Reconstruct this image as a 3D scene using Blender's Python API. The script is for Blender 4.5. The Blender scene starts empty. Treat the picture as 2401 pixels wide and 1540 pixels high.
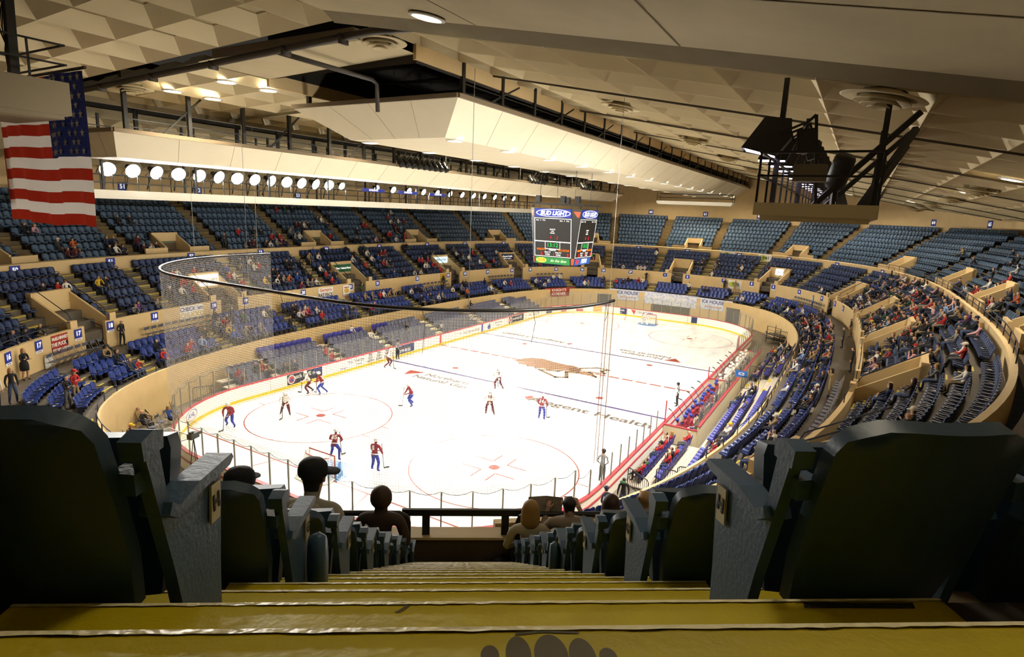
import bpy, math, random
import numpy as np
from mathutils import Vector, Matrix
random.seed(7)
PI = math.pi
S = bpy.context.scene
COL = S.collection
# ---------------------------------------------------------------- camera
CAM = np.array([22.1008, -46.3377, 13.7348])
YAW, PITCH, ROLL, FPX = -.525, -.2002, .0428, 1376.0736
def _axes():
    cy, sy = math.cos(YAW), math.sin(YAW)
    f = np.array([sy*math.cos(PITCH), cy*math.cos(PITCH), math.sin(PITCH)])
    r = np.array([cy, -sy, 0.]); u = np.cross(r, f)
    c, s = math.cos(ROLL), math.sin(ROLL)
    return c*r+s*u, c*u-s*r, f
CR, CU, CF = _axes()
cam_data = bpy.data.cameras.new('camera'); cam = bpy.data.objects.new('camera', cam_data); COL.objects.link(cam)
cam_data.sensor_width = 36.; cam_data.lens = FPX*36/2401; cam_data.clip_start = .05; cam_data.clip_end = 400
cam.matrix_world = Matrix(((CR[0], CU[0], -CF[0], CAM[0]), (CR[1], CU[1], -CF[1], CAM[1]), (CR[2], CU[2], -CF[2], CAM[2]), (0, 0, 0, 1)))
S.camera = cam
def pix(P):
    V = np.atleast_2d(np.asarray(P, float))-CAM; w = V@CF
    return np.stack([1200.5+FPX*(V@CR)/w, 770-FPX*(V@CU)/w, w], 1)
# ---------------------------------------------------------------- world, exposure
W = bpy.data.worlds.new('world'); S.world = W; W.use_nodes = True
W.node_tree.nodes['Background'].inputs[0].default_value = (1, .9, .75, 1)
W.node_tree.nodes['Background'].inputs[1].default_value = .02
S.view_settings.view_transform = 'Standard'; S.view_settings.look = 'None'
S.view_settings.exposure = .75; S.view_settings.gamma = 1.; S.view_settings.use_curve_mapping = False
cy = S.cycles
cy.max_bounces = 5; cy.diffuse_bounces = 3; cy.glossy_bounces = 2; cy.transmission_bounces = 1; cy.transparent_max_bounces = 12; cy.adaptive_threshold = .06; cy.use_light_tree = False
cy.sample_clamp_indirect = 4.; cy.caustics_reflective = False; cy.caustics_refractive = False
def spot(loc, aim, watts, size, blend=.6, rad=.25, col=(1, .96, .88)):
    l = bpy.data.lights.new('flood_beam', 'SPOT'); l.energy = watts; l.spot_size = size; l.spot_blend = blend
    l.shadow_soft_size = rad; l.color = col
    o = bpy.data.objects.new('flood_beam', l); COL.objects.link(o)
    o.location = loc; o.rotation_euler = (Vector(aim)-Vector(loc)).to_track_quat('-Z', 'Y').to_euler()
    return o
FLOODW, RFLOODW, CANW = 2000, 2000, 400
FL_L = [(-19.2, -26.5+i*1.5+(0 if i < 14 else 3.+(i-14)*.9), 15.15) for i in range(26)]      # lamps along the catwalk over the left stand
FL_R = [(19.7, -28.6+i*2.05, 15.6) for i in range(16)]                                        # lamps along the catwalk over the benches
for i, p in enumerate(FL_L):
    if i % 4 == 1: spot((p[0]+.35, p[1], p[2]-.2), (-2+(i % 3)*3, p[1]*.88, 0), FLOODW*2.2, 2.15, .45)
for i, p in enumerate(FL_R):
    if i % 4 == 1: spot((p[0]-.35, p[1], p[2]-.25), (2-(i % 3)*3, p[1]*.9, 0), RFLOODW*2.2, 2.15, .45)
CAN_L = [(x, y) for x in (-1.6, 2.6) for y in np.arange(-20.5, 58, 5.2)]                       # downlights in the hung canopy
for k, (x, y) in enumerate(CAN_L):
    if k % 4 == 1: spot((x, y, 16.8), (x, y, 0), CANW*4, 2.3, .8, .2, (1, .82, .55))
CEIL_L = [(-5.63, -27.3), (-5.43, -25.07), (-10.06, -25.14), (-10.08, -27.37), (-10.5, -14.), (-5.6, -14.), (-10.5, -2.), (-5.6, -2.), (-10.5, 12.), (-5.6, 12.), (-10.5, 26.), (-5.6, 26.)]
for x, y in CEIL_L: spot((x, y, 19.1+.04*x), (x, y, 0), 900, 2.4, .8, .2, (1, .85, .62))
# warm fill spots added under the roof to brighten the stands
HOUSE = [(-28, -14, 18.3), (-28, 4, 18.3), (-28, 22, 18.3), (-20, 38, 18.4), (-6, 46, 18.4), (9, 46, 18.2), (20, 40, 17.2), (26, 28, 16.1), (27.5, 14, 15.8), (27.5, 1, 15.8), (27.5, -12, 15.8)]
for p in HOUSE: spot(p, (p[0], p[1], 0), 1250 if p[0] > 22 else 1900, 2.7, .6, .2, (1, .86, .66))
# lamps in the soffit over the near stand
SOFL = [(10.95, -32.5, 18.6), (14., -40.5, 18.0), (21.5, -43.5, 16.6), (25., -38., 16.)]
for k, p in enumerate(SOFL): spot(p, (p[0]+.3, p[1], 0), 230 if k == 0 else 90, 2.5, .6, .3, (1, .88, .66))
# ---------------------------------------------------------------- helpers
def rgb(c):
    if isinstance(c, str):
        c = tuple(int(c[i:i+2], 16)/255 for i in (0, 2, 4))
        c = tuple(v/12.92 if v < .04045 else ((v+.055)/1.055)**2.4 for v in c)
    return (*c, 1.)
MATS = {}
def mat(name, c, rough=.6, metal=0., var=0., scale=6., bump=0., bscale=None, emit=0., spec=.5, c2=None):
    """plain principled surface; var mixes in a darker noise tone of the surface itself, bump roughens it"""
    if name in MATS: return MATS[name]
    m = bpy.data.materials.new(name); m.use_nodes = True; nt = m.node_tree; b = nt.nodes['Principled BSDF']
    b.inputs['Base Color'].default_value = rgb(c); b.inputs['Roughness'].default_value = rough; b.inputs['Metallic'].default_value = metal
    b.inputs['Specular IOR Level'].default_value = spec
    if emit: b.inputs['Emission Color'].default_value = rgb(c); b.inputs['Emission Strength'].default_value = emit
    if var or bump:
        t = nt.nodes.new('ShaderNodeTexCoord'); n = nt.nodes.new('ShaderNodeTexNoise'); n.inputs['Scale'].default_value = scale; n.inputs['Detail'].default_value = 5
        nt.links.new(t.outputs['Object'], n.inputs['Vector'])
        if var:
            r = nt.nodes.new('ShaderNodeValToRGB'); r.color_ramp.elements[0].position = .3; r.color_ramp.elements[1].position = .7
            a = rgb(c); r.color_ramp.elements[1].color = a
            r.color_ramp.elements[0].color = rgb(c2) if c2 else (a[0]*(1-var), a[1]*(1-var), a[2]*(1-var), 1)
            nt.links.new(n.outputs['Fac'], r.inputs['Fac']); nt.links.new(r.outputs['Color'], b.inputs['Base Color'])
        if bump:
            n2 = n
            if bscale: n2 = nt.nodes.new('ShaderNodeTexNoise'); n2.inputs['Scale'].default_value = bscale; nt.links.new(t.outputs['Object'], n2.inputs['Vector'])
            k = nt.nodes.new('ShaderNodeBump'); k.inputs['Strength'].default_value = bump; k.inputs['Distance'].default_value = .02
            nt.links.new(n2.outputs['Fac'], k.inputs['Height']); nt.links.new(k.outputs['Normal'], b.inputs['Normal'])
    MATS[name] = m; return m
def glow(name, c, st):
    if name in MATS: return MATS[name]
    m = bpy.data.materials.new(name); m.use_nodes = True; nt = m.node_tree; nt.nodes.clear()
    e = nt.nodes.new('ShaderNodeEmission'); e.inputs[0].default_value = rgb(c); e.inputs[1].default_value = st
    o = nt.nodes.new('ShaderNodeOutputMaterial'); nt.links.new(e.outputs[0], o.inputs[0]); MATS[name] = m; return m
class MB:
    def __init__(s): s.v = []; s.f = []; s.m = []; s.n = 0
    def add(s, v, f, mi=0):
        v = [tuple(p) for p in v]; s.v += v; s.f += [tuple(i+s.n for i in q) for q in f]; s.m += [mi]*len(f) if isinstance(mi, int) else list(mi); s.n += len(v); return s
    def box(s, c, d, mi=0, M=None, tz=0.):
        """box of size d centred at c; M turns it; tz narrows the top"""
        v = []
        for z in (-.5, .5):
            k = 1-tz if z > 0 else 1
            for x, y in ((-.5, -.5), (.5, -.5), (.5, .5), (-.5, .5)):
                p = Vector((x*d[0]*k, y*d[1]*k, z*d[2]))
                v.append(tuple((M@p if M is not None else p)+Vector(c)))
        return s.add(v, [(3, 2, 1, 0), (4, 5, 6, 7), (0, 1, 5, 4), (1, 2, 6, 5), (2, 3, 7, 6), (3, 0, 4, 7)], mi)
    def bar(s, a, b, w, h=None, mi=0):
        """square bar from a to b"""
        a, b = Vector(a), Vector(b); h = h or w; d = b-a; L = d.length; d = d/L
        up = Vector((0, 0, 1)) if abs(d.z) < .95 else Vector((0, 1, 0))
        x = d.cross(up).normalized(); y = x.cross(d)
        v = [p+x*i*w/2+y*j*h/2 for p in (a, b) for i, j in ((-1, -1), (1, -1), (1, 1), (-1, 1))]
        return s.add(v, [(3, 2, 1, 0), (4, 5, 6, 7), (0, 1, 5, 4), (1, 2, 6, 5), (2, 3, 7, 6), (3, 0, 4, 7)], mi)
    def tube(s, pts, r, n=8, mi=0, closed=False):
        pts = [Vector(p) for p in pts]; N = len(pts); rr = r if isinstance(r, (list, tuple)) else [r]*N; v = []; px = None
        for i, p in enumerate(pts):
            a = pts[(i-1) % N] if (i > 0 or closed) else p; b = pts[(i+1) % N] if (i < N-1 or closed) else p
            d = (b-a).normalized()
            if px is None: px = d.cross(Vector((0, 0, 1)) if abs(d.z) < .9 else Vector((1, 0, 0))).normalized()
            x = (px-d*px.dot(d)).normalized(); px = x; y = d.cross(x)
            v += [p+x*rr[i]*math.cos(2*PI*k/n)+y*rr[i]*math.sin(2*PI*k/n) for k in range(n)]
        f = [(i*n+k, i*n+(k+1) % n, ((i+1) % N)*n+(k+1) % n, ((i+1) % N)*n+k) for i in range(N if closed else N-1) for k in range(n)]
        if not closed: f += [tuple(range(n))[::-1], tuple((N-1)*n+k for k in range(n))]
        return s.add(v, f, mi)
    def lathe(s, prof, c=(0, 0, 0), n=24, mi=0, M=None):
        v = [Vector((r*math.cos(2*PI*k/n), r*math.sin(2*PI*k/n), z)) for r, z in prof for k in range(n)]
        v = [(M@p if M is not None else p)+Vector(c) for p in v]
        return s.add(v, [(i*n+k, i*n+(k+1) % n, (i+1)*n+(k+1) % n, (i+1)*n+k) for i in range(len(prof)-1) for k in range(n)], mi)
    def ball(s, c, r, n=12, k=8, mi=0, M=None):
        r = r if isinstance(r, (list, tuple)) else (r, r, r)
        v = []; 
        for i in range(k+1):
            t = PI*i/k
            for j in range(n): 
                p = Vector((r[0]*math.sin(t)*math.cos(2*PI*j/n), r[1]*math.sin(t)*math.sin(2*PI*j/n), r[2]*math.cos(t)))
                v.append((M@p if M is not None else p)+Vector(c))
        return s.add(v, [(i*n+j, (i+1)*n+j, (i+1)*n+(j+1) % n, i*n+(j+1) % n) for i in range(k) for j in range(n)], mi)
    def prism(s, poly, t, M, mi=0):
        """2-D outline (x, y) given thickness t (along local z, centred) and placed by matrix M"""
        n = len(poly); v = [M@Vector((x, y, z)) for z in (-t/2, t/2) for x, y in poly]
        return s.add(v, [tuple(range(n))[::-1], tuple(range(n, 2*n))]+[(i, (i+1) % n, n+(i+1) % n, n+i) for i in range(n)], mi)
    def grid(s, rows, mi=0, closed=False):
        n = len(rows[0]); v = [p for r in rows for p in r]
        return s.add(v, [(i*n+j, i*n+(j+1) % n, (i+1)*n+(j+1) % n, (i+1)*n+j) for i in range(len(rows)-1) for j in range(n if closed else n-1)], mi)
    def mesh(s, name, mats, smooth=False):
        me = bpy.data.meshes.new(name); me.from_pydata(s.v, [], s.f)
        for m in (mats if isinstance(mats, (list, tuple)) else [mats]): me.materials.append(m)
        if any(s.m): me.polygons.foreach_set('material_index', s.m)
        if smooth: me.polygons.foreach_set('use_smooth', [True]*len(me.polygons))
        me.update(); return me
    def ob(s, name, mats, parent=None, smooth=False, kind=None, loc=None, rz=0.):
        o = bpy.data.objects.new(name, s.mesh(name, mats, smooth)); COL.objects.link(o)
        if parent: o.parent = parent
        if kind: o['kind'] = kind
        if loc is not None: o.location = loc
        if rz: o.rotation_euler.z = rz
        return o
def tag(o, label, cat, group=None, kind=None):
    o['label'] = label; o['category'] = cat
    if group: o['group'] = group
    if kind: o['kind'] = kind
    return o
def empty(name, loc=(0, 0, 0), rz=0., label=None, cat=None, group=None):
    o = bpy.data.objects.new(name, None); COL.objects.link(o); o.location = loc; o.rotation_euler.z = rz; o.empty_display_size = .1
    if label: tag(o, label, cat, group)
    return o
def copy_tree(o, parent=None):
    c = o.copy(); COL.objects.link(c)
    if parent is not None: c.parent = parent
    for ch in list(o.children): copy_tree(ch, c)
    return c
def put(name, me, loc, rz, parent=None, M=None):
    o = bpy.data.objects.new(name, me); COL.objects.link(o)
    if parent: o.parent = parent
    o.location = loc; o.rotation_euler.z = rz
    return o
def text(name, body, size, M, m, parent=None, ext=.004, bold=0., sx=1., align='CENTER', shear=0.):
    c = bpy.data.curves.new(name, 'FONT'); c.body = body; c.size = size; c.align_x = align; c.align_y = 'CENTER'; c.extrude = ext; c.offset = bold; c.shear = shear
    c.resolution_u = 3; c.materials.append(m); o = bpy.data.objects.new(name, c); COL.objects.link(o)
    o.matrix_world = M@Matrix.Diagonal((sx, 1, 1, 1))
    if parent: o.parent = parent
    return o
def frame(o, x, z=(0, 0, 1)):
    """matrix whose local x runs along x, local y along z, local z out of the face"""
    x = Vector(x).normalized(); z = Vector(z); z = (z-x*z.dot(x)).normalized(); n = x.cross(z)
    M = Matrix((x, z, n)).transposed().to_4x4(); M.translation = Vector(o); return M
ORD = 'first second third fourth fifth sixth seventh eighth ninth tenth eleventh twelfth thirteenth fourteenth fifteenth sixteenth seventeenth eighteenth nineteenth twentieth twenty-first twenty-second twenty-third twenty-fourth twenty-fifth twenty-sixth twenty-seventh twenty-eighth twenty-ninth thirtieth'.split()
ONES = 'zero one two three four five six seven eight nine ten eleven twelve thirteen fourteen fifteen sixteen seventeen eighteen nineteen'.split()
def numw(n):
    n = int(n); return ONES[n] if n < 20 else ['twenty', 'thirty', 'forty', 'fifty', 'sixty'][n//10-2]+('-'+ONES[n % 10] if n % 10 else '')
def ordw(i): return ORD[i] if i < len(ORD) else '%dth' % (i+1)
# ---------------------------------------------------------------- the bowl's plan: one base curve, pushed out or in
BA, BB, BN, BY = 23.0, 39.5, 2.9, 1.0
_t = np.linspace(0, 2*np.pi, 8001)
def _sp(v, p): return np.sign(v)*np.abs(v)**p
_x = BA*_sp(np.cos(_t), 2/BN); _y = BY+BB*_sp(np.sin(_t), 2/BN)
_s = np.concatenate([[0], np.cumsum(np.hypot(np.diff(_x), np.diff(_y)))]); PER = _s[-1]
def bp(u, d=0.):
    """point at arc length u of the base curve (0 on the benches' side, counter-clockwise), pushed outwards by d: x, y, normal"""
    e = .6; g = lambda w: (np.interp(np.mod(w, PER), _s, _x), np.interp(np.mod(w, PER), _s, _y))
    x, y = g(u); x1, y1 = g(np.asarray(u)+e); x0, y0 = g(np.asarray(u)-e)
    tx, ty = x1-x0, y1-y0; l = np.hypot(tx, ty); nx, ny = ty/l, -tx/l
    return np.stack([x+nx*d, y+ny*d, nx, ny], -1)
def face(u): n = bp(u); return math.atan2(n[2], -n[3])       # turn that faces local +y towards the ice
def sweep(mb, prof, u0, u1, step=1., mi=0, cap=True, mis=None):
    """profile of (d, z) points carried along the bowl from u0 to u1"""
    n = max(1, int(math.ceil(abs(u1-u0)/step))); rows = []
    for u in np.linspace(u0, u1, n+1):
        q = bp(u); rows.append([(q[0]+q[2]*d, q[1]+q[3]*d, z) for d, z in prof])
    mb.grid(rows, 0)
    if mis: k = len(prof)-1; mb.m[-k*n:] = list(mis)*n
    if cap: 
        b = mb.n-len(prof)*(n+1); k = len(prof)
        mb.f += [tuple(b+i for i in range(k)), tuple(b+n*k+i for i in range(k))[::-1]]; mb.m += [0, 0]
    return mb
U0, U1 = -38., 157.                       # the stretch of the bowl that can be seen
SGN1 = [('15', 148.), ('16', 142.9), ('17', 140.2), ('17', 137), ('18', 134.4), ('18', 130.7), ('19', 125.3), ('19', 122.1), ('20', 115.6), ('21', 109.4), ('21', 105.4), ('22', 98.7), ('23', 92.9), ('23', 89.6), ('24', 85.1), ('24', 80.3), ('25', 76.8), ('25', 72.2), ('26', 67.9), ('26', 64.6), ('27', 60.5), ('1', 55.3), ('2', 52), ('2', 46.8), ('3', 42.8), ('3', 39.5), ('4', 34.9), ('4', 29.6), ('5', 25.4), ('6', 21.9)]
SGN2 = [('50', 135.3), ('51', 129.2), ('52', 122.7), ('53', 115.8), ('54', 107.6), ('55', 99.4), ('56', 91.1), ('57', 84.4), ('58', 77.8), ('61', 65.9), ('62', 60.3), ('63', 53.7), ('64', 46.8), ('65', 41.3), ('66', 35.7), ('67', 28.5), ('68', 20.), ('69', 12.5)]
VOM2 = [148.9, 135.6, 123.7, 108., 91.4, 79., 66.3, 53.5, 40.8, 27., 15., 1.5, -12.5, -26.]       # doorways through the wall under the middle tier
VOM3 = [149., 135.8, 123.3, 107.4, 91.5, 77.9, 65.8, 53.3, 41.3, 28.2, 14.3, 1.5, -11.]
AIS3 = [148., 140., 133.2, 126.6, 118.9, 110.9, 103., 96.8, 88.5, 80.9, 74.2, 69., 63.3, 57.7, 50.3, 43.7, 38.5, 31.5, 21.6, 13., 4.5, -4., -13., -21., -29.]
AIS2 = [149.5, 142.6, 138.2, 132.6, 128.5, 120., 112., 103.6, 96.5, 88.6, 83.3, 76.6, 70., 63.8, 57., 49.8, 43.7, 36.9, 30.5, 21.5, 10., -3., -15., -26.]
AIS1 = [148., 141., 135.8, 127.9, 119.6, 111.2, 103.1, 94.5, 86.6, 78.9, 71.3, 63.6, 56.5, 50.3, 43.9, 38., 31., 24.5, 12., 0., -12., -22.]
ZW, ZWT = 3.7, 5.5                        # walkway, top of the wall behind it
T1 = dict(n=4, d0=-1.05, dd=-.9, z=3.7, dz=-.35, ais=AIS1, vom=[])            # rows run down towards the ice
T2 = dict(n=6, d0=.45, dd=.85, z=4.95, dz=.55, ais=AIS2, vom=VOM2)
T3 = dict(n=9, d0=6.25, dd=.86, z=8.45, dz=.55, ais=AIS3, vom=VOM3)
# the aisle the camera stands in
TH = -.6; AF = np.array([math.sin(TH), math.cos(TH), 0]); AL = np.array([math.cos(TH), -math.sin(TH), 0])
def ap(d, l, z): p = CAM+AF*d+AL*l; return Vector((p[0], p[1], z))
# ---------------------------------------------------------------- surfaces of the place
M_beige = mat('cream_wall_paint', 'D9BD8A', .75, var=.08, scale=1.2, bump=.1, bscale=14)
M_conc = mat('dark_concrete', '5E564A', .8, var=.25, scale=2.5, bump=.2, bscale=30)
M_conc3 = mat('brown_concrete', '6B5A40', .8, var=.25, scale=2.5)
M_floor = mat('grey_concrete_floor', '7F7768', .7, var=.25, scale=1.)
M_yel = mat('yellow_step_paint', 'C9B436', .55, var=.15, scale=8)
M_dark = mat('black_steel', '17150F', .5)
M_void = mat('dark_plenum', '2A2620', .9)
M_ceil = mat('cream_ceiling_paint', 'CDBD97', .85, var=.06, scale=.6)
M_ceilp = mat('stippled_acoustic_panel', 'B5A57F', .95, var=.3, scale=40)
M_soff = mat('stained_soffit_board', 'C4B490', .85, var=.22, scale=.35, bump=.15, bscale=3)
M_navyrail = mat('dark_blue_rail_paint', '1D2338', .45)
M_green = mat('grey_green_passage_paint', '7A8468', .8)
M_white = mat('white_enamel', 'F2F0EA', .35)
M_whitep = mat('white_paper', 'F4F2EC', .8)
M_blue = mat('sign_blue', '27379B', .5)
# ---------------------------------------------------------------- ground, ice
g = MB(); g.box((0, 0, -.26), (110, 140, .5)); g.ob('floor', M_floor, kind='structure')
RX, RY, RR = 13.0, 30.5, 8.5
def rink(off=0., n=14, z=0.):
    """rink outline, counter-clockwise from the +x side, offset outwards"""
    p = []
    for cx, cy_, a in ((RX-RR, RY-RR, 0), (-RX+RR, RY-RR, 90), (-RX+RR, -RY+RR, 180), (RX-RR, -RY+RR, 270)):
        for k in range(n+1):
            t = math.radians(a+90*k/n); p.append((cx+(RR+off)*math.cos(t), cy_+(RR+off)*math.sin(t), z))
    return p
m = mat('ice', 'F3F6F8', .12, spec=.5); b = m.node_tree.nodes['Principled BSDF']
nt = m.node_tree; tc = nt.nodes.new('ShaderNodeTexCoord'); mp = nt.nodes.new('ShaderNodeMapping'); mp.inputs['Scale'].default_value = (.9, .25, 1)
nz = nt.nodes.new('ShaderNodeTexNoise'); nz.inputs['Scale'].default_value = 1.1; nz.inputs['Detail'].default_value = 8; nz.inputs['Roughness'].default_value = .65
cr = nt.nodes.new('ShaderNodeValToRGB'); cr.color_ramp.elements[0].position = .38; cr.color_ramp.elements[0].color = rgb('DCE3E8'); cr.color_ramp.elements[1].position = .56; cr.color_ramp.elements[1].color = rgb('F6F8F9')
nt.links.new(tc.outputs['Object'], mp.inputs['Vector']); nt.links.new(mp.outputs[0], nz.inputs['Vector']); nt.links.new(nz.outputs['Fac'], cr.inputs['Fac']); nt.links.new(cr.outputs[0], b.inputs['Base Color'])
r2 = nt.nodes.new('ShaderNodeMapRange'); r2.inputs[3].default_value = .28; r2.inputs[4].default_value = .14; nt.links.new(nz.outputs['Fac'], r2.inputs[0]); nt.links.new(r2.outputs[0], b.inputs['Roughness'])
g = MB(); o = rink(0, z=.03); g.add(o+[(x, y, -.01) for x, y, z in o], [tuple(range(len(o)))]+[(i, i-1, len(o)+i-1, len(o)+i) for i in range(len(o))])
ice = g.ob('ice_sheet', m, kind='structure')
ZI = .034
M_red = mat('rink_red_paint', '94372A', .3); M_bl = mat('rink_blue_paint', '463A72', .3); M_crease = mat('crease_blue_paint', '4E86C4', .3); M_gline = mat('thin_grey_blue_line', '5C6070', .3)
M_mark = mat('floor_logo_ink', '5A5048', .4); M_gold = mat('floor_logo_gold', '6E5224', .4); M_logod = mat('floor_logo_brown', '86603F', .4)
def flat(name, polys, m, z=ZI):
    g = MB()
    for p in polys: g.add([(x, y, z) for x, y in p], [tuple(range(len(p)))])
    o = g.ob(name, m, ice); return o
def rect(x0, y0, x1, y1): return [(x0, y0), (x1, y0), (x1, y1), (x0, y1)]
def ring(cx, cy_, r, w, a0=0, a1=360, n=64):
    P = []
    for i in range(n):
        t0, t1 = (math.radians(a0+(a1-a0)*(i+k)/n) for k in (0, 1))
        P.append([(cx+(r-w/2)*math.cos(t0), cy_+(r-w/2)*math.sin(t0)), (cx+(r+w/2)*math.cos(t0), cy_+(r+w/2)*math.sin(t0)), (cx+(r+w/2)*math.cos(t1), cy_+(r+w/2)*math.sin(t1)), (cx+(r-w/2)*math.cos(t1), cy_+(r-w/2)*math.sin(t1))])
    return P
for y in (-7.62, 7.62): flat('blue_line', [rect(-12.95, y-.15, 12.95, y+.15)], M_bl)
flat('centre_line', [rect(-12.95+i*.6, -.15, -12.95+i*.6+(.36 if i % 2 else .6), .15) for i in range(43)], M_red)
gw = RX-RR+math.sqrt(RR**2-(27.1-(RY-RR))**2)
for y in (-27.1, 27.1): flat('goal_line', [rect(-gw, y-.05, gw, y+.05)], M_red)
for sx in (-1, 1):
    for sy in (-1, 1):
        cx, cy_ = 6.7*sx, 21.03*sy
        P = ring(cx, cy_, 4.57, .07)
        for a in (-1, 1):
            for b_ in (-1, 1):
                P.append(rect(cx+a*.45, cy_+b_*.62-.04, cx+a*1.65, cy_+b_*.62+.04)); P.append(rect(cx+a*.45-.04, cy_+b_*.62, cx+a*.45+.04, cy_+b_*1.6))
                P.append(rect(cx+a*4.55, cy_+b_*.85-.03, cx+a*5.15, cy_+b_*.85+.03))
        flat('faceoff_circle', P, M_red); flat('faceoff_spot', ring(cx, cy_, .15, .3, n=20), M_red)
        flat('faceoff_spot', ring(cx, 6.1*sy, .15, .3, n=20), M_red)
flat('centre_circle', ring(0, 0, 4.57, .06), M_gline); flat('referee_crease', ring(-12.9, 0, 3.05, .06, -80, 80, 24), M_red)
for sy in (-1, 1):
    y = 27.05*sy
    A = [(1.22*k, y) for k in (-1, 1)]; arc = [(1.83*math.cos(t), y-sy*1.83*math.sin(t)) for t in np.linspace(math.acos(1.22/1.83), PI-math.acos(1.22/1.83), 14)]
    P = [A[1]]+arc+[A[0]]
    flat('goal_crease', [P if sy < 0 else P[::-1]], M_crease)
    for k in (-1, 1): flat('trapezoid_line', [[(3.35*k-.03, y+sy*.05), (3.35*k+.03, y+sy*.05), (4.27*k+.03, sy*30.4), (4.27*k-.03, sy*30.4)]], M_red)
# the big horse-and-lance emblem in the centre circle
def shp(pts): return [(-.1+x, y) for x, y in pts]
body = [(-3.9, -.5), (-3.4, .0), (-3.5, .6), (-2.9, 1.3), (-1.9, 1.55), (-.9, 1.25), (.6, 1.0), (1.2, 1.15), (2.0, .75), (2.5, .0), (2.2, -.6), (1.2, -.7), (.6, -.9), (.1, -1.5), (-.5, -1.15), (-1.0, -1.7), (-1.4, -1.2), (-1.9, -1.6), (-2.2, -1.1), (-2.9, -1.35), (-3.1, -.8)]
flat('centre_emblem', [shp(body)], M_logod, ZI+.002); flat('centre_emblem_edge', [shp([(x*1.05, y*1.09+.02) for x, y in body])], M_gold)
arm = [(2.1, .8), (3.3, 2.0), (5.0-.6, 1.9), (4.0, 1.2), (4.5, .6), (3.3, .1), (4.3, -.9), (2.6, -.5), (1.6, -1.0), (2.4, -2.6), (1.6, -3.1), (-.6, -1.9), (.9, -1.3), (1.3, -.4)]
flat('emblem_stripe', [shp([(1.2+.12*i, .6-.33*i), (3.6-.2*i, .7-.3*i), (3.6-.2*i, .58-.3*i), (1.2+.12*i, .48-.33*i)]) for i in range(7)], M_logod, ZI+.002)
def outline(P, w):
    Q = []
    for i in range(len(P)):
        a, b_ = Vector(P[i]), Vector(P[(i+1) % len(P)]); d = (b_-a).normalized(); n = Vector((-d.y, d.x))*w/2; a = a-d*w/2; b_ = b_+d*w/2
        Q.append([tuple(a-n), tuple(b_-n), tuple(b_+n), tuple(a+n)])
    return Q
flat('emblem_edge', outline(shp(arm), .32), M_gold, ZI+.001)
flat('emblem_patch', [shp([(2.2, -.9), (3.0, .1), (4.2, -.95)])], M_logod, ZI+.002)
def icetext(body, x, y, size, rz, m, sx=1.): return text('ice_lettering', body, size, Matrix.Translation((x, y, ZI))@Matrix.Rotation(rz, 4, 'Z'), m, ice, .0, .03, sx)
icetext('Alegent Health', 7.2, -9.6, 1.25, -.02, M_mark, 1.25)
flat('ice_emblem', [[(2.0, -9.3), (2.35, -8.75), (2.75, -9.2), (2.4, -9.8)]], M_red)
icetext('Northern\nNatural Gas', -5.3, -9.7, .95, 0, M_mark, 1.15); flat('ice_emblem', [[(-9.3, -9.0), (-7.7, -8.9), (-8.9, -10.3)]], M_red)
icetext('Northern\nNatural Gas', 4.9, 9.8, .95, PI, M_mark, 1.15); flat('ice_emblem', [[(8.9, 9.0), (7.2, 8.9), (8.0, 10.3)]], M_red)
icetext('Alegent Health', -7.5, 9.4, 1.1, PI, M_mark, 1.2); flat('ice_emblem', [[(-2.6, 9.3), (-2.9, 8.8), (-3.3, 9.2), (-2.95, 9.7)]], M_red)
# ---------------------------------------------------------------- concrete of the tiers
def terrace(name, T, m, u0, u1, extra=[], cut=0):
    P = []
    k = T['n']
    if T['dd'] > 0:
        P.append((T['d0']-.15, T['z']-.6)); 
        for i in range(k):
            P += [(T['d0']-.15+T['dd']*i, T['z']+T['dz']*i), (T['d0']-.15+T['dd']*(i+1), T['z']+T['dz']*i)]
        P += extra
    g = MB(); sweep(g, P, u0, u1, 1.2, cap=False); return g.ob(name, m, kind='structure')
P = [(.05, ZW), (-1.55, ZW)]
for i in range(3): P += [(-1.55-.9*i, 3.35-.35*i), (-1.55-.9*(i+1), 3.35-.35*i)]
P += [(-4.38, 2.65), (-4.38, 2.8), (-4.5, 2.8), (-4.5, -.01)]
g = MB(); sweep(g, P, U0, U1, 1.2, cap=False, mis=[0]*(len(P)-4)+[1]*3); g.ob('floor_lower_tier', [M_conc, M_beige], kind='structure')
terrace('floor_middle_tier', T2, M_conc, U0, U1, [(5.65, 8.0)])
terrace('floor_upper_tier', T3, M_conc3, U0, U1, [(14.1, 12.85), (14.2, 12.85)])
# wall behind the walkway, in lengths between the doorways
gaps = sorted((v-.85, v+.85) for v in VOM2); a = U0; segs = []
for g0, g1 in gaps: segs.append((a, g0)); a = g1
segs.append((a, U1)); k = 0
for a, b_ in segs:
    if b_-a < .5: continue
    k += 1; g = MB(); sweep(g, [(.0, ZW-.1), (.0, ZWT), (.22, ZWT), (.22, ZW-.1), (0., ZW-.1)], a, b_, 1.); g.ob('wall_walkway', M_beige, kind='structure')
# parapet in front of the upper tier and its ledge
g = MB(); sweep(g, [(5.55, 7.9), (5.5, 8.92), (5.72, 8.97), (5.75, 8.4), (5.75, 7.9), (5.55, 7.9)], U0, U1, 1.); g.ob('wall_parapet', M_beige, kind='structure')
g = MB(); sweep(g, [(14.2, 10.), (14.2, 21.)], U0, U1+6, 2., cap=False); g.ob('wall_outer', M_beige, kind='structure')
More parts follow.
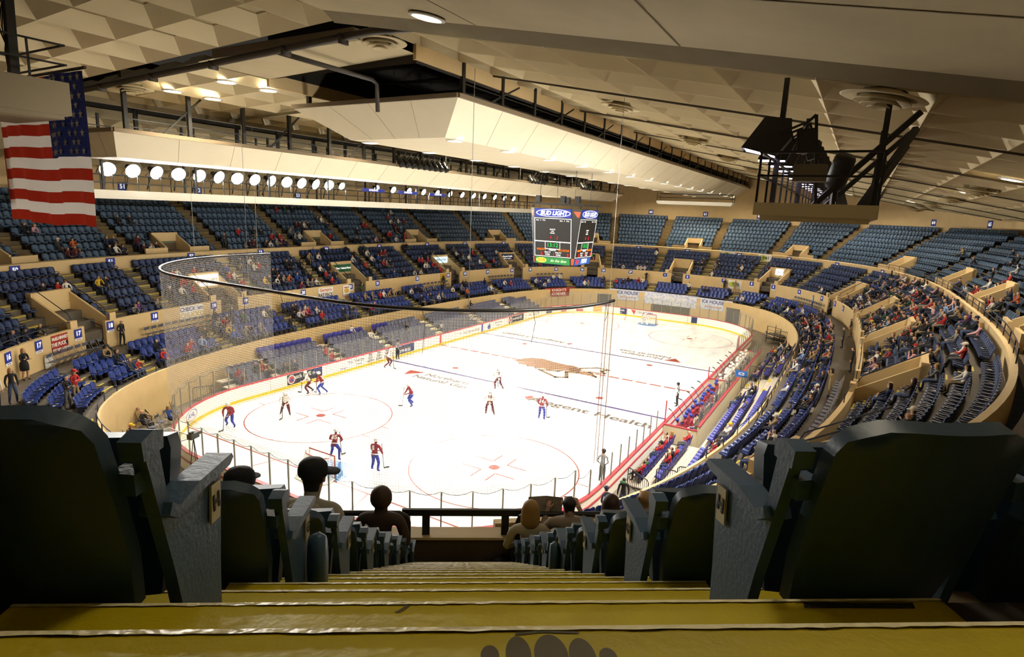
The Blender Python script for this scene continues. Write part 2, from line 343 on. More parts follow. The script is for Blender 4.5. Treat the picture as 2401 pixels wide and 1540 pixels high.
# ---------------------------------------------------------------- ceiling
SR, ZR = -.187, 21.122                     # right-hand roof plane z = ZR + SR x
SL, ZL = .04, 19.5                         # left-hand roof plane
def coffers(name, x0, xs, y0, ys, z0, s, dep=.5, pan=.26):
    """sloping field of square coffers: four leaning sides up to a small stippled panel"""
    g = MB()
    zz = lambda x: z0+s*x
    for i in range(len(xs)-1):
        for j in range(len(ys)-1):
            a, b_, c, d = xs[i], xs[i+1], ys[j], ys[j+1]; w, h = b_-a, d-c; r = .025
            o = [(a+r, c+r), (b_-r, c+r), (b_-r, d-r), (a+r, d-r)]; q = [(a, c), (b_, c), (b_, d), (a, d)]
            n = [(a+w*pan, c+h*pan), (b_-w*pan, c+h*pan), (b_-w*pan, d-h*pan), (a+w*pan, d-h*pan)]
            v = [(x, y, zz(x)) for x, y in q]+[(x, y, zz(x)+.02) for x, y in o]+[(x, y, zz(x)+dep) for x, y in n]+[(x, y, zz(x)+dep+.05) for x, y in n]
            f = [(k, 4+k, 4+(k+1) % 4, (k+1) % 4) for k in range(4)]+[(4+k, 8+k, 8+(k+1) % 4, 4+(k+1) % 4) for k in range(4)]+[(8+k, 12+k, 12+(k+1) % 4, 8+(k+1) % 4) for k in range(4)]+[(12, 13, 14, 15)]
            g.add(v, f, [0]*12+[1])
    return g.ob(name, [M_ceil, M_ceilp], kind='structure')
xsR = [5.5, 7.36]+[10.0+2.64*k for k in range(12)]
coffers('ceiling_coffers_right', 0, xsR, 0, [-31.4+2.63*k for k in range(36)], ZR, SR, 1.0, .3)
xsL = [-16.0, -13.36, -10.8, -8.25, -5.7, -3.15, -.6, 1.95, 4.5, 6.2]
coffers('ceiling_coffers_near', 0, xsL, 0, [-51.0+2.5*k for k in range(9)], ZL, SL)
coffers('ceiling_coffers_left', 0, [-16.0, -13.36, -10.8, -8.25, -5.7, -3.6], 0, [-30.0+2.5*k for k in range(36)], ZL, SL)
coffers('ceiling_coffers_far_left', 0, [-21.5-2.6*k for k in range(8)][::-1], 0, [-50+2.6*k for k in range(42)], 23.0, .205)
g = MB()                                     # plain boarded soffit above the near stand, its fascia and the joints in its boards
g.add([(6.2, -31.9, 19.75), (42, -31.9, 13.1), (42, -56, 13.1), (6.2, -56, 19.75)], [(0, 1, 2, 3)], 0)
g.add([(6.2, -31.9, 19.75), (42, -31.9, 13.1), (42, -31.4, 13.2), (42, -31.4, 12.85), (6.2, -31.4, 19.5), (6.2, -31.4, 20)], [(0, 1, 3, 4)], 1)
g.add([(6.2, -31.9, 19.75), (6.2, -31.4, 19.5), (6.2, -31.2, 20.2), (6.2, -56, 19.75), (6.2, -56, 20.3)], [(0, 3, 4, 2, 1)], 1)
M_fas = mat('drab_fascia_paint', '8F8266', .85, var=.1, scale=2)
o = g.ob('ceiling_soffit', [M_soff, M_fas], kind='structure')
g = MB()
for x in (12.2, 17.9, 24.3, 30.): g.bar((x, -31.95, ZR+SR*x-.21), (x+.4, -56, ZR+SR*(x+.4)-.21), .03, .012)
g.bar((6.2, -36., 19.75-.01), (42, -35.2, 13.09), .03, .012)
g.ob('trim_soffit_joints', M_fas, kind='structure')
# slots with dark plenum above
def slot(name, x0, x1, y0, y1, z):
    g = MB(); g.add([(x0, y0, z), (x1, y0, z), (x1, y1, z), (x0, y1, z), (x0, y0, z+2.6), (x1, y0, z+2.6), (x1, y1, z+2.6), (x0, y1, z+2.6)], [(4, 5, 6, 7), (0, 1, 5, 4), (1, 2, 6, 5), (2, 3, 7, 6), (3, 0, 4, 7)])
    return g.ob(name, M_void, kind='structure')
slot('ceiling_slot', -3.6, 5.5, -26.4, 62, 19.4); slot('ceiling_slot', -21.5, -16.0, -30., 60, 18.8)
g = MB()
for x in (-3.6, 5.5):
    z = 19.35 if x < 0 else 19.82
    g.box((x, 18, z), (.16, 89, .6))
g.ob('trim_beam_fascia', M_beige, kind='structure')
g = MB(); g.add([(-3.6, -30., 19.4), (5.5, -30., 19.75), (5.5, -26.4, 19.75), (-3.6, -26.4, 19.4), (-3.6, -26.4, 20.4), (5.5, -26.4, 20.4)], [(0, 1, 2, 3), (3, 2, 5, 4)]); g.ob('ceiling_plain_panel', M_soff, kind='structure')
g = MB(); g.box((-21.5, 15, 18.7), (.2, 90, .6)); g.box((-16.0, 15, 18.9), (.2, 90, .5)); g.box((2, -30.2, 19.5), (8, .35, .35)); g.ob('trim_slot_edge', M_fas, kind='structure')
g = MB()
for y in np.arange(-20.7, 56, 10.3): g.bar((5.6, y, ZR+SR*5.6-.03), (38, y, ZR+SR*38-.03), .07, .08)
g.ob('trim_ceiling_rails', mat('drab_rail', '4A4030', .7), kind='structure')
g = MB()
for y in (-20.2, -9.8, .5, 10.8, 21., 31.): g.bar((-16., y, ZL-.7), (-3.7, y, ZL-.22), .12, .16)
g.ob('trim_ceiling_joints', M_fas, kind='structure')
# black steel seen up in the slots
g = MB()
for y in np.arange(-24, 56, 3.2):
    g.bar((-3.3, y, 20.9), (5.2, y, 20.9), .14); g.bar((-3.3, y, 20.2), (5.2, y+1.6, 20.2), .07)
for x in (-1.5, 3.2): g.bar((x, -25, 20.4), (x, 56, 20.4), .1)
for y in np.arange(-28, 50, 3.2): g.bar((-21.3, y, 20.2), (-16.2, y, 20.2), .14)
g.ob('trim_plenum_steel', M_dark, kind='structure')
# ---------------------------------------------------------------- sprinkler pipes
g = MB(); g.tube([(-16, -30.35, 18.62), (6.9, -30.35, 19.45), (10.4, -31.3, 19.0)], .13, 10); 
for x in (-11, -6.5, -2, 2.5, 5.5): g.box((x, -30.35, 19.12+.036*x), (.1, .4, .32))
p = g.ob('sprinkler_pipe', mat('dark_pipe_paint', '3A332A', .5), None, True); tag(p, 'long dark sprinkler main running across the coffered ceiling and bending at the soffit', 'pipe')
g = MB(); g.tube([(1.9, -30.3, 19.25), (1.95, -25.2, 19.25), (1.95, -24.9, 19.1), (1.95, -24.85, 17.9)], .1, 10)
p = g.ob('sprinkler_pipe', MATS['dark_pipe_paint'], None, True); tag(p, 'short dark branch pipe dropping to the top of the hung canopy', 'pipe')
# ---------------------------------------------------------------- round air diffusers and recessed lamps
def diffuser():
    r = empty('air_diffuser')
    g = MB(); g.lathe([(.42, .75), (.42, .1), (.62, .02), (.95, -.05), (1.0, -.08), (.95, -.1), (.6, -.06)], n=32); g.ob('flange', M_ceil, r, True)
    for k, (r0, z0) in enumerate(((.66, -.16), (.46, -.23), (.27, -.29))):
        g = MB(); g.lathe([(r0-.2, z0+.16), (r0, z0), (r0+.02, z0-.02), (r0, z0-.03), (r0-.21, z0+.12)], n=28); g.ob('cone_ring', M_ceil, r, True)
    g = MB(); g.lathe([(.5, .1), (.001, .1)], n=24); g.ob('throat', M_void, r)
    return r
D0 = diffuser(); first = True
DS = [(5.6, -28.6, 19.72, 'large round air diffuser on the plain ceiling panel at the pipe bend'), (-10.9, -29.0, 19.02, 'round air diffuser above the long sprinkler main behind the flag'),
      (22.1, -28.4, 16.9, 'largest round air diffuser on the sloping coffers above the right catwalk'), (10.96, -17.3, 18.98, 'round air diffuser near the dark beam edge, nearest of the row beside it'),
      (10.96, -2.9, 18.98, 'second round air diffuser of the row beside the central slot'), (10.8, 10.2, 19., 'third round air diffuser of the row beside the central slot'), (10.8, 24, 19., 'fourth round air diffuser of the row beside the central slot'),
      (27.4, -3.2, 15.9, 'nearest round air diffuser of the row low over the right upper tier'), (27.4, 9.8, 15.9, 'second round air diffuser of the row low over the right upper tier'), (27.4, 24., 15.9, 'third round air diffuser of the row low over the right upper tier'), (27.4, 34, 15.9, 'fourth round air diffuser of the row low over the right upper tier'), (27.4, 43, 15.9, 'last round air diffuser of the row low over the right upper tier')]
for x, y, z, lab in DS:
    o = D0 if first else copy_tree(D0); first = False
    o.location = (x, y, z); o.rotation_euler.y = math.atan(-SR) if x > 6 else 0
    tag(o, lab, 'air vent', 'round ceiling diffusers')
M_lamp = glow('lit_lamp_glass', 'FFF0D0', 14.)
def downlight(r=.42):
    e = empty('recessed_light'); g = MB(); g.lathe([(r+.1, 0), (r+.1, -.03), (r, -.05), (r, .05)], n=24); g.ob('trim_ring', M_white, e, True)
    g = MB(); g.lathe([(r, -.01), (.001, -.012)], n=24); g.ob('lens', M_lamp, e); return e
L0 = downlight(); n = 0
for k, (x, y) in enumerate(CEIL_L):
    o = L0 if k == 0 else copy_tree(L0); o.location = (x, y, ZL+SL*x-.03); tag(o, 'lit round lamp set in the coffered ceiling, %s counting away from the flag' % ordw(k), 'ceiling light', 'lamps in the left coffers')
for k, (x, y, z) in enumerate(HOUSE): o = copy_tree(L0); o.location = (x, y, (ZR+SR*x if x > 6 else z+.25)-.02); o.rotation_euler.y = .185 if x > 6 else 0; tag(o, 'added fill lamp in the roof over the outer stands, %s going round from the flag' % ordw(k), 'ceiling light', 'added lamps over the stands')  # lamp fixtures added to go with the fill spots
o = copy_tree(L0); o.location = (10.95, -32.5, ZR+SR*10.95-.24); o.rotation_euler.y = .185; tag(o, 'bright round lamp in the stained soffit right overhead', 'ceiling light')
o = copy_tree(L0); o.location = (-1.05, -35.1, 20.05); tag(o, 'unlit round ring lamp in the near coffers above the flag', 'ceiling light')
for c in o.children:
    if c.name.startswith('lens'): c.data = c.data.copy(); c.data.materials[0] = M_ceilp
# ---------------------------------------------------------------- the two hung canopies
M_can = mat('cream_canopy_board', 'EFE3C6', .7, var=.05, scale=.8)
def canopy(name, label, xb, xt, yb, yt, zb, zt):
    e = empty(name, ((xb[0]+xb[1])/2, 0, zb), 0, label, 'ceiling canopy'); ox = (xb[0]+xb[1])/2
    v = [(x-ox, y, zb-zb) for x, y in ((xb[0], yb[0]), (xb[1], yb[0]), (xb[1], yb[1]), (xb[0], yb[1]))]+[(x-ox, y, zt-zb) for x, y in ((xt[0], yt[0]), (xt[1], yt[0]), (xt[1], yt[1]), (xt[0], yt[1]))]
    g = MB(); g.add(v, [(3, 2, 1, 0), (0, 1, 5, 4), (1, 2, 6, 5), (2, 3, 7, 6), (3, 0, 4, 7), (4, 5, 6, 7)]); g.ob('shell', M_can, e)
    g = MB(); V = [Vector(p)+Vector((0, 0, .08)) for p in v[4:]]
    for i in range(4): g.bar(V[i], V[(i+1) % 4], .2, .2)
    g.ob('rim', mat('brown_rim', '7A6A52', .7), e)
    g = MB(); L = (yb[1]-yb[0])
    for k in range(1, 22): 
        t = k/22; 
        for s in (1,): 
            a = Vector(v[1]).lerp(Vector(v[2]), t); b_ = Vector(v[5]).lerp(Vector(v[6]), t); n = Vector((zt-zb, 0, -(xt[1]-xb[1]))).normalized()*.004
            g = MB(); g.bar(a+n, b_+n, .02, .01); g.ob('board_joint', mat('joint_shadow_gap', 'A8987A', .8), e)
    for t in (.25, .5, .75): g = MB(); g.bar(Vector(v[0]).lerp(Vector(v[1]), t)+Vector((0, -.004, 0)), Vector(v[4]).lerp(Vector(v[5]), t)+Vector((0, -.004, 0)), .02, .01); g.ob('board_joint', mat('joint_shadow_gap', 'A8987A', .8), e)
    g = MB(); zc = 20.3-zb
    for y in np.arange(yt[0]+.8, yt[1], 3.4):
        for x in xt: 
            x = x-ox+(-.35 if x > ox else .35); g.bar((x, y, zt-zb), (x, y, zc), .2); 
    for y in np.arange(yt[0]+2.5, yt[1], 6.8): g.bar((xt[1]-ox-.35, y, zt-zb), (xt[1]-ox-.35, y+3.4, zc-.3), .09)
    for h in (.35, .75):
        for x in xt: x = x-ox+(-.35 if x > ox else .35); g.bar((x, yt[0]+.8, zt-zb+h), (x, yt[1]-.8, zt-zb+h), .05)
    g.ob('hanger_steel', M_dark, e)
    return e
canopy('ceiling_canopy', 'big cream trapezoid canopy with recessed lamps hung below the central ceiling slot', (-2.2, 4.1), (-4.9, 5.9), (-22.5, 58), (-24, 60), 17.0, 18.5)
canopy('ceiling_canopy', 'long narrow brightly lit cream canopy behind the flag and the floodlights', (-15.6, -12.1), (-17.2, -11.0), (-29.4, 42), (-30, 44), 15.55, 16.75)
for k, (x, y) in enumerate(CAN_L):
    o = copy_tree(L0); o.location = (x+(-.25 if x < 0 else 1.3), y-.9, 16.99); o.scale = (.9, .9, 1); tag(o, 'lit round lamp in the big canopy underside, %s %s row' % (ordw(k % 16), 'along its inner' if x < 0 else 'along its outer'), 'ceiling light', 'lamps in the hung canopy')
# ---------------------------------------------------------------- catwalks with floodlights
M_lens = glow('flood_lens', 'FFFFFF', 60.); M_cat = mat('cream_catwalk_panel', 'E4D5AE', .6); M_strip = mat('white_catwalk_panel', 'F4EFDF', .55)
def catwalk(name, label, x0, x1, y0, y1, z, h, m, top=None, step=1.5, rails=(.45, .95), hang=None):
    e = empty(name, ((x0+x1)/2, (y0+y1)/2, z), 0, label, 'catwalk'); X, Y = (x1-x0)/2, (y1-y0)/2
    g = MB(); g.box((0, 0, h/2), (2*X, 2*Y, h)); g.ob('walkway_deck', m, e)
    g = MB(); g.box((0, 0, -.06), (2*X-.3, 2*Y-.3, .12)); g.ob('under_panel', m, e)
    g = MB(); P = []
    for r in rails:
        for x in (-X+.04, X-.04): g.bar((x, -Y, h+r), (x, Y, h+r), .05)
        for y in (-Y+.04, Y-.04): g.bar((-X, y, h+r), (X, y, h+r), .05)
    for y in np.arange(-Y+.04, Y+.01, step):
        for x in (-X+.04, X-.04): g.bar((x, y, h), (x, y, h+rails[-1]), .05)
    g.ob('guard_rail', M_dark, e)
    if hang is not None:
        for y in hang:
            for x in (-X+.1, X-.1): g = MB(); g.bar((x, y-(y0+y1)/2, h), (x, y-(y0+y1)/2, (ZR+SR*(x0 if x < 0 else x1) if x0 > 0 else 18.4)-z), .13); g.ob('hanger_post', M_dark, e)
    return e
catwalk('catwalk', 'long white floodlight catwalk over the far left stand', -20.3, -18.7, -31, 30.4, 13.45, .42, M_strip, hang=np.arange(-27, 30, 6.))
RC = catwalk('catwalk', 'cream catwalk platform with black railing hung over the right benches', 19.75, 22.35, -30.9, 28, 13.85, .3, M_cat, rails=(.62, 1.16), hang=np.arange(-28.5, 28, 7.))
g = MB(); g.bar((1.2, 0.4-.0, .2), (2.0, 4.4, 2.3), .12); g.ob('diagonal_brace', M_dark, RC)
for y, zt in ((-27., 2.7), (-23, 2.7)): g = MB(); g.bar((-.2, y, .3), (1.9, y+.6, zt), .14); g.ob('diagonal_brace', M_dark, RC); g = MB(); g.bar((.9, y, .3), (1.9, y+1.3, zt-.3), .14); g.ob('diagonal_brace', M_dark, RC)
catwalk('catwalk', 'short white catwalk high in front of the far wall', -2.4, 7.4, 33.4, 35., 15.4, .32, M_strip)
NC = catwalk('catwalk', 'near cream spotlight platform with black railing in front of the flag', -2.7, .9, -54, -37.0, 15.95, .95, mat('grey_cream_panel', 'B5A88A', .7), rails=(.5, 1.05), step=2.)
g = MB(); g.bar((-.75, 8.1, .9), (-.95, 8.25, 3.7), .24); g.ob('hanger_post', M_dark, NC); g = MB(); g.bar((-1.6, 5.6, 2.6), (-.95, 8.25, 3.6), .2); g.ob('diagonal_brace', M_dark, NC); g = MB()
for x in (-1.75, -1.4): g.bar((x, 7.9, .9), (x-.2, 7.7, 3.9), .07)
for k in range(8): g.bar((-1.75-.025*k, 7.9-.025*k, 1.3+.36*k), (-1.4-.025*k, 7.9-.025*k, 1.3+.36*k), .04)
g.ob('ladder', M_dark, NC)
g = MB()
for k in range(9):
    a = random.uniform(-.2, .2); g.tube([(-.9+a*.3, 8.1, 3.5), (-.9+a, 8.05+a*.5, 2.7), (-1.0-a, 8.05, 2.0), (-.85+a, 8., 1.0)], .012, 5)
g.ob('loose_cable', M_dark, NC)
def floodlamp(lit=True):
    e = empty('flood_lamp'); M = Matrix.Rotation(math.radians(90), 4, 'X')   # looks along local +y before tilting
    g = MB(); g.lathe([(.001, -.62), (.12, -.6), (.16, -.4), (.2, -.32), (.36, -.08), (.4, .06), (.43, .08), (.4, .04), (.35, -.08), (.15, -.3)], n=18, M=Matrix.Rotation(-PI/2, 4, 'X')); g.ob('reflector_bowl', M_dark, e, True)
    g = MB(); g.lathe([(.385, .02), (.001, .02)], n=18, M=Matrix.Rotation(-PI/2, 4, 'X')); g.ob('lens', M_lens if lit else MATS['lamp_off'], e)
    g = MB(); g.tube([(-.44, 0, 0), (-.46, -.2, -.3), (0, -.3, -.55), (.46, -.2, -.3), (.44, 0, 0)], .025, 6); g.bar((0, -.3, -.5), (0, -.35, -1.25), .06); g.ob('yoke', M_dark, e)
    return e
mat('lamp_off', '2A2A2E', .3)
F0 = floodlamp()
for k, p in enumerate(FL_L):
    o = F0 if k == 0 else copy_tree(F0); o.location = p; o.rotation_euler = (-.42, 0, -PI/2+(.18 if k < 14 else .0)*((k % 3)-1)); o.scale = (1.15,)*3 if k < 13 else (.85,)*3
    tag(o, 'blazing flood lamp, %s along the left catwalk counting from the flag' % ordw(k), 'floodlight', 'floodlights on the left catwalk')
def hoodlamp():
    e = empty('hooded_flood_lamp'); g = MB()
    # local +y is forward; open-bottomed black hood
    g.add([(-.3, -.45, .1), (.3, -.45, .1), (.3, -.45, .5), (-.3, -.45, .5), (-.46, .62, -.02), (.46, .62, -.02), (.34, .1, .62), (-.34, .1, .62), (-.4, -.1, -.3), (.4, -.1, -.3)], [(0, 1, 2, 3), (3, 2, 6, 7), (7, 6, 5, 4), (0, 3, 7, 4), (1, 5, 6, 2), (0, 4, 8), (1, 9, 5), (0, 8, 9, 1)]); g.ob('hood', M_dark, e)
    g = MB(); g.add([(-.38, -.08, -.26), (.38, -.08, -.26), (.42, .56, -.03), (-.42, .56, -.03)], [(0, 1, 2, 3)]); g.ob('lens', glow('violet_flood_lens', 'E8D8FF', 9.), e)
    g = MB(); g.tube([(-.36, -.2, .2), (-.36, -.7, .35), (.36, -.7, .35), (.36, -.2, .2)], .03, 6); g.bar((0, -.7, .35), (0, -.95, .55), .06); g.bar((0, -.95, .55), (0, -.95, -1.6), .07); g.ob('yoke', M_dark, e)
    g = MB(); g.box((0, -.75, .0), (.34, .4, .5)); g.ob('ballast_box', M_dark, e)
    return e
H0 = hoodlamp()
for k, p in enumerate(FL_R):
    o = H0 if k == 0 else copy_tree(H0); o.location = (p[0]-.05, p[1], p[2]+.12); o.rotation_euler = (-.35 if k else -.12, 0, PI/2+.1); o.scale = (1.15,)*3 if k == 0 else (1,)*3
    tag(o, 'black hooded flood lamp, %s along the right catwalk' % ordw(k), 'floodlight', 'hooded floodlights on the right catwalk')
def spotcan():
    e = empty('stage_lamp'); g = MB(); g.lathe([(.001, -.5), (.2, -.45), (.22, .3), (.26, .45), (.24, .45), (.2, .1)], n=14, M=Matrix.Rotation(-PI/2, 4, 'X')); g.ob('barrel', M_dark, e, True)
    g = MB(); g.bar((0, 0, .2), (0, -.1, .9), .06); g.ob('bracket', M_dark, e); return e
C0 = spotcan(); k = 0
for y0, n_ in ((-9., 9), (13., 5), (27., 6)):
    for i in range(n_):
        o = C0 if k == 0 else copy_tree(C0); o.location = (-10.6, y0+i*.75, 17.15); o.rotation_euler = (-.9, 0, -PI/2); tag(o, 'unlit black stage lamp over the narrow canopy, %s of its row' % ordw(k), 'stage light', 'stage lamps above the narrow canopy'); k += 1
# big follow spot and cabinets on the right catwalk
o = empty('follow_spot', (21.3, -28.2, 14.75), .5, 'large black follow spot drum standing on the right catwalk', 'spotlight')
g = MB(); g.lathe([(.2, -.1), (.26, 0), (.26, .7), (.22, .78), (.001, .8)], n=20, M=Matrix.Rotation(.5, 4, 'X')); g.ob('drum', M_dark, o, True)
g = MB(); g.bar((0, 0, -.55), (0, 0, .3), .1); g.bar((-.3, .3, -.55), (0, 0, .1), .05); g.bar((.3, .3, -.55), (0, 0, .1), .05); g.ob('stand', M_dark, o)
g = MB(); g.box((20.75, -29.2, 14.95), (.75, .5, .42)); tag(g.ob('control_cabinet', mat('drab_cabinet', '6E6650', .6)), 'drab metal control cabinet on the right catwalk beside the follow spot', 'cabinet')
# ---------------------------------------------------------------- flag
def flag(u0, x0, x1, y, z0, z1):
    e = empty('flag', ((x0+x1)/2, y, z1), 0, 'large national flag with red and white stripes and starry blue corner', 'flag')
    cols = [mat('flag_red', '9E2A1B', .85), mat('flag_white', 'EDE6E0', .85), mat('flag_blue', '1E2552', .85)]
    for m_ in cols:
        nt = m_.node_tree; b_ = nt.nodes['Principled BSDF']; tl = nt.nodes.new('ShaderNodeBsdfTranslucent'); tl.inputs[0].default_value = b_.inputs['Base Color'].default_value; mx = nt.nodes.new('ShaderNodeMixShader'); mx.inputs[0].default_value = .3
        nt.links.new(b_.outputs[0], mx.inputs[1]); nt.links.new(tl.outputs[0], mx.inputs[2]); nt.links.new(mx.outputs[0], nt.nodes['Material Output'].inputs[0])
    H = z1-z0; Wd = x1-x0; N = 40
    def P(t, s): 
        f = .10*math.sin(t*31+.6*math.sin(s*3))*(.3+.7*s)+.06*math.sin(t*13+1); return (t*Wd-Wd/2, f+.05, -s*H+.05*math.sin(t*9)*s)
    cu = .6                                  # seen from the back: the blue corner is on the right
    for k in range(13):
        g = MB(); rows = []
        tmax = cu if k < 7 else 1.
        for j in range(3):
            rows.append([P(tmax*i/N, (k+j/2)/13) for i in range(N+1)])
        g.grid(rows); o = g.ob('red_stripe' if k % 2 == 0 else 'white_stripe', cols[k % 2], e, True)
    g = MB(); g.grid([[P(cu+(1-cu)*i/24, 7/13*j/14) for i in range(25)] for j in range(15)]); g.ob('blue_canton', cols[2], e, True)
    g = MB()
    for r in range(9):
        for c in range(6 if r % 2 == 0 else 5):
            t = cu+(1-cu)*((c+.5+(.5 if r % 2 else 0))/6); s = 7/13*(r+.6)/9.2; p = Vector(P(t, s))
            for sg in (-.035, .035):
                v = [(p.x+rr*math.sin(a), p.y+sg, p.z+rr*math.cos(a)) for a, rr in [(i*PI/5, .15 if i % 2 == 0 else .06) for i in range(10)]]
                g.add(v, [tuple(range(10))])
    g.ob('star', cols[1], e)
    g = MB(); g.tube([(-Wd/2-.2, .05, .06), (Wd/2+.3, .05, .06)], .05, 8); g.ob('pole', M_dark, e)
    return e
flag(0, -6.2, .22, -36.4, 12.55, 17.45)
g = MB(); g.grid([[(-7.3+.3*i, -35.9+.05*math.sin(i*4), 15.2-.4*j) for i in range(5)] for j in range(6)]); o = g.ob('orange_banner', mat('orange_banner', 'C4421A', .8), None, True); tag(o, 'plain orange banner hanging left of the flag', 'banner')
# ---------------------------------------------------------------- hung scoreboard over centre ice
SBX, SBY, SBZ0, SBZ1 = 0.0, 0.0, 9.35, 13.95
M_sb = mat('scoreboard_black', '1B1A19', .5); M_wline = mat('scoreboard_white_line', 'F2F2EE', .5, emit=.25)
M_lred = glow('led_red', 'E02018', 1.6); M_lgrn = glow('led_green', '30C850', 1.2); M_lora = glow('led_orange', 'F07A18', 1.3); M_wtxt = mat('white_lettering', 'FFFFFF', .5, emit=.35)
sb = empty('scoreboard', (SBX, SBY, SBZ0), 0, 'four-sided black scoreboard with white lines and lit digits hanging over centre ice', 'scoreboard')
HT, HB, FW = 2.35, 1.86, 1.72; H = SBZ1-SBZ0
def octo(d, z): return [(sx*FW if i == 0 else sx*d, sy*d if i == 0 else sy*FW, z) for sx, sy, i in ((-1, -1, 0), (1, -1, 0), (1, -1, 1), (1, 1, 1), (1, 1, 0), (-1, 1, 0), (-1, 1, 1), (-1, -1, 1))]
g = MB(); a, b_ = octo(HB, 0), octo(HT, H); g.add(a+b_, [(i, (i+1) % 8, 8+(i+1) % 8, 8+i) for i in range(8)]+[tuple(range(8))[::-1], tuple(range(8, 16))]); g.ob('cabinet', M_sb, sb)
def sface(k):
    n = [(0, -1), (1, 0), (0, 1), (-1, 0)][k]; t = Vector((-n[1], n[0], 0)); p0 = Vector((n[0]*HB, n[1]*HB, 0)); p1 = Vector((n[0]*HT, n[1]*HT, H)); up = (p1-p0).normalized()
    return frame(p0+t.cross(up)*.006, t, up)
LH = math.hypot(H, HT-HB)
for k in range(4):
    F = sface(k)
    def panel(nm, x0, y0, x1, y1, m, dz=.012):
        g = MB(); g.box(((x0+x1)/2, (y0+y1)/2, dz/2), (x1-x0, y1-y0, dz)); o = g.ob(nm, m, sb); o.matrix_local = F; return o
    panel('advert_panel', -1.66, LH-.72, 1.66, LH-.04, mat('beer_blue', '1C2F9A', .45, emit=.15))
    g = MB(); g.add([(.05+1.5*math.cos(t)*r, LH-.38+.31*math.sin(t)*r2, .02) for r, r2 in ((1.06, 1.05), (1, .9)) for t in np.linspace(0, 2*PI, 41)[:-1]], [(i, (i+1) % 40, 40+(i+1) % 40, 40+i) for i in range(40)]); o = g.ob('advert_oval', M_wtxt, sb); o.matrix_local = F
    T = lambda s, x, y, sz, m, sx=1., sh=0., b=0.: text('lettering', s, sz, F@Matrix.Translation((x, y, .02)), m, sb, .004, b, sx, 'CENTER', sh)
    T('BUD LIGHT', .08, LH-.4, .48, M_wtxt, 1.0, .25, .018)
    top, mid, bot = LH-.8, LH*.36+.27, LH*.36-1.32
    bot = .62
    for x0, y0, x1, y1 in ((-1.7, top-.05, 1.7, top), (-1.7, mid-.08, 1.7, mid), (-1.7, bot, 1.7, bot+.05), (-1.7, bot, -1.65, top), (1.65, bot, 1.7, top), (-.7, mid-.66, -.66, mid), (.66, mid-.66, .7, mid), (-.7, mid-.68, .7, mid-.62)): panel('line', x0, y0, x1, y1, M_wline)
    T('PLR   F   PTS', -1.1, top-.2, .16, M_wtxt); T('PLR   F   PTS', 1.08, top-.2, .16, M_wtxt)
    T('SHOTS\nON\nGOAL', 0, mid+.82, .15, M_wtxt, 1.1); T('4', -.16, mid+.3, .36, M_lred, .8); T('3', .44, mid+.3, .36, M_lred, .8)
    T('13:12', 0, mid-.34, .46, M_lgrn, 1.05)
    T('KNIGHTS', -1.05, mid-.72, .25, M_lora, .8); T('BULLDOGS', 1.05, mid-.72, .25, M_lora, .8); T('PERIOD', 0, mid-.75, .19, M_wtxt)
    T('0', -1.0, mid-1.12, .46, M_lred, .7); T('1', .12, mid-1.12, .46, M_lred, .7); T('0', 1.42, mid-1.12, .46, M_lred, .7); T('PNLTY\nPOSS', -.45, mid-1.05, .19, M_wtxt); T('PNLTY\nPOSS', .55, mid-1.05, .19, M_wtxt)
    if k % 2 == 0:
        panel('advert_panel', -1.6, .02, 1.6, .56, mat('soda_green', '1F7A3A', .45, emit=.12)); g = MB(); g.ball((-1.05, .3, .015), (.5, .22, .01), 16, 4); o = g.ob('advert_patch', mat('soda_yellow', 'D8D83A', .5, emit=.2), sb); o.matrix_local = F
        T('DEW', -1.05, .3, .3, mat('soda_red', 'B8321F', .5, emit=.15), 1.0, .1, .01); T('do the dew', .55, .3, .32, mat('soda_pale', 'DDF0C0', .5, emit=.3), 1.0, .2)
    else:
        panel('advert_panel', -1.6, .02, 1.6, .56, mat('cola_blue', '2458B0', .45, emit=.15)); T('PEPSI', .25, .3, .5, M_wtxt, 1.0, .2, .02); g = MB(); g.ball((-1.1, .3, .015), (.3, .22, .01), 16, 4); o = g.ob('advert_patch', mat('cola_red', 'C8323A', .5, emit=.15), sb); o.matrix_local = F
M_or = mat('orange_panel', 'C8512E', .5)
for sx, sy in ((-1, -1), (1, -1), (1, 1), (-1, 1)):
    g = MB(); q = lambda t, z: Vector((sx*(FW+(HB+(HT-HB)*z/H-FW)*t), sy*(FW+(HB+(HT-HB)*z/H-FW)*(1-t)), z))+Vector((sx, sy, 0))*.008
    g.add([q(0, .05), q(1, .05), q(1, .58), q(0, .58)], [(0, 1, 2, 3)]); g.add([q(.15, H-.2), q(.9, H-.2), q(.8, H-.65), q(.6, H-.65)], [(0, 1, 2, 3)]); g.ob('corner_panel', M_or, sb)
g = MB()
for x in (-1, 1):
    for y in (-1, 1): g = MB(); g.tube([(x*1.6, y*1.6, H), (x*1.6, y*1.6, 8.2)], .02, 6); g.ob('hanging_cable', M_dark, sb)
for y in (-1.7, 1.7): g = MB(); g.bar((-2.5, y, H+.35), (2.5, y, H+.35), .12); g.bar((-2.2, y, H), (-2.2, y, H+.35), .06); g.bar((2.2, y, H), (2.2, y, H+.35), .06); g.ob('rig_bar', M_dark, sb)
for x, y in ((-1.7, -1.7), (.6, -1.7), (-.6, 1.7), (1.9, -1.7)):
    g = MB(); g.box((x, y, H+.75), (.4, .35, .55)); g.ob('speaker', M_sb, sb)
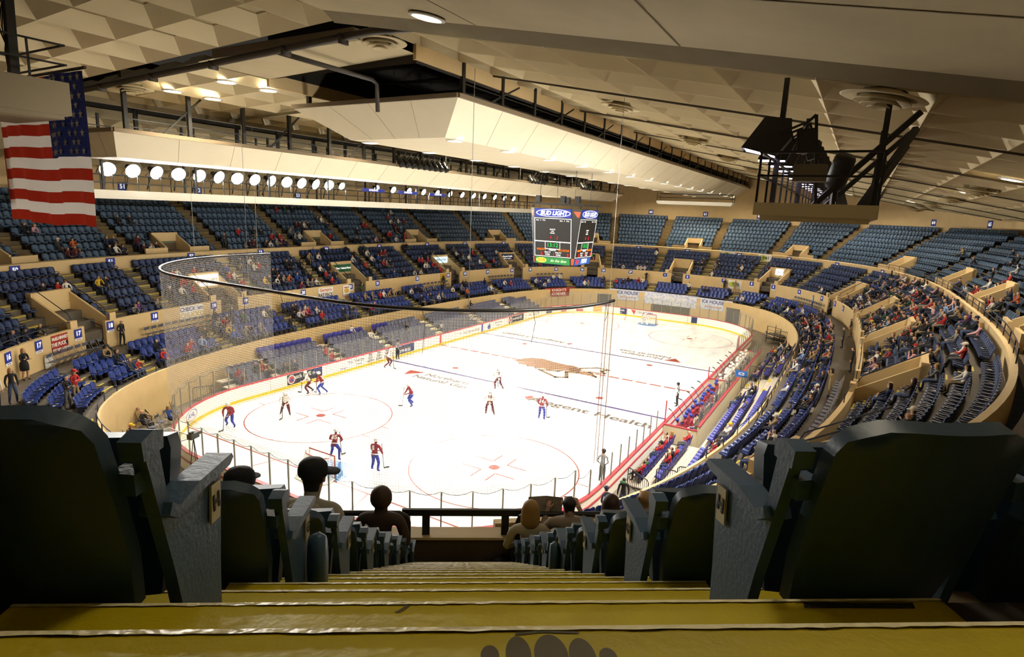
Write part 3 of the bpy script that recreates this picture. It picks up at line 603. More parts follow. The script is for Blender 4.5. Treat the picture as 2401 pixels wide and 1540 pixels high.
# ---------------------------------------------------------------- seats of the bowl
TIERS = (T1, T2, T3)
def seat_list(ti):
    """every seat of a tier: block, row, index in row, x, y, z, turn"""
    T = TIERS[ti]; out = []; ais = sorted(a for a in T['ais']); edges = [U0]+[a for a in ais if U0 < a < U1]+[U1]
    for bi in range(len(edges)-1):
        a, b_ = edges[bi], edges[bi+1]
        for r in range(T['n']):
            d = T['d0']+T['dd']*r+(.33 if T['dd'] > 0 else .07)
            us = np.linspace(a, b_, 60); q = bp(us, d); L = np.concatenate([[0], np.cumsum(np.hypot(np.diff(q[:, 0]), np.diff(q[:, 1])))])
            n = int((L[-1]-1.15)/.54)
            if n < 1: continue
            s0 = (L[-1]-n*.54)/2
            for i in range(n):
                u = float(np.interp(s0+.54*(i+.5), L, us))
                if ti == 0 and r == 0 and not 98.5 < u < 126: continue
                if any(abs(u-v) < (1.75 if ti == 1 else 1.35) for v in T['vom']) and r < (3 if ti == 1 else 2): continue
                p = bp(u, d); out.append((bi, r, i, n, float(p[0]), float(p[1]), T['z']+T['dz']*r, math.atan2(p[2], -p[3]), u))
    return out
SEATS = [seat_list(i) for i in range(3)]
#SPLIT
SC = [mat('royal_blue_plastic', '263A80', .38, spec=.6), mat('navy_plastic', '24365F', .5, spec=.5), mat('slate_blue_plastic', '3F566E', .5, spec=.5)]
M_leg = mat('dark_seat_iron', '1C2230', .5)
def seat_back(g):
    R = []
    for j, (z, y, w) in enumerate(((.38, -.15, .235), (.55, -.19, .255), (.74, -.23, .255), (.865, -.262, .225), (.895, -.272, .14))):
        R.append([(w*t, y+.05*t*t, z) for t in (-1, -.5, 0, .5, 1)])
    B = [[(x*1.04, y-.045, z+(.012 if j > 2 else 0)) for x, y, z in r] for j, r in enumerate(R)]
    g.grid(R[::-1]); g.grid(B)
    k = g.n; n = 25
    for j in range(4):
        for c in (0, 4):
            a, b_ = k-2*n+(4-j)*5+c, k-2*n+(3-j)*5+c; e, f = k-n+j*5+c, k-n+(j+1)*5+c; g.f.append((a, b_, f, e) if c == 0 else (b_, a, e, f)); g.m.append(0)
    for c in range(4): g.f.append((k-2*n+c, k-2*n+c+1, k-n+20+c+1, k-n+20+c)); g.m.append(0)
    return g
def seat_pan(g):
    M = Matrix.Rotation(math.radians(14), 4, 'X')
    R = [[(x, y, z) for x, z in ((-.22, .05), (-.12, .0), (.12, .0), (.22, .05))] for y, dz in ((-.2, 0), (.1, 0), (.2, 0))]
    T_ = lambda p, dz: tuple((M@Vector((p[0], p[1], p[2]+dz)))+Vector((0, .05, .40)))
    top = [[T_(p, .02) for p in r] for r in R]; low = [[T_(p, -.05) for p in r] for r in R]
    g.grid(top[::-1]); g.grid(low); g.grid([[top[2][i] for i in range(4)], [low[2][i] for i in range(4)]]); g.grid([[r[0] for r in low], [r[0] for r in top]]); g.grid([[r[3] for r in top], [r[3] for r in low]]); return g
def seat_leg(g, xs=(-.25, .25)):
    for x in xs: g.box((x, -.03, .22), (.03, .2, .44)); g.box((x, .0, .56), (.045, .3, .04))
    return g
FG_HIDE = [(-999, 335, 950, 9999), (-999, 520, 1050, 9999), (1905, 9999, 1000, 9999), (1690, 9999, 1080, 9999), (-999, 9999, 1240, 9999), (500, 740, 1130, 9999), (1500, 9999, 1165, 9999)]
def seen(x, y, w): return w > 2 and -15 < x < 2416 and -15 < y < 1555 and not any(a < x < b_ and c < y < d for a, b_, c, d in FG_HIDE)
KIND = ('lower_tier_seat', 'middle_tier_seat', 'upper_tier_seat'); CNAME = ('royal blue', 'navy blue', 'slate blue'); TN = ('lower tier', 'middle tier', 'upper tier')
me_parts = [[seat_back(MB()).mesh('backrest', SC[t], True), seat_pan(MB()).mesh('seat_pan', SC[t], True), seat_leg(MB(), (-.25,)).mesh('leg', M_leg), seat_leg(MB(), (.25,)).mesh('leg', M_leg)] for t in range(3)]
def block_names(ti):
    """which block of seats between two aisles, told by the section signs one can read"""
    sg = SGN1 if ti == 0 else SGN2; ais = sorted(TIERS[ti]['ais']); ed = [U0]+[a for a in ais if U0 < a < U1]+[U1]; nm = {}; used = set()
    for bi in range(len(ed)-1):
        c = (ed[bi]+ed[bi+1])/2; s = sorted(sg, key=lambda q: abs(q[1]-c)); ns = []
        for q in s:
            if q[0] not in ns: ns.append(q[0])
        n0, n1, n2 = (numw(k) for k in ns[:3])
        for key in ('by sign %s' % n0, 'between signs %s and %s' % (n0, n1), 'past sign %s' % n0, 'between signs %s and %s' % (n0, n2), 'well past sign %s' % n0, 'two blocks past sign %s' % n0, 'the last block past sign %s' % n0):
            if key not in used: break
        used.add(key); nm[bi] = key
    return nm
BN_ = [block_names(i) for i in range(3)]
def seat_where(ti, s): return '%s in row %s, %s %s' % (ordw(s[2]), numw(s[1]+1 if ti else 4-s[1]), TN[ti], BN_[ti][s[0]])
NPART, NIND = (90, 110, 50), 300
for ti in range(3):
    sl = SEATS[ti]; P = pix(np.array([(s[4], s[5], s[6]+.6) for s in sl])); vis = [i for i in range(len(sl)) if seen(*P[i])]
    vis.sort(key=lambda i: P[i][2]); ind = vis[:NIND]; rest = vis[NIND:]
    one = MB(); seat_back(one); k = one.n; seat_pan(one); seat_leg(one); lm = [0]*len(one.f); lm[-len(seat_leg(MB()).f):] = [1]*len(seat_leg(MB()).f); one.m = lm
    me1 = one.mesh('seat_shell', [SC[ti], M_leg], True)
    for c, i in enumerate(ind):
        s = sl[i]; lab = '%s seat, %s' % (CNAME[ti], seat_where(ti, s)); grp = '%s seats of the %s' % (CNAME[ti], TN[ti])
        if c < NPART[ti]:
            e = empty(KIND[ti], s[4:7], s[7], lab, 'seat', grp)
            for me in me_parts[ti]: put(me.name, me, (0, 0, 0), 0, e)
        else: tag(put(KIND[ti], me1, s[4:7], s[7]), lab, 'seat', grp)
    # the seats farther off, one mass per tier
    V = np.array(one.v); nf = len(one.f); n = len(V); allv = []; q4 = [f for f in one.f]
    for i in rest:
        s = sl[i]; c_, s_ = math.cos(s[7]), math.sin(s[7]); allv.append(np.stack([V[:, 0]*c_-V[:, 1]*s_+s[4], V[:, 0]*s_+V[:, 1]*c_+s[5], V[:, 2]+s[6]], 1))
    if allv:
        fl = np.array(q4); F = (fl[None]+(np.arange(len(rest))*n)[:, None, None]).reshape(-1, 4); Vv = np.concatenate(allv)
        me = bpy.data.meshes.new('seat_rows'); me.vertices.add(len(Vv)); me.vertices.foreach_set('co', Vv.ravel()); me.loops.add(F.size); me.loops.foreach_set('vertex_index', F.ravel().astype(np.int32))
        me.polygons.add(len(F)); me.polygons.foreach_set('loop_start', np.arange(0, F.size, 4, dtype=np.int32)); me.polygons.foreach_set('material_index', np.tile(np.array(lm, dtype=np.int32), len(rest)))
        me.polygons.foreach_set('use_smooth', np.ones(len(F), dtype=bool)); me.materials.append(SC[ti]); me.materials.append(M_leg); me.update(calc_edges=True); me.validate()
        o = bpy.data.objects.new('distant_%s_seating' % ('lower', 'middle', 'upper')[ti], me); COL.objects.link(o); tag(o, 'mass of distant %s seats around the far %s' % (CNAME[ti], TN[ti]), 'seating', None, 'stuff')
# white programme sheets left lying on seats
def sheets():
    g = MB(); g.add([(-.11, -.12, 0), (.11, -.12, 0), (.11, .1, .02), (-.11, .12, .0), ], [(0, 1, 2, 3)]); me = g.mesh('paper_sheet', M_whitep); n = 0
    for ti, st in ((0, 4), (1, 5)):
        sl = SEATS[ti]; P = pix(np.array([(s[4], s[5], s[6]+.6) for s in sl])); vis = sorted([i for i in range(len(sl)) if seen(*P[i]) and (sl[i][2]*7+sl[i][1]*3+sl[i][0]) % st == 0 and i not in TAKEN[ti]], key=lambda i: P[i][2])[:130]
        for i in vis:
            s = sl[i]; o = put('paper_sheet', me, (s[4], s[5], s[6]+.475), s[7]+.3); o.rotation_euler.x = .24; tag(o, 'white paper on seat %s' % seat_where(ti, s), 'paper', 'paper sheets left on seats')
# ---------------------------------------------------------------- dasher boards, glass, adverts
def clear(name, tint, gl, rough=.03, dif=0.):
    m = bpy.data.materials.new(name); m.use_nodes = True; nt = m.node_tree; nt.nodes.clear()
    t = nt.nodes.new('ShaderNodeBsdfTransparent'); t.inputs[0].default_value = rgb(tint); g = nt.nodes.new('ShaderNodeBsdfGlossy'); g.inputs['Roughness'].default_value = rough
    x = nt.nodes.new('ShaderNodeMixShader'); x.inputs[0].default_value = gl; o = nt.nodes.new('ShaderNodeOutputMaterial')
    nt.links.new(t.outputs[0], x.inputs[1]); nt.links.new(g.outputs[0], x.inputs[2]); last = x
    if dif:
        d = nt.nodes.new('ShaderNodeBsdfDiffuse'); d.inputs[0].default_value = (.8, .8, .8, 1); y = nt.nodes.new('ShaderNodeMixShader'); y.inputs[0].default_value = dif
        nt.links.new(x.outputs[0], y.inputs[1]); nt.links.new(d.outputs[0], y.inputs[2]); last = y
    nt.links.new(last.outputs[0], o.inputs[0]); MATS[name] = m; return m
M_glass = clear('clear_dasher_glass', 'F0F3F0', .045, .05, .07)
M_board = mat('white_board_plastic', 'F3EFE6', .35); M_cap = mat('red_cap_rail', 'B5404A', .45); M_kick = mat('yellow_kick_plate', 'E3C534', .45); M_alu = mat('aluminium_post', '8F8A7E', .45, .3)
RINK = [Vector(p) for p in rink(.06, 10)]
def rp(s):
    """point and inward direction on the board line at arc length s"""
    s %= RPER; k = int(np.searchsorted(RCUM, s, 'right'))-1; a, b_ = RINK[k], RINK[(k+1) % len(RINK)]; d = (b_-a); t = (s-RCUM[k])/max(d.length, 1e-6); d.normalize()
    return a.lerp(b_, t), Vector((-d.y, d.x, 0)), d
RCUM = [0.]
for i in range(len(RINK)): RCUM.append(RCUM[-1]+(RINK[(i+1) % len(RINK)]-RINK[i]).length)
RPER = RCUM[-1]; RCUM = np.array(RCUM[:-1])
boards = empty('dasher_boards', (0, 0, 0), 0, 'white dasher boards with red cap rail, yellow kick plate and glass around the ice', 'rink boards')
def band(name, r0, r1, z0, z1, m):
    g = MB(); n = 12; a, b_, c, d = rink(r0, n, z0), rink(r1, n, z0), rink(r1, n, z1), rink(r0, n, z1); k = len(a)
    g.grid([[a[i], b_[i], c[i], d[i]] for i in list(range(k))+[0]], closed=True); return g.ob(name, m, boards)
band('board_wall', 0, .12, 0, 1.06, M_board); band('cap_rail', -.03, .17, 1.06, 1.12, M_cap); band('kick_plate', -.02, .0, 0, .2, M_kick); band('outer_rail', .12, .16, .55, .65, M_cap)
SIDE = lambda p: p.x > 12.9 and -11.2 < p.y < 13.8          # benches: no glass in front
NG = int(RPER/1.24); st = RPER/NG; panes = []; posts = []
for i in range(NG):
    s = i*st; p, n, d = rp(s); q, n2, d2 = rp(s+st); mid = (p+q)/2
    if SIDE(mid): continue
    end = abs(mid.y) > RY-RR+1.5; h = 2.92 if end else 2.55
    panes.append((p, q, h, mid)); posts.append((p, h, mid, n))
dist = lambda m: (Vector(CAM)-m).length
def pane_mb(g, a): 
    p, q, h, mid = a; d = (q-p).normalized(); p = p+d*.03; q = q-d*.03; n = Vector((-d.y, d.x, 0))*.006; g.add([p+n+Vector((0, 0, 1.1)), q+n+Vector((0, 0, 1.1)), q+n+Vector((0, 0, h)), p+n+Vector((0, 0, h))], [(0, 1, 2, 3)])
def post_mb(g, a):
    p, h, mid, n = a; g.box((p.x, p.y, (1.1+h-.22)/2), (.055, .055, h-.22-1.1+.02) if False else (.055, .055, h-.22-1.1), 0, Matrix.Rotation(math.atan2(n.y, n.x), 3, 'Z')); 
panes.sort(key=lambda a: dist(a[3])); posts.sort(key=lambda a: dist(a[2]))
for nm, L_, fn, m in (('glass_pane', panes, pane_mb, M_glass), ('stanchion', posts, post_mb, M_alu)):
    for a in L_[:100]: g = MB(); fn(g, a); g.ob(nm, m, boards)
    if L_[100:]:
        g = MB()
        for a in L_[100:]: fn(g, a)
        o = g.ob('far_'+nm, m, boards); o['kind'] = 'stuff'
# rope drooping between the posts of the near end
g = MB()
for p, h, mid, n in posts:
    if mid.y < -RY+RR:
        s0 = p; dd = Vector((n.y, -n.x, 0)); g.tube([s0+Vector((0, 0, h-.2)), s0+dd*-.62*1+Vector((0, 0, h-.34)), s0-dd*1.22+Vector((0, 0, h-.2))] if False else [s0+dd*(-t)+Vector((0, 0, h-.2-.16*math.sin(PI*t/1.22))) for t in (0, .3, .61, .92, 1.22)], .012, 4)
g.ob('rope', M_dark, boards)
# vertical seams and line marks on the boards
def onboard(x, y, nx, ny, w, z0, z1, name, m, off=.004):
    n = Vector((nx, ny, 0)); t = Vector((-ny, nx, 0)); c = Vector((x, y, (z0+z1)/2))+n*off; g = MB(); M = frame(c, t)
    g.box((0, 0, 0), (w, z1-z0, .006), 0); g.v = [tuple(M@Vector(v)) for v in g.v]; return g.ob(name, m, boards), M
def ad(x, y, nx, ny, w, bg, items, name='advert_panel', z0=.24, z1=1.02):
    o, M = onboard(x, y, nx, ny, w, z0, z1, name, bg, .006)
    for s, dx, dy, sz, m, sx in items: text('advert_lettering', s, sz, M@Matrix.Translation((dx, dy, .006)), m, boards, .001, .006, sx)
    return M
M_adn = mat('advert_navy', '2E3A63', .45); M_adk = mat('advert_black', '25242C', .45); M_ink = mat('advert_dark_ink', '2B2A38', .5); M_adr = mat('advert_red', 'B94A42', .45); M_adb = mat('advert_blue_ink', '3A45A0', .5); M_ado = mat('advert_amber', 'D9A13C', .45); M_adg = mat('advert_grey_ink', '77757C', .5)
WL = -RX
for y, m in ((-7.62, M_adb), (0, M_adr), (7.62, M_adb)):
    onboard(WL, y, 1, 0, .3, .2, 1.06, 'line_mark', m); 
M = ad(WL, -16.9, 1, 0, 3.3, M_adk, [('watch LIVE on', -.1, .1, .42, M_white, 1.0), ('B2', 1.2, .12, .6, M_adb, 1.1), ('www.watch.com', .3, -.27, .2, M_adb, 1.)][:2])
g = MB(); g.ball((0, 0, .004), (.34, .34, .004), 20, 4); g.ball((0, 0, .008), (.27, .27, .004), 20, 4, 1); g.ball((0, -.06, .012), (.14, .14, .004), 12, 4, 2); g.v = [tuple(M@(Vector(v)+Vector((-1.27, 0, 0)))) for v in g.v]; g.ob('advert_emblem', [M_white, M_adr, M_adb], boards)
ad(WL, -12.1, 1, 0, 3.6, M_board, [('Val Verde', .5, .12, .42, M_adg, 1.1), ('Dental', .8, -.2, .22, M_adg, 1.1), ('327-6531', -.9, -.28, .2, M_adb, 1)])
for k in range(3): ad(WL, -9.9+1.05*k, 1, 0, .8, M_board, [('BIG\nRED\nKENO', 0, .02, .26, M_ink, 1.1)])
ad(WL, -5.4, 1, 0, 2.6, M_adn, [('Omaha Knights', 0, .12, .24, M_gold, 1), ('399-8550', 0, -.16, .42, M_white, 1)])
M = ad(WL, 5.0, 1, 0, 4.0, M_board, [('First National Bank', .5, -.02, .4, M_adg, 1), ('1', -1.62, 0, .4, M_ink, 1)])
M = ad(WL, 10.4, 1, 0, 4.3, M_board, [('Bruns Mutual', .7, .15, .3, M_adg, 1), ('Insurance', .7, -.18, .24, M_adg, 1)]); g = MB(); g.ball((-1.35, -.12, .01), (.34, .26, .004), 14, 4); g.ball((-1.35, .2, .01), (.12, .17, .004), 12, 4, 1); g.v = [tuple(M@Vector(v)) for v in g.v]; g.ob('advert_figure', [M_adb, M_adg], boards)
M = ad(WL, 15.2, 1, 0, 3.6, M_adk, [('weekdays LIVE', .3, .05, .36, M_white, 1)]); g = MB(); g.ball((-1.35, 0, .006), (.33, .33, .004), 18, 4); g.ball((-1.35, 0, .01), (.24, .24, .004), 18, 4, 1); g.v = [tuple(M@Vector(v)) for v in g.v]; g.ob('advert_emblem', [M_white, M_adr], boards)
ad(WL, 19.6, 1, 0, 3.8, M_board, [('KOTK', .9, -.05, .5, M_ink, 1.1), ('AM', -.9, 0, .3, M_adr, 1)])
def arcad(deg, sx, sy, w, bg, items):
    t = math.radians(deg); cx, cy_ = sx*(RX-RR), sy*(RY-RR); r = RR-.02; n = (-math.cos(t), -math.sin(t)); return ad(cx+r*math.cos(t), cy_+r*math.sin(t), n[0], n[1], w, bg, items)
arcad(168, -1, 1, 1.6, M_adn, []); arcad(150, -1, 1, 2.2, M_adr, [('ALL YOU CAN EAT', 0, .12, .2, M_white, 1), ('SUNDAYS', 0, -.15, .22, M_white, 1)]); arcad(133, -1, 1, 2.2, M_adr, [('WINGS', 0, 0, .4, M_white, 1)]); arcad(116, -1, 1, 2.2, M_ado, [])
ad(-6.0, RY-.04, 0, -1, 3.4, M_adn, [('Alegent Health', .2, .1, .36, M_white, 1.1), ('This is your healthcare', .2, -.22, .18, M_white, 1)])
M = ad(-2.0, RY-.04, 0, -1, 3.4, M_board, [('CBS', -.5, .1, .4, M_adg, 1.1), ('HOME', .7, .1, .42, M_adb, 1.2)]); g = MB(); g.add([M@Vector(p) for p in ((-1.7, .35, .01), (-1.0, .3, .01), (-1.2, -.3, .01))], [(0, 1, 2)]); g.ob('advert_emblem', M_adr, boards)
ad(6.3, RY-.04, 0, -1, 3.6, M_adn, [('Alegent Health', .2, .1, .36, M_white, 1.1), ('This is your healthcare', .2, -.22, .18, M_white, 1)])
M = arcad(214, -1, -1, 1.5, M_board, [('AHL', 0, 0, .42, M_adb, 1.1)]); g = MB(); k = 36
g.add([(.72*math.cos(a)*r, .34*math.sin(a)*r, .01) for r in (1, .9) for a in np.linspace(0, 2*PI, k+1)[:-1]], [(i, (i+1) % k, k+(i+1) % k, k+i) for i in range(k)], [0 if i < k/2 else 1 for i in range(k)]); g.v = [tuple(M@Vector(v)) for v in g.v]; g.ob('advert_oval', [M_adb, M_adr], boards)
for y in (-4.2, 4.0): onboard(y, RY, 0, -1, .03, .2, 1.06, 'board_seam', M_adg)
for y in (-20, -14.8, -2.6, 2.6, 13., 17.4, 22): onboard(WL, y, 1, 0, .025, .2, 1.06, 'board_seam', M_adg)
# ---------------------------------------------------------------- goals
M_goal = mat('red_goal_pipe', 'A8432C', .4); M_gnet = clear('white_goal_netting', 'FFFFFF', .0, .5, .45)
def goal(sy, label):
    e = empty('goal', (0, 26.9*sy, .035), 0 if sy > 0 else PI, label, 'hockey goal')   # local +y points to the end boards
    g = MB(); g.tube([(-.915, 0, 0), (-.915, 0, 1.22), (.915, 0, 1.22), (.915, 0, 0)], .04, 8); g.ob('post_and_crossbar', M_goal, e, True)
    g = MB(); base = [(-.915, 0, .03), (-1.1, .55, .03), (-.8, 1.05, .03), (0, 1.15, .03), (.8, 1.05, .03), (1.1, .55, .03), (.915, 0, .03)]; g.tube(base, .04, 8); g.ob('base_frame', M_white, e, True)
    top = [(-.915, 0, 1.22), (-.85, .3, 1.2), (-.6, .5, 1.18), (0, .55, 1.18), (.6, .5, 1.18), (.85, .3, 1.2), (.915, 0, 1.22)]
    g = MB(); g.tube(top[1:-1], .025, 6); g.ob('top_shelf_frame', M_goal, e, True)
    g = MB(); g.grid([base, top]); g.add(top, [tuple(range(7))]); g.ob('netting', M_gnet, e); return e
goal(-1, 'red framed goal with white netting before the blue crease at the near end'); goal(1, 'red framed goal with white netting in front of the far end boards')
# ---------------------------------------------------------------- safety net on a curved pipe
m = bpy.data.materials.new('safety_netting'); m.use_nodes = True; nt = m.node_tree; nt.nodes.clear(); MATS['safety_netting'] = m
tc = nt.nodes.new('ShaderNodeUVMap'); sp = nt.nodes.new('ShaderNodeSeparateXYZ'); nt.links.new(tc.outputs[0], sp.inputs[0]); outs = []
for ax in (0, 1):
    a = nt.nodes.new('ShaderNodeMath'); a.operation = 'MULTIPLY'; a.inputs[1].default_value = 1/.11; b = nt.nodes.new('ShaderNodeMath'); b.operation = 'FRACT'; c = nt.nodes.new('ShaderNodeMath'); c.operation = 'LESS_THAN'; c.inputs[1].default_value = .11
    nt.links.new(sp.outputs[ax], a.inputs[0]); nt.links.new(a.outputs[0], b.inputs[0]); nt.links.new(b.outputs[0], c.inputs[0]); outs.append(c)
mx = nt.nodes.new('ShaderNodeMath'); mx.operation = 'MAXIMUM'; nt.links.new(outs[0].outputs[0], mx.inputs[0]); nt.links.new(outs[1].outputs[0], mx.inputs[1])
tr = nt.nodes.new('ShaderNodeBsdfTransparent'); tr.inputs[0].default_value = (.985, .985, .985, 1); df = nt.nodes.new('ShaderNodeBsdfDiffuse'); df.inputs[0].default_value = rgb('C9C6C0'); ms = nt.nodes.new('ShaderNodeMixShader'); sc_ = nt.nodes.new('ShaderNodeMath'); sc_.operation = 'MULTIPLY'; sc_.inputs[1].default_value = .75
nt.links.new(mx.outputs[0], sc_.inputs[0]); nt.links.new(sc_.outputs[0], ms.inputs[0]); nt.links.new(tr.outputs[0], ms.inputs[1]); nt.links.new(df.outputs[0], ms.inputs[2]); o_ = nt.nodes.new('ShaderNodeOutputMaterial'); nt.links.new(ms.outputs[0], o_.inputs[0])
HZ = 10.0; hoop = []
full = rink(.12, 16)
i0 = [i for i, p in enumerate(full) if p[1] < 0]
loop = [full[i] for i in i0]                              # left corner, then right corner, in order along the near end
loop = [(-13.12, -19.5, 0)]+loop+[(13.12, -22.6, 0)] if loop[0][0] < 0 else loop
hoop = [Vector((x, y, HZ)) for x, y, z in loop]
net = empty('safety_net', (0, 0, 0), 0, 'tall protective netting hung from a curved pipe behind the near goal', 'safety net')
g = MB(); g.tube(hoop, .07, 8); g.ob('curved_pipe', mat('hoop_pipe', '2A2622', .35, .3), net, True)
seg = []; L = 0.; uv = []
fine = []
for a, b_ in zip(hoop, hoop[1:]):
    n = max(1, int((b_-a).length/.5)); fine += [a.lerp(b_, i/n) for i in range(n)]
fine.append(hoop[-1]); g = MB(); rows = []; LEN = [0.]
for a, b_ in zip(fine, fine[1:]): LEN.append(LEN[-1]+(b_-a).length)
ZN = np.linspace(HZ, 2.62, 9)
for z in ZN: rows.append([p+Vector((0, 0, z-HZ))+Vector((-p.y, p.x, 0)).normalized()*0+Vector((p.x, p.y, 0)).normalized()*(.05*math.sin(l*1.9)*(HZ-z)/7) for p, l in zip(fine, LEN)])
g.grid(rows); o = g.ob('netting', m, net, True); ul = o.data.uv_layers.new(name='UVMap'); nf = len(fine)
for poly in o.data.polygons:
    for li in poly.loop_indices: v = o.data.loops[li].vertex_index; ul.data[li].uv = (LEN[v % nf], float(ZN[v//nf]))
g = MB()
for k in (nf-1, nf-2, nf-3): g.tube([fine[k], fine[k]+Vector((0, 0, 2.65-HZ))], .016, 5)
g.ob('edge_cord', mat('tan_net_cord', '8A6248', .8), net)
g = MB()
for k in range(4, nf, 5): g.tube([fine[k]+Vector((0, 0, 0)), fine[k]+Vector((.1, .05, -.5)), fine[k]+Vector((-.05, .1, -.9-.4*(k % 3)))], .012, 4)
g.ob('loose_tie', M_dark, net)
for k, (a, lab) in enumerate(((2, 'hoop tail over the far stand'), (9, 'hoop bend on the left'), (30, 'the middle of the near end'), (46, 'the near right of the ice'), (60, 'hoop end beside the benches'))):
    p = fine[min(a, nf-1)]; g = MB(); g.tube([p, p+Vector((0, 0, 6.6 if -5 < p.x < 6 else 8.4))], .01, 6); g.ob('suspension_cable', M_alu, net)
# ---------------------------------------------------------------- aisle steps (part of the concrete)
M_step = mat('worn_concrete_step', '7A705E', .8, var=.2, scale=4); M_step3 = mat('brown_step', '6F5D3C', .8, var=.2, scale=4); M_yel3 = mat('worn_yellow_edge', '8F7A38', .7, var=.3, scale=6)
def aisle_steps(ti, a):
    T = TIERS[ti]; g = MB(); up = T['dd'] > 0; n = T['n']
    for r in range(n+(0 if up else 0)):
        if ti == 0 and r == 0: continue
        if any(abs(a-v) < 1.3 for v in T['vom']) and r < (3 if ti == 1 else 2): continue
        dr = abs(T['dd']); rise = abs(T['dz']); lo = T['z']+T['dz']*r
        d0 = (T['d0']-.15+dr*r) if up else (-1.55-.9*(r-1)-.9)           # front edge of this tread
        for h, dd0, dd1 in ((rise/2, dr*.5, dr),):
            q0, q1 = bp(a, d0+dd0), bp(a, d0+dd1); c = (Vector(q0[:2])+Vector(q1[:2]))/2; M = Matrix.Rotation(face(a), 3, 'Z')
            g.box((c.x, c.y, lo+h/2), (1.05, dd1-dd0, h), 0, M)
            e = bp(a, d0+dd0+.05); g.box((e[0], e[1], lo+h+.006), (1.05, .075, .02), 1, M)
            e = bp(a, d0+.05); g.box((e[0], e[1], lo+.008), (1.05, .075, .02), 1, M)
            e = bp(a, d0+dd0-.006); g.box((e[0], e[1], lo+h-.05), (1.05, .012, .05), 1, M)
    if g.n: g.ob('floor_aisle_steps', [M_step, M_yel] if ti < 2 else [M_step3, M_yel3], kind='structure')
for ti in range(3):
    for a in TIERS[ti]['ais']:
        if U0 < a < U1: aisle_steps(ti, a)
# ---------------------------------------------------------------- doorways through the tiers
def L2(v, du, d): q = bp(v, 0); t = Vector((-q[3], q[2])); return Vector(q[:2])+t*du+Vector((q[2], q[3]))*d       # straight local frame at a doorway
def slab(g, v, du0, du1, d0, d1, z0, z1, mi=0, z1b=None):
    a, b_, c, d = L2(v, du0, d0), L2(v, du1, d0), L2(v, du1, d1), L2(v, du0, d1); zb = z1 if z1b is None else z1b
    g.add([(a.x, a.y, z0), (b_.x, b_.y, z0), (c.x, c.y, z0), (d.x, d.y, z0), (a.x, a.y, z1), (b_.x, b_.y, z1), (c.x, c.y, zb), (d.x, d.y, zb)], [(3, 2, 1, 0), (4, 5, 6, 7), (0, 1, 5, 4), (1, 2, 6, 5), (2, 3, 7, 6), (3, 0, 4, 7)], mi)
M_door = mat('dark_doorway', '3B3F34', .8)
for k, v in enumerate(VOM2):
    g = MB()
    for s in (-1, 1): slab(g, v, s*1.3, s*1.46, .22, 3.1, 3.6, 5.6, 0, 7.45); slab(g, v, s*1.3, s*1.8, .0, .24, 3.6, 5.95)
    slab(g, v, -1.46, 1.46, 2.75, 3.05, 6.1, 7.45)
    slab(g, v, -1.3, 1.3, 4.2, 4.3, 3.6, 6.4, 1); slab(g, v, -1.32, -1.27, 2.9, 4.3, 3.6, 6.4, 1); slab(g, v, 1.27, 1.32, 2.9, 4.3, 3.6, 6.4, 1); slab(g, v, -1.4, 1.4, .1, 4.3, 3.5, 3.69, 2); slab(g, v, -1.4, 1.4, 2.9, 4.3, 6.35, 6.5, 1)
    g.ob('wall_doorway', [M_beige, M_green, M_conc], kind='structure')
    g = MB()
    for s in (-1, 1):
        P = [(*L2(v, s*1.38, d), z) for d, z in ((.3, 5.95), (.45, 6.3), (3.0, 8.0))]; g.tube(P, .03, 6)
        P = [(*L2(v, s*1.0, d), z) for d, z in ((.1, 3.7), (.1, 5.0), (1.6, 5.6))]; g.tube(P, .03, 6); P = [(*L2(v, s*1.0, d), z) for d, z in ((.1, 4.4), (1.6, 5.1))]; g.tube(P, .025, 6)
    g.ob('trim_doorway_rails', M_navyrail, kind='structure')
for k, v in enumerate(VOM3):
    g = MB()
    for s in (-1, 1): slab(g, v, s*1.05, s*1.2, 6.2, 8.0, 8.3, 9.45, 0, 10.5); slab(g, v, s*1.05, s*3., 6.05, 6.22, 8.3, 9.35)
    slab(g, v, -1.2, 1.2, 7.75, 7.98, 9.75, 10.5); slab(g, v, -1.1, 1.1, 8.0, 8.05, 8.3, 10.2, 1); slab(g, v, -1.1, 1.1, 6.1, 8.0, 8.3, 8.46, 2)
    g.ob('wall_upper_doorway', [M_beige, M_green, M_conc3], kind='structure')
# ---------------------------------------------------------------- rails
def swept_rail(name, d, z, u0, u1, hs, m, r=.025, step=2.2):
    g = MB(); n = max(2, int(abs(u1-u0)/1.1)+1); P = [bp(u, d) for u in np.linspace(u0, u1, n)]
    for h in hs: g.tube([(p[0], p[1], z+h) for p in P], r, 6)
    for p in P[::2]: g.bar((p[0], p[1], z), (p[0], p[1], z+hs[-1]), r*1.6)
    return g.ob(name, m, kind='structure')
for a, b_ in segs:
    if b_-a > 2 and b_ > -14: swept_rail('trim_wall_rail', .1, ZWT, max(a, -17)+.4, b_-.4, (.42,), M_navyrail)
swept_rail('trim_parapet_rail', 5.66, 8.95, -19., 30, (.3, .58), M_navyrail)
ed = [U0]+[a for a in sorted(AIS1) if U0 < a < U1]+[U1]
for a, b_ in zip(ed, ed[1:]):
    if b_-a > 2 and a > -23: swept_rail('trim_lower_rail', -4.38, 2.8, a+.5, b_-.5, (.38,), M_navyrail)
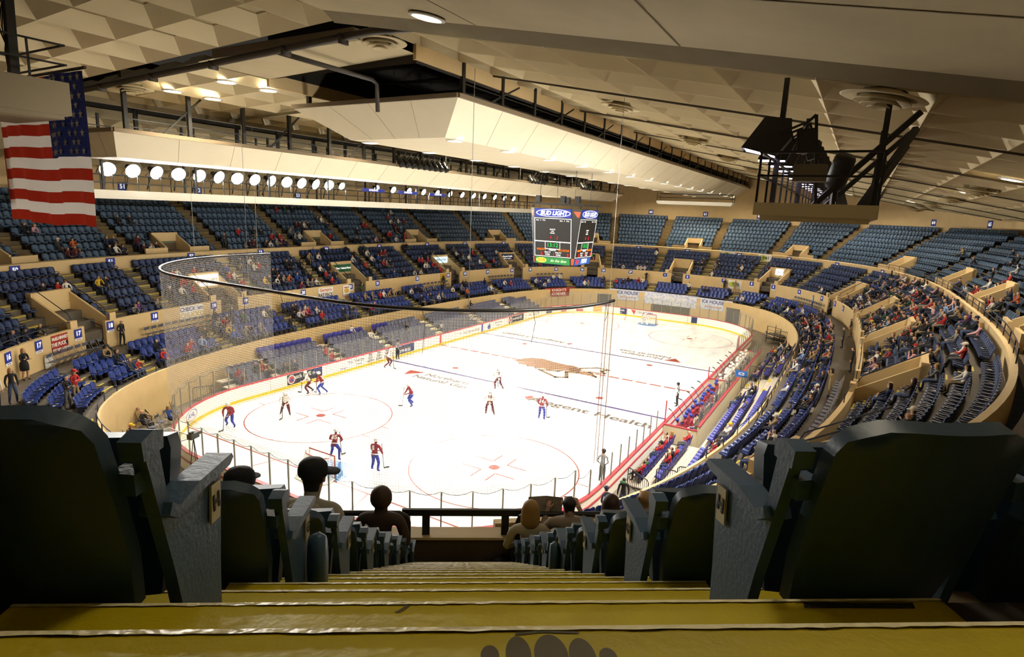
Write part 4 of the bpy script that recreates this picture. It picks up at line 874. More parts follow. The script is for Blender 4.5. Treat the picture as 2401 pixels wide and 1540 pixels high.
# ---------------------------------------------------------------- number signs
def wallframe(u, d, z): q = bp(u, d); return frame((q[0], q[1], z), (-q[3], q[2], 0)) @ Matrix.Rotation(PI, 4, 'Y')   # faces the ice
SIGN_ME = {}
def number_sign(num, u, d, z, w, h, label, grp):
    e = empty('number_sign'); e.matrix_world = wallframe(u, d, z); tag(e, label, 'sign', grp)
    key = (w, h)
    if key not in SIGN_ME:
        a = MB(); a.box((0, h*.12, .01), (w, h*.76, .02)); b_ = MB(); b_.box((0, -h*.38, .01), (w, h*.2, .02)); SIGN_ME[key] = (a.mesh('panel', M_blue), b_.mesh('white_strip', M_white))
    for me in SIGN_ME[key]: put(me.name, me, (0, 0, 0), 0, e)
    t = text('numeral', num, h*.55, Matrix.Translation((0, h*.12, .022)), M_wtxt, None, .002, .012); t.parent = e
    t = text('small_lettering', 'SECTION', h*.11, Matrix.Translation((0, -h*.38, .022)), M_blue, None, .001, .002); t.parent = e
cnt = {}
for k, (n_, u) in enumerate(SGN1):
    dup = [q for q in SGN1 if q[0] == n_]; other = SGN1[k-1][0] if k and SGN1[k-1][0] != n_ else (SGN1[k+1][0] if k+1 < len(SGN1) else '5')
    number_sign(n_, u, -.02, 5.06, .58, .72, 'blue section sign %s on the cream walkway wall%s' % (numw(n_), ', the one nearer sign %s' % numw(other) if len(dup) > 1 else ''), 'walkway section signs')
for n_, u in SGN2: number_sign(n_, u, 5.46, 8.5, .72, .72, 'blue section sign %s on the parapet of the upper tier' % numw(n_), 'parapet section signs')
for k, u in enumerate((129, 122.5, 116, 104, 60, 53.5, 47, 40, 33, 27, 20)): 
    n_ = str(50+k if k < 4 else 58+k-2); number_sign(n_, u, 14.15, 14.15, .8, 1.0, 'blue section sign %s high on the back wall behind the top row' % numw(n_), 'back wall section signs')
# ---------------------------------------------------------------- banners and lit signs
def banner(name, cat, label, M, w, h, bg, lines, extra=None, thick=.02):
    e = empty(name); e.matrix_world = M; tag(e, label, cat); g = MB(); g.box((0, 0, thick/2), (w, h, thick)); o = g.ob('cloth' if cat == 'banner' else 'panel', bg, e)
    for s, x, y, sz, m, sx in lines: t = text('lettering', s, sz, Matrix.Translation((x, y, thick+.004)), m, None, .003, .01, sx); t.parent = e
    if extra:
        for nm, poly, m in extra: g = MB(); g.add([(x, y, thick+.003) for x, y in poly], [tuple(range(len(poly)))]); g.ob(nm, m, e)
    return e
M_bred = mat('banner_red', '9C2E22', .8); M_ylw = mat('marker_yellow', 'E0B94A', .7); M_mblue = mat('marker_blue', '3B3F8F', .7); M_ink2 = mat('black_ink', '1A1712', .7); M_bgrn = mat('bank_green', '1E5A3C', .5, emit=.05)
oval = lambda cx, cy_, rx, ry, n=24: [(cx+rx*math.cos(2*PI*i/n), cy_+ry*math.sin(2*PI*i/n)) for i in range(n)]
banner('banner', 'banner', 'red cloth banner with white lettering about the puck between the two signs seventeen', wallframe(138.5, -.04, 4.86), 1.3, 1.12, M_bred, [('McELHINNEY', 0, .35, .27, M_white, .82), ('THE PUCK', -.12, .0, .3, M_white, .85), ('STOPS HERE', 0, -.35, .28, M_white, .85)], [('puck_drawing', oval(.52, 0, .1, .12), M_ink2)])
banner('banner', 'banner', 'white hand-lettered banner in blue and yellow near sign nineteen', wallframe(127.4, -.04, 4.98), 2.15, 1.0, M_whitep, [("CHECK 'em", 0, .23, .45, M_mblue, .95), ('CHUCKO', .03, -.24, .48, M_ylw, 1.05)])
banner('banner', 'banner', 'white banner with orange and black lettering right of sign twenty', wallframe(112.8, -.04, 4.85), 1.9, 1.05, M_whitep, [("Germyn's", 0, .28, .42, mat('marker_orange', 'C8642A', .7), .95), ('RAT PACK', 0, -.22, .5, M_ink2, .8)])
banner('banner', 'banner', 'small white and orange poster beside the number twenty-one sign', wallframe(110., -.04, 4.75), 1.0, 1.15, M_whitep, [('OMAHA', 0, .38, .2, M_bred, 1), ('GAME NIGHT', 0, -.46, .15, M_white, 1)], [('picture', oval(0, .05, .35, .25), M_ylw), ('strip', [(-.48, -.56), (.48, -.56), (.48, -.36), (-.48, -.36)], M_bred)])
lion = [(.0, .5), (.16, .42), (.2, .2), (.34, .3), (.3, 0), (.38, -.2), (.2, -.2), (.25, -.5), (.08, -.36), (0, -.55), (-.08, -.36), (-.25, -.5), (-.2, -.2), (-.38, -.2), (-.3, 0), (-.34, .3), (-.2, .2), (-.16, .42)]
banner('banner', 'banner', 'gold banner with a black crest beside the number twenty-three sign', wallframe(93.9, -.04, 4.55), 1.1, 1.75, mat('gold_cloth', 'B58F2E', .8), [], [('crest', [(x*1.1, y*1.3) for x, y in lion], M_ink2)])
banner('banner', 'banner', 'white radio banner with call numbers in black on the parapet, left of the pair', wallframe(48.1, 5.44, 8.45), 1.9, 1.1, M_whitep, [('941', .15, 0, .62, M_ink2, 1.1)], [('green_oval', oval(-.25, 0, .6, .4), mat('lime', 'B9C85A', .7))])
banner('banner', 'banner', 'white radio banner with call numbers in black on the parapet, right of the pair', wallframe(43.9, 5.44, 8.4), 1.9, 1.1, M_whitep, [('941', .15, 0, .62, M_ink2, 1.1)], [('green_oval', oval(-.25, 0, .6, .4), MATS['lime'])])
banner('banner', 'banner', 'white radio banner with call numbers in black on the walkway wall beside sign two', wallframe(45.2, -.04, 4.75), 1.9, 1.1, M_whitep, [('941', .15, 0, .62, M_ink2, 1.1)], [('green_oval', oval(-.25, 0, .6, .4), MATS['lime'])])
banner('banner', 'banner', 'red banner reading KNIGHTS CORNER on the far corner rail', wallframe(74.3, -4.56, 2.35), 5.2, 1.25, M_bred, [('KNIGHTS\nCORNER', -.2, .02, .52, M_white, 1.15)], [('picture', [(1.3, -.55), (2.3, -.55), (2.4, .5), (1.5, .55)], mat('brown_print', '6A3A2A', .8)), ('picture', [(-2.4, -.4), (-1.6, -.4), (-1.7, .4), (-2.3, .3)], MATS['brown_print'])])
M_ibl = mat('icy_blue_print', 'F2F4FA', .8, var=.45, scale=3, c2='A9B8E2'); M_ibl2 = mat('ice_house_blue', '31407A', .7)
for u, side in ((60., 'left of'), (46.3, 'right of')):
    banner('banner', 'banner', 'white and blue ICE HOUSE banner on the far wall, %s the wide one' % side, wallframe(u, -4.56, 2.2), 5.4, 1.5, M_ibl, [('ICE HOUSE', 0, .3, .62, M_ibl2, 1.0), ('RESTAURANT', .1, -.35, .34, mat('pale_red_print', 'C98A74', .8), 1.1)])
banner('banner', 'banner', 'wide icy blue and white banner reading on the ice, hung on the far wall', wallframe(53., -4.56, 2.15), 8.0, 1.7, M_ibl, [('on the ice', 0, .22, 1.0, M_white, 1.15), ('after every Knights home game', 0, -.55, .34, M_white, 1.1)])
banner('banner', 'banner', 'tan paper banner ending in WE TRUST high on the left back wall', wallframe(92.5, 14.1, 13.95), 3.6, .9, mat('tan_paper', 'BFA878', .8), [('IN CHUCK WE TRUST!!', 0, 0, .42, mat('brown_ink', '7A4A2A', .7), .85)])
M_lit = mat('lit_sign_face', 'FFF6E0', .5, emit=1.1)
def vomsign(v, label, w, h, bg, lines, z=6.85, extra=None): q = L2(v, 0, 2.72); n = bp(v); return banner('lit_sign', 'sign', label, frame((q.x, q.y, z), (-n[3], n[2], 0)) @ Matrix.Rotation(PI, 4, 'Y'), w, h, bg, lines, extra, .08)
vomsign(123.7, 'lit white beer sign over the doorway between the two signs nineteen', 2.6, .95, M_lit, [('Coors', -.45, 0, .62, mat('script_red', 'C2502E', .6), .9), ('Light', .72, .02, .5, MATS['yellowish'] if 'yellowish' in MATS else mat('script_gold', 'B08A2A', .6), .95)], 6.8)
vomsign(108., 'green bank sign over the doorway beside sign twenty-one', 2.5, .8, M_bgrn, [('First National Bank', .2, 0, .27, M_wtxt, 1.), ('1', -1.03, 0, .4, M_wtxt, 1)], 6.75)
vomsign(91.4, 'pale blue lit sign over the doorway between signs twenty-three and twenty-four', 2.6, .8, mat('pale_blue_sign', 'CFEAF6', .5, emit=.6), [('Blue Cross', .1, .05, .36, mat('teal_ink', '4E9CC0', .6), 1.1)], 6.8)
vomsign(79., 'navy sign with white lettering over the doorway between signs twenty-four and twenty-five', 2.4, .85, M_adn, [('Alegent Health', 0, .1, .3, M_wtxt, 1.), ('This is your healthcare', 0, -.22, .15, M_wtxt, 1)], 6.8)
q = L2(66.3, 0, 2.7); n = bp(66.3)
vomsign(66.3, 'small black scoreboard with red and green digits over the far doorway', 1.6, .85, M_sb, [('7', -.5, -.18, .42, M_lred, 1), ('2', .5, -.18, .42, M_lred, 1), ('13:12', 0, .2, .3, M_lgrn, 1)], 6.9)
vomsign(40.8, 'bright white lit screen over the doorway beside sign three', 1.1, .8, mat('white_screen', 'FFFDF4', .5, emit=1.2), [('KNIGHTS', 0, 0, .18, M_adb, 1)], 6.9)
def inner_sign(v, label, colr): q = L2(v, .4, 4.15); n = bp(v); return banner('lit_sign', 'sign', label, frame((q.x, q.y, 5.2), (-n[3], n[2], 0)) @ Matrix.Rotation(PI, 4, 'Y'), 1.2, 1.8, mat('lit_vending_face', 'FFE9CC', .5, emit=1.6), [('OPEN', 0, .5, .3, mat('neon_red', 'D0342A', .5, emit=1.), 1)][:0], [('red_panel', [(-.5, -.8), (.5, -.8), (.5, .1), (-.5, .3)], mat('neon_red', 'E0442A', .5, emit=1.))], .1)
inner_sign(-12.5, 'red and white lit panel inside the nearest right-hand doorway', 0); inner_sign(15., 'red and white lit panel inside the doorway past sign six', 0)
banner('sign', 'sign', 'vertical dark sign reading MEN inside the doorway near sign seventeen', frame((*L2(135.6, .35, 4.1), 5.1), (-bp(135.6)[3], bp(135.6)[2], 0)) @ Matrix.Rotation(PI, 4, 'Y'), .5, 2.1, mat('dark_green_sign', '1E3338', .6), [('M\nE\nN', 0, .15, .42, M_white, 1)])
for k, y in enumerate((-3.5, 1.5, 6.5)): banner('banner', 'banner', 'narrow blue banner on the left catwalk rail, %s of three' % ordw(k), frame((-18.65, y, 14.95), (0, 1, 0)), 3.0, .3, M_blue, [('KNIGHTS', 0, 0, .24, M_wtxt, 1.2)])
# ---------------------------------------------------------------- bleachers beside the ice
M_plank = mat('pale_bleacher_plank', 'D9CDB8', .5, .1, var=.12, scale=5); M_bs = mat('indigo_folding_plastic', '36378C', .4)
def bleacher(name, label, xs, zs, y0, y1, depth, sgn, front=None):
    e = empty(name, (0, 0, 0), 0, label, 'bleachers')
    for x, z in zip(xs, zs):
        g = MB(); 
        for k in range(4): g.box((x+sgn*(depth*(k+.5)/4), (y0+y1)/2, z-.03), (depth/4-.012, y1-y0, .06))
        g.ob('plank_deck', M_plank, e); g = MB(); g.box((x+.02*sgn, (y0+y1)/2, (z-.06)/2), (.04, y1-y0, z-.06)); g.ob('riser', mat('dark_riser', '3A3530', .7), e)
    return e
BX, BZ = [15.62, 16.42, 17.22, 17.95], [.5, .85, 1.2, 1.55]
bleacher('bleachers', 'pale planked bleachers behind the players benches', BX[:3]+[17.95], BZ, -19.2, 17., .8, 1)
LX, LZ = [-13.95, -14.65, -15.35, -16.05, -16.75], [.3, .6, .9, 1.2, 1.45]
bleacher('bleachers', 'pale planked bleachers behind the glass along the left side', LX, LZ, -18.2, 24.5, .7, -1)
bleacher('bleachers', 'short pale bleachers behind the glass near the left corner', LX[:3], LZ[:3], -22.2, -18.3, .7, -1)
bleacher('bleachers', 'low pale deck between the right boards and the bleachers by the barriers', [13.3, 14.5], [.12, .3], -18.9, -12.2, 1.1, 1)
bm = MB(); seat_back(bm); k = bm.n; bm.v = [(x, y+.04, z) for x, y, z in bm.v]; kk = len(bm.f); seat_pan(bm); fl = len(bm.f); bm.box((0, .05, .2), (.3, .06, .4), 1); me_fb = bm.mesh('folding_bleacher_seat', [M_bs, M_leg], True); me_fg = bm.mesh('folding_bleacher_seat', [mat('grey_violet_plastic', '66687E', .5), M_leg], True)
bm2 = MB(); seat_back(bm2); bm2.v = [(x*1.02, y+.1, z*.95+.02) for x, y, z in bm2.v]; bm2.box((0, -.02, .5), (.44, .07, .42), 0); bm2.box((0, 0, .18), (.3, .06, .36), 1); me_up = bm2.mesh('folded_bleacher_seat', [M_bs, M_leg], False)
RBS = []; LBS = []
for r in range(3):
    for b0, b1 in ((-18.6, -13.6), (-12.2, -1.6), (4.6, 9.4), (11., 16.5)):
        if r == 3: continue
        n = int((b1-b0)/.5)
        for i in range(n): RBS.append((BX[r]+.5, b0+.25+i*.5, BZ[r], PI/2, r, i, n, b0))
for r, x in ((3, 13.75), (4, 14.75)):
    for i in range(12): RBS.append((x+.2, -18.6+.25+i*.5, (.12, .3)[r-3], PI/2, r, i, 12, -18.6))
LSEC = ((-21.5, -18.7), (-18., -12.6), (-11.4, -6.6), (-5.4, 1.4), (2.6, 9.4), (10.6, 17.4), (18.6, 24.))
for r in range(5):
    for b0, b1 in LSEC:
        if b0 == -21.5 and r > 2: continue
        n = int((b1-b0)/.53)
        for i in range(n): LBS.append((LX[r]-.36, b0+.3+i*.53, LZ[r], -PI/2, r, i, n, b0))
sec = lambda y: 'near', 
RSEC = {-18.6: 'the bleachers by the barriers', -12.2: 'the bleachers behind the red team', 4.6: 'the bleachers behind the white team', 11.: 'the farthest bench side bleachers'}
LNAME = {-21.5: 'the short section', -18.: 'the corner section', -11.4: 'the near section', -5.4: 'the second section', 2.6: 'the third section', 10.6: 'the fourth section', 18.6: 'the farthest section'}
NB = [(s, 0) for s in RBS]+[(s, 1) for s in LBS]; NB.sort(key=lambda q: (q[0][0]-CAM[0])**2+(q[0][1]-CAM[1])**2); FAR = MB()
for k, (s, left) in enumerate(NB):
    up = left and s[4] == 4; me = me_up if up else me_fg if left else me_fb
    if k < 290:
        lab = '%s %s seat, %s in row %s of %s%s' % ('grey' if left and not up else 'indigo', 'upright folded' if up else 'bleacher', ordw(s[5]), ('one', 'two', 'three', 'four', 'five')[s[4]], (LNAME if left else RSEC)[s[7]], ' of left bleachers' if left else '')
        tag(put('folding_bleacher_seat', me, s[:3], s[3]), lab, 'seat', 'indigo seats on the bleachers')
    else:
        M = Matrix.Translation(s[:3]) @ Matrix.Rotation(s[3], 4, 'Z'); FAR.add([M@v.co for v in me.vertices], [tuple(p.vertices) for p in me.polygons], [p.material_index for p in me.polygons])
tag(FAR.ob('distant_bleacher_seating', [MATS['grey_violet_plastic'], M_leg], None, True), 'mass of distant grey and indigo seats at the far end of the left bleachers', 'seating', None, 'stuff')
g = MB()
for y in (-6., 2., 10., 18.):
    for x, z in zip(LX, LZ): g.box((x-.2, y, z+.09), (.4, .9, .18)); 
g.ob('floor_bleacher_steps', mat('pale_step', 'E8DDB8', .6), kind='structure')
g = MB()
for y0 in (-13., 0., 3.2, 10.2):
    for x, z in zip(BX[:3], BZ): g.box((x+.12, y0, z+.006), (.22, .9, .02)); g.box((x+.0, y0, z-.1), (.03, .9, .2))
for x, z in zip(BX[:3], BZ): g.box((x+.1, -18.95, z+.006), (.3, .4, .02))
g.ob('trim_yellow_bleacher_edges', M_yel, kind='structure')
# wall with rail between bleachers and lower tier
g = MB(); g.tube([(18.55, y, 3.15) for y in np.arange(-19, 16, 2)], .03, 6)
for y in np.arange(-19, 15, 2): g.bar((18.55, y, 2.3), (18.55, y, 3.15), .05)
g.ob('trim_bleacher_rail', M_dark, kind='structure')
# ---------------------------------------------------------------- players' benches
pb = empty('bench_enclosure', (0, 0, 0), 0, 'glazed players bench enclosure with red rails behind the right boards', 'players bench')
g = MB(); g.box((15.2, 1.1, .68), (.1, 25.4, 1.36)); g.ob('back_wall', mat('cream_bench_wall', 'DCCDA8', .6), pb); g = MB(); g.box((15.2, 1.1, 1.39), (.2, 25.4, .07)); g.ob('red_rail', M_cap, pb)
for y in (-11.6, 13.8, 1.1):
    g = MB(); g.box((14.15, y, .55), (2., .1, 1.1)); g.ob('end_wall', MATS['cream_bench_wall'], pb); g = MB(); g.box((14.15, y, 1.12), (2.1, .16, .06)); g.ob('red_rail', M_cap, pb)
for i in range(17):
    y = -10.9+1.5*i; g = MB(); g.box((15.2, y, 2.0), (.012, 1.4, 1.2)); g.ob('glass_pane', M_glass, pb); g = MB(); g.box((15.2, y-.75, 2.0), (.05, .05, 1.25)); g.ob('post', M_alu, pb)
for y0, y1 in ((-11.2, .8), (1.5, 13.5)): g = MB(); g.box((14.1, (y0+y1)/2, .45), (.36, y1-y0, .05)); g.box((14.1, (y0+y1)/2, .2), (.06, y1-y0-.4, .44)); g.ob('long_bench', M_plank, pb)
for y in (-11.2, 13.7, .9): g = MB(); g.bar((13.08, y, 1.1), (13.08, y, 2.5 if y != .9 else 2.1), .07); g.ob('door_post', M_cap, pb)
# ---------------------------------------------------------------- barriers
def barrier(label, a, b_, h=1.05, z=0., n=11):
    a, b_ = Vector((*a, z)), Vector((*b_, z)); e = empty('crowd_barrier', (a+b_)/2, math.atan2((b_-a).y, (b_-a).x), label, 'barrier', 'black steel barriers'); L = (b_-a).length/2
    g = MB(); g.tube([(-L, 0, .02), (-L, 0, h-.1), (-L+.1, 0, h), (L-.1, 0, h), (L, 0, h-.1), (L, 0, .02)], .025, 6); g.bar((-L, 0, .15), (L, 0, .15), .035); g.ob('frame', M_dark, e)
    g = MB()
    for i in range(1, n): x = -L+2*L*i/n; g.bar((x, 0, .15), (x, 0, h), .018)
    g.ob('upright_bar', M_dark, e); return e
barrier('black steel barrier at the near end of the bleachers, angled beside the boards', (13.55, -19.2), (14.9, -20.2), 1.1, .12)
for k, (x0, x1, z, w) in enumerate(((15., 15.95, .5, 'second'), (16., 16.7, .85, 'third'), (16.75, 17.5, 1.2, 'fourth'), (17.55, 18.7, 1.55, 'last'))): barrier('black steel barrier at the near end of the bleachers, %s from the boards' % w, (x0, -19.3), (x1, -19.1), 1.1, z, 9)
for k, (a, b_) in enumerate((((15.7, 3.9), (16.6, 3.9)), ((16.6, 4.0), (17.5, 4.0)), ((15.7, .2), (16.9, .2)))): barrier('black steel barrier across the bleacher gap behind the benches, %s of three' % ordw(k), a, b_, 1.1, .9, 9)
barrier('black steel barrier beside the folding chairs at the near left corner', (-12.2, -31.2), (-10.8, -32.4)); barrier('black steel barrier by the yellow steps at the left corner', (-15.2, -24.4), (-14.6, -23.2), 1.1, 0.)
barrier('black steel barrier across the far right corner entrance', (15.2, 24.5), (17.2, 23.8), 1.1, .6); barrier('black steel barrier beside the far right stage', (14.9, 26.4), (16.4, 27.4), 1.1, 0)
# ---------------------------------------------------------------- folding chairs
M_fc = mat('grey_folding_chair', '5A5E70', .5); M_fm = mat('tan_chair_tube', '8A8478', .4, .4)
def folding_chair():
    e = empty('folding_chair'); g = MB(); g.box((0, .0, .44), (.4, .4, .035), 0, Matrix.Rotation(.06, 3, 'X')); g.ob('seat', M_fc, e); g = MB(); g.box((0, -.24, .78), (.38, .03, .2), 0, Matrix.Rotation(-.2, 3, 'X')); g.ob('backrest', M_fc, e)
    for s in (-1, 1):
        g = MB(); g.tube([(s*.21, .22, 0), (s*.21, -.06, .44), (s*.2, -.27, .9), (s*.14, -.28, .93)], .013, 6); g.ob('leg', M_fm, e); g = MB(); g.tube([(s*.22, -.26, 0), (s*.22, .14, .43)], .013, 6); g.ob('leg', M_fm, e)
    return e
K0 = folding_chair(); CH = []
for u in np.arange(139.9, 135.4, -.6): CH.append((*bp(u, -.55)[:2], ZW, face(u), 'on the walkway under the red banner'))
for u in np.arange(131.8, 126.2, -.62): CH.append((*bp(u, -.6)[:2], ZW, face(u), 'on the walkway under the check-em banner'))
for u in np.arange(85., 80., -.62): CH.append((*bp(u, -.55)[:2], ZW, face(u), 'on the walkway by sign twenty-four'))
for u in np.arange(75.6, 71, -.7): CH.append((*bp(u, -.55)[:2], ZW, face(u), 'on the walkway by sign twenty-five'))
for u in np.arange(98.5, 93, -.7): CH.append((*bp(u, -.6)[:2], ZW, face(u), 'on the walkway by sign twenty-two'))
for u in np.arange(35., 28.5, -.62): CH.append((*bp(u, -.6)[:2], ZW, face(u), 'on the walkway by sign four'))
for u in np.arange(-7., -18., -.7): CH.append((*bp(u, -.85)[:2], ZW, face(u), 'on the right-hand walkway'))
for i in range(4): CH.append((-13.9+.25*i, -28.3-.62*i, 0, -1.0, 'on the floor at the near left corner'))
for i in range(4): CH.append((-13.3+.45*i, -26.6-.75*i, 0, -1.0, 'in the near left corner front line'))
for i in range(5): CH.append((13.8+.5*i, 27.6-.5*i, 0, 2.3, 'on the floor at the far right corner'))
cc = {}
for k, (x, y, z, rz, w) in enumerate(CH):
    o = K0 if k == 0 else copy_tree(K0); o.location = (x, y, z); o.rotation_euler.z = rz; cc[w] = cc.get(w, -1)+1; tag(o, 'grey metal folding chair %s, %s of the line' % (w, ordw(cc[w])), 'chair', 'folding chairs %s' % w)
# odds and ends along the walls
for k, (u, lab) in enumerate(((139.6, 'white board leaning on the walkway wall near sign seventeen'),)): q = wallframe(u, -.06, 4.05); g = MB(); g.box((0, 0, .02), (.7, .75, .03)); o = g.ob('leaning_board', M_white); o.matrix_world = q; tag(o, lab, 'board')
g = MB(); g.prism([(-.36, 0), (.36, 0), (.36, 1.5)]+[(.36*math.cos(t), 1.5+.36*math.sin(t)) for t in np.linspace(0, PI, 9)[1:-1]]+[(-.36, 1.5)], .06, Matrix.Translation((-14.75, -27.0, 0)) @ Matrix.Rotation(-1.05, 4, 'Z') @ Matrix.Rotation(PI/2, 4, 'X')); o = g.ob('rounded_panel', mat('charcoal_board', '2A2A32', .5)); tag(o, 'dark round-topped board standing against the cream wall at the left corner', 'board')
# television camera and plexiglass booth behind the near boards
e = empty('camera_tripod', (-3.6, -31.35, 0), .3, 'television camera on a thin black tripod behind the near boards', 'camera')
g = MB(); g.box((0, 0, 2.72), (.26, .5, .26)); g.lathe([(.07, .25), (.08, .5), (.001, .5)], (0, 0, 2.72), 12, 0, Matrix.Rotation(-PI/2, 4, 'X')); g.box((0, -.1, 2.9), (.1, .2, .08)); g.ob('camera_body', mat('camera_grey', '3C3A34', .5), e)
for k in range(3): g = MB(); g.tube([(0, 0, 2.6), (.38*math.cos(k*2.1), .38*math.sin(k*2.1), 0)], .018, 6); g.ob('leg', M_dark, e)
e = empty('judge_booth', (-4.9, -31.75, 0), 0, 'clear plexiglass judge booth with pale frame behind the near boards', 'booth')
g = MB()
for x in (-1, 1):
    for y in (-.6, .6): g.bar((x, y, 0), (x, y, 2.5), .035)
for y in (-.6, .6): g.bar((-1, y, 2.5), (1, y, 2.5), .035)
for x in (-1, 1): g.bar((x, -.6, 2.5), (x, .6, 2.5), .035)
g.ob('frame', mat('pale_frame', 'CFCCC2', .4), e)
for c, d in (((0, 0, 2.5), (2, 1.2, .01)), ((-1, 0, 1.6), (.01, 1.2, 1.7)), ((1, 0, 1.6), (.01, 1.2, 1.7))): g = MB(); g.box(c, d); g.ob('glass_pane', M_glass, e)
# stage of stacked black platforms in the far right corner
e = empty('platform_stack', (15.4, 25.4, 0), -.7, 'black stacked steel platforms in the far right corner', 'platform')
for z in (.5, 1.0): g = MB(); g.box((0, 0, z), (2.2, 1.3, .08)); g.ob('deck', M_dark, e)
for x in (-1, 1):
    for y in (-.6, .6): g = MB(); g.bar((x, y, 0), (x, y, 1.9), .05); g.ob('leg', M_dark, e)
g = MB(); g.bar((-1, -.6, 1.9), (1, -.6, 1.9), .04); g.bar((-1, -.6, 1.5), (1, -.6, 1.5), .03); g.ob('rail', M_dark, e)
banner('sign', 'sign', 'bright blue panel with white print on the barrier behind the benches', frame((15.6, .3, 2.1), (1, 0, 0)), .9, .5, mat('poster_blue', '2F6FC4', .5), [('ICE', 0, 0, .3, M_white, 1)])
# doors and openings in the far end wall
for u, w_ in ((64.5, 3.2), (42.3, 3.0)): M = wallframe(u, -4.53, 1.05); g = MB(); g.box((0, 0, .01), (w_, 2.1, .03)); o = g.ob('door_panel', mat('dark_far_door', '55524C', .7)); o.matrix_world = M; o['kind'] = 'structure'
M = wallframe(52.5, -4.52, .75); g = MB(); g.box((0, 0, .005), (9.5, 1.5, .02)); o = g.ob('door_recess', mat('dim_recess', '6E6A58', .8, var=.4, scale=2)); o.matrix_world = M; o['kind'] = 'structure'
# ---------------------------------------------------------------- the aisle and seats in front of the camera
AM = Matrix(((AL[0], AF[0], 0, CAM[0]), (AL[1], AF[1], 0, CAM[1]), (0, 0, 1, 0), (0, 0, 0, 1)))     # x across, y down the aisle, z world height
ARZ = math.atan2(AL[1], AL[0])
def fob(g, name, mats, kind=None, parent=None, smooth=False): g.v = [tuple(AM@Vector(v)) for v in g.v]; return g.ob(name, mats, parent, smooth, kind)
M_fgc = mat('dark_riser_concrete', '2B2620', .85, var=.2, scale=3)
M_ystep = mat('yellow_painted_wood', 'C0AC00', .5, var=.12, scale=7, bump=.12, bscale=50)
M_glint = mat('painted_edge_glint', 'E9DDAF', .35, bump=.5, bscale=40)  # pale highlight of the step nosings, put in as colour
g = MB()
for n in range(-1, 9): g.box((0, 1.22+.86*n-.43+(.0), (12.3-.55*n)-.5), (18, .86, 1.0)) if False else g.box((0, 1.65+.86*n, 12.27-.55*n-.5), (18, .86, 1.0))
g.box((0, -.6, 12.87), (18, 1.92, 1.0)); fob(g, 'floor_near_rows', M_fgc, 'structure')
SW = {0: (-1.2, 1.35), 1: (-.97, 1.16), 2: (-1.08, 1.21), 3: (-.88, .98), 4: (-.88, .92), 5: (-.76, .8), 6: (-.72, .76)}
WORDS = ('nearest the camera, with dark smudges', 'second from the camera, with a black strip', 'third from the camera', 'fourth from the camera', 'fifth from the camera', 'sixth from the camera')
rs = random.Random(3)
for n in range(0, 17):
    z = 13.125-.275*n; f = .77+.43*n; a, b_ = SW.get(n, (-.7, .74)); half = n % 2 == 0; lo = z-.275 if half else z-.03
    e = empty('yellow_step', AM@Vector((0, f, lo)), ARZ, 'yellow painted wooden step down the aisle, %s' % (WORDS[n] if n < 6 else '%s from the camera' % ordw(n)), 'step', 'yellow aisle steps')
    g = MB(); t = .045; N = 46
    def prof(x): return (rs.uniform(-.0035, .0035), rs.uniform(-.002, .002))
    back = f-.43 if half else f-.44
    rows = []
    for i in range(N+1):
        x = a+(b_-a)*i/N; jx, jz = prof(x); zt = z-lo
        rows.append([(x, back-f, zt), (x, -.02, zt), (x, -.006+jx, zt-.003+jz), (x, jx, zt-.012), (x, 0, zt-.05), (x, -.012, zt-.06), (x, -.012, .002)])
    g.grid(rows); k = len(rows)*7; g.f += [(0, 1, 2, 3, 4, 5, 6), tuple(k-7+i for i in range(7))[::-1]]; g.m += [0, 0]
    g.ob('tread', M_ystep, e, True)
    w = MB(); rr = []  # wavy pale strip that paints the glint along the nosing
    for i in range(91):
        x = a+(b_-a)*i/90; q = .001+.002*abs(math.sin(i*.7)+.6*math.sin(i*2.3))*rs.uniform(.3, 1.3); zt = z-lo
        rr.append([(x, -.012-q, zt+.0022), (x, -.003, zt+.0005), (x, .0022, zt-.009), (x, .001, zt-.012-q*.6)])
    w.grid(rr); w.ob('painted_glint', M_glint, e)
    if n == 0:
        S_ = MB(); 
        for pts in (oval(.042, -.062, .013, .02), oval(.082, -.06, .018, .035), oval(.128, -.062, .024, .04), oval(.172, -.066, .019, .036), oval(.208, -.07, .013, .02), [(.08, -.018), (.12, -.013), (.175, -.017), (.175, -.021), (.12, -.018), (.08, -.023)]):
            S_.add([(x, y, z-lo+.0012) for x, y in pts], [tuple(range(len(pts)))])
        S_.ob('smudge', mat('dark_smudge', '4A3D08', .5), e)
    if n == 1:
        S_ = MB(); P = [(-.165, -.005), (-.15, -.004), (-.138, -.006), (-.13, -.01), (-.126, -.016), (-.128, -.022), (-.133, -.028), (-.139, -.034), (-.147, -.04)]
        S_.add([(x, y, z-lo+.0012) for x, y in P]+[(x+.011, y-.001, z-lo+.0012) for x, y in P], [(i, i+1, 10+i, 9+i) for i in range(8)]); S_.ob('smudge', MATS['dark_smudge'], e)
        S_ = MB(); S_.add([(.80, -.036, z-lo+.0015), (1.07, -.042, z-lo+.0015), (1.08, -.02, z-lo+.0015), (.81, -.016, z-lo+.0015)], [(0, 1, 2, 3)]); S_.ob('grip_strip', mat('black_grip_tape', '1B1712', .9, bump=.6, bscale=200), e)
